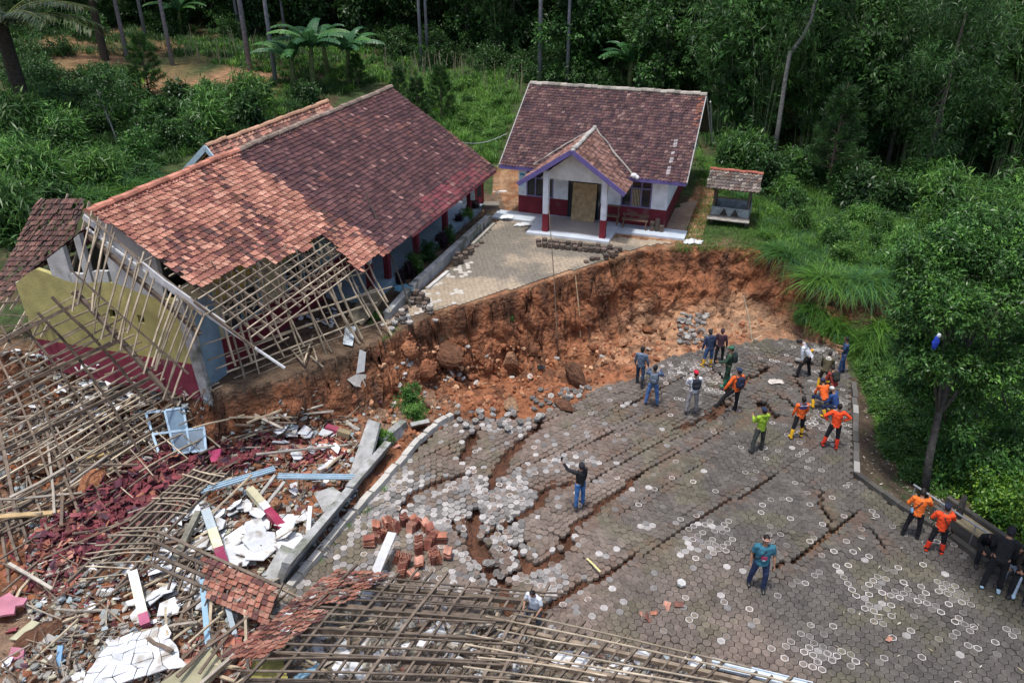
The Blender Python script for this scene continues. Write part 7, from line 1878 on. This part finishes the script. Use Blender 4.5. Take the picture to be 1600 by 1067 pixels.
person(1144, 642, 66, "person in orange jacket with dark backpack stretching a leg over the crack", 20, ORG, BLK, BLK, hat=("cap", NAVY), pack=(.02, .025, .05), armL=((.1, .5, -1), (.35, .25, -1)), armR=((-.1, .45, -1), (.3, .1, -1)), legL=((.25, .62, -.8), (.1, .55, -.8)), legR=((0, .04, -1), (0, .0, -1)), leanside=.06)
person(1183, 704, 67, "person in neon green jacket with navy cap and dark trousers", 18, (.25, .40, .035), (.045, .05, .045), (.03, .025, .02), hat=("cap", (.025, .035, .07)), hood=(.22, .35, .03), armL=((.45, .15, -1), (1, -.4, .3)), armR=((.35, .12, -1), (.9, -.7, -.1)), legL=((-.05, .26, -1), (-.15, .2, -1)), legR=((0, .1, -1), (0, .05, -1)))
pv_ = person(1244, 682, 62, "person in orange jacket with navy shoulders and yellow boots", 5, ORG, BLK, YB, boots=2, vest=(.03, .04, .13), armL=((.1, .18, -1), (.4, .0, -1)), armR=((.1, .15, -1), (.5, -.1, -1)), legL=((-.1, .22, -1), (-.15, .15, -1)), legR=((.05, .14, -1), (0, .08, -1)))
person(1298, 698, 66, "person in plain orange jacket and red boots with elbows out", -10, RORG, BLK, RB_, boots=2, armL=((-.2, 1, -.6), (.3, -.5, -.8)), armR=((-.2, 1, -.7), (.3, -.7, -.6)), legL=((.05, .24, -1), (0, .15, -1)), legR=((-.05, .1, -1), (-.1, .05, -1)), lean=.08)
person(1258, 588, 55, "person in white long sleeves bending over with one leg raised", 70, WH, BLK, BLK, vest=(.25, .27, .33), lean=.65, head=(.4, 0), armL=((.6, .1, -.8), (.5, 0, -1)), armR=((.7, .15, -.8), (.5, -.1, -1)), legL=((.55, .15, -.8), (.15, .1, -1)), legR=((-.1, .1, -1), (-.25, 0, -1)), bag=((.7, .35, .03), 1))
person(1313, 582, 55, "person in navy short sleeved shirt and blue jeans looking at a phone", 70, (.03, .065, .14), (.045, .085, .20), (.03, .03, .03), sleeve=.3, armL=((.4, .1, -.9), (1, -.1, .2)), armR=((.4, .1, -.9), (1, -.2, .2)), head=(.35, 0), hold=[("phone", -1)], legL=((.15, .1, -1), (0, 0, -1)), legR=((-.1, .1, -1), (-.2, 0, -1)))
person(1284, 606, 40, "person in brown jacket with a white collar stooping by the squatting group", -30, (.07, .06, .035), (.05, .045, .03), YB, boots=2, hair=(.05, .045, .04), hood=(.5, .48, .42), lean=.55, head=(.3, 0), armL=((.6, .2, -.8), (.8, -.2, -.5)), armR=((.6, .2, -.8), (.8, -.2, -.5)), legL=((.4, .15, -.9), (-.3, .05, -1)), legR=((.3, .15, -.9), (-.35, .05, -1)), crouch=True)
person(1298, 622, 40, "person in black vest with red and white straps in the squatting group", 15, (.30, .05, .04), BLK, (.02, .02, .02), vest=(.03, .035, .04), pack=(.03, .035, .03), lean=.4, head=(.3, 0), armL=fwd, armR=fwd, legL=((.9, .3, -.5), (-.3, .1, -1)), legR=((.9, .3, -.5), (-.3, .1, -1)), crouch=True)
person(1284, 640, 40, "person in orange jacket and navy cap squatting on the road", 10, ORG, NAVY, YB, boots=1, hat=("cap", (.03, .04, .10)), lean=.5, head=(.3, 0), armL=((.7, .2, -.7), (.8, -.3, -.6)), armR=fwd, legL=((.95, .35, -.25), (-.45, .1, -1)), legR=((.95, .35, -.25), (-.45, .1, -1)), crouch=True)
person(1302, 652, 38, "person in blue jacket and white cap squatting on the road", 40, (.03, .07, .22), NAVY, YB, boots=1, hat=("beanie", (.62, .60, .56)), lean=.4, head=(.3, 0), armL=((.6, .2, -.8), (.9, -.3, -.4)), armR=fwd, legL=((.95, .35, -.25), (-.45, .1, -1)), legR=((.95, .35, -.25), (-.45, .1, -1)), crouch=True)
person(905, 790, 68, "person in black hooded top and jeans holding up a phone by the crack", 35, (.018, .018, .022), (.05, .15, .36), (.03, .035, .045), hat=("hood", (.03, .028, .035)), armL=((.9, .5, .1), (.8, .3, .9)), armR=((.1, .15, -1), (.2, 0, -1)), hold=[("phone", -1)], legL=((0, .06, -1), (0, .03, -1)), legR=((0, .08, -1), (0, .04, -1)))
mt = person(1182, 919, 82, "person in teal printed shirt and navy trousers walking toward the camera", 172, (.035, .14, .20), (.025, .04, .10), (.02, .02, .02), sleeve=.3, hat=("band", (.45, .28, .26)), bag=((.03, .03, .03), 1), bulk=1.12, armL=((.05, .28, -1), (.3, .1, -1)), armR=((-.1, .28, -1), (.25, .05, -1)), legL=((.1, .12, -1), (-.05, .0, -1)), legR=((-.12, .16, -1), (-.3, .05, -1)))
person(835, 984, 50, "person in white t shirt standing in the crack behind the fallen frame", 150, (.60, .64, .70), (.12, .14, .2), (.03, .03, .03), sleeve=.3, z=-.15, head=(.5, .0), lean=.15, armL=((.3, .3, -1), (.8, -.2, -.4)), armR=((.3, .3, -1), (.8, -.2, -.4)), crouch=True, legL=((0, .1, -1), (0, .05, -1)), legR=((0, .1, -1), (0, .05, -1)))
person(1422, 838, 70, "person in orange jacket with a blue shoulder bag and black trousers", -25, (.80, .17, .03), BLK, BLK, bag=((.12, .22, .33), -1), head=(.5, 0), lean=.12, armL=((.2, .4, -.9), (.8, -.1, -.3)), armR=((.5, .4, -.7), (.7, -.2, .4)), legL=((0, .18, -1), (0, .1, -1)), legR=((0, .14, -1), (0, .08, -1)))
person(1458, 862, 73, "person in red orange jacket with a black strap and red boots", -20, RORG, BLK, RB_, boots=2, hat=("cap", (.02, .025, .05)), bag=((.04, .03, .03), 1), head=(.3, 0), armL=((.3, .35, -.9), (.8, -.4, .0)), armR=((.5, .35, -.8), (.9, -.2, .3)), legL=((0, .14, -1), (0, .08, -1)), legR=((0, .16, -1), (0, .1, -1)))
person(1547, 918, 82, "person in black bending toward the bench in pale blue shoes", -35, BLK, BLK, (.45, .62, .72), hat=("hood", (.016, .016, .02)), lean=.45, head=(.3, 0), armL=fwd, armR=fwd, legL=((-.1, .12, -1), (-.15, .05, -1)), legR=((.1, .12, -1), (-.05, .05, -1)))
person(1572, 905, 62, "person in black top and pale blue trousers sitting on the bench", 150, BLK, (.42, .50, .60), (.35, .50, .60), lean=.25, head=(.3, 0), armL=fwd, armR=fwd, legL=((1, .15, -.1), (.15, 0, -1)), legR=((1, .15, -.1), (.15, 0, -1)), crouch=True)
person(1532, 868, 50, "person in black crouched on the pale bench slab", 160, BLK, BLK, BLK, hat=("hood", (.014, .014, .016)), lean=.7, head=(.6, 0), armL=fwd, armR=fwd, legL=((1, .2, -.1), (0, 0, -1)), legR=((1, .2, -.1), (0, 0, -1)), crouch=True)
person(1596, 915, 70, "person in dark brown clothes sitting at the right picture edge", 140, (.03, .025, .02), BLK, BLK, lean=.25, head=(.3, 0), armL=fwd, armR=fwd, legL=((1, .15, -.1), (.15, 0, -1)), legR=((1, .15, -.1), (.15, 0, -1)), crouch=True)
# white band across the navy shoulders, armband, shirt print
def patch_on(root, y, z, w, h, c, name, x=0, side=False):
    mb = MB(); 
    if side: mb.box((x - .012, y - w / 2, z), (x + .012, y + w / 2, z + h), c)
    else: mb.box((x - w / 2, y - .004, z), (x + w / 2, y + .004, z + h), c)
    return mb.build(name, M["cloth"], root, world=False)
patch_on(pv_, -.125, 1.26, .25, .025, (.6, .6, .62), "reflective_band")
patch_on(mt, .150, 1.12, .15, .10, (.35, .05, .12), "shirt_print"); patch_on(mt, .154, 1.08, .07, .03, (.45, .5, .55), "shirt_print")
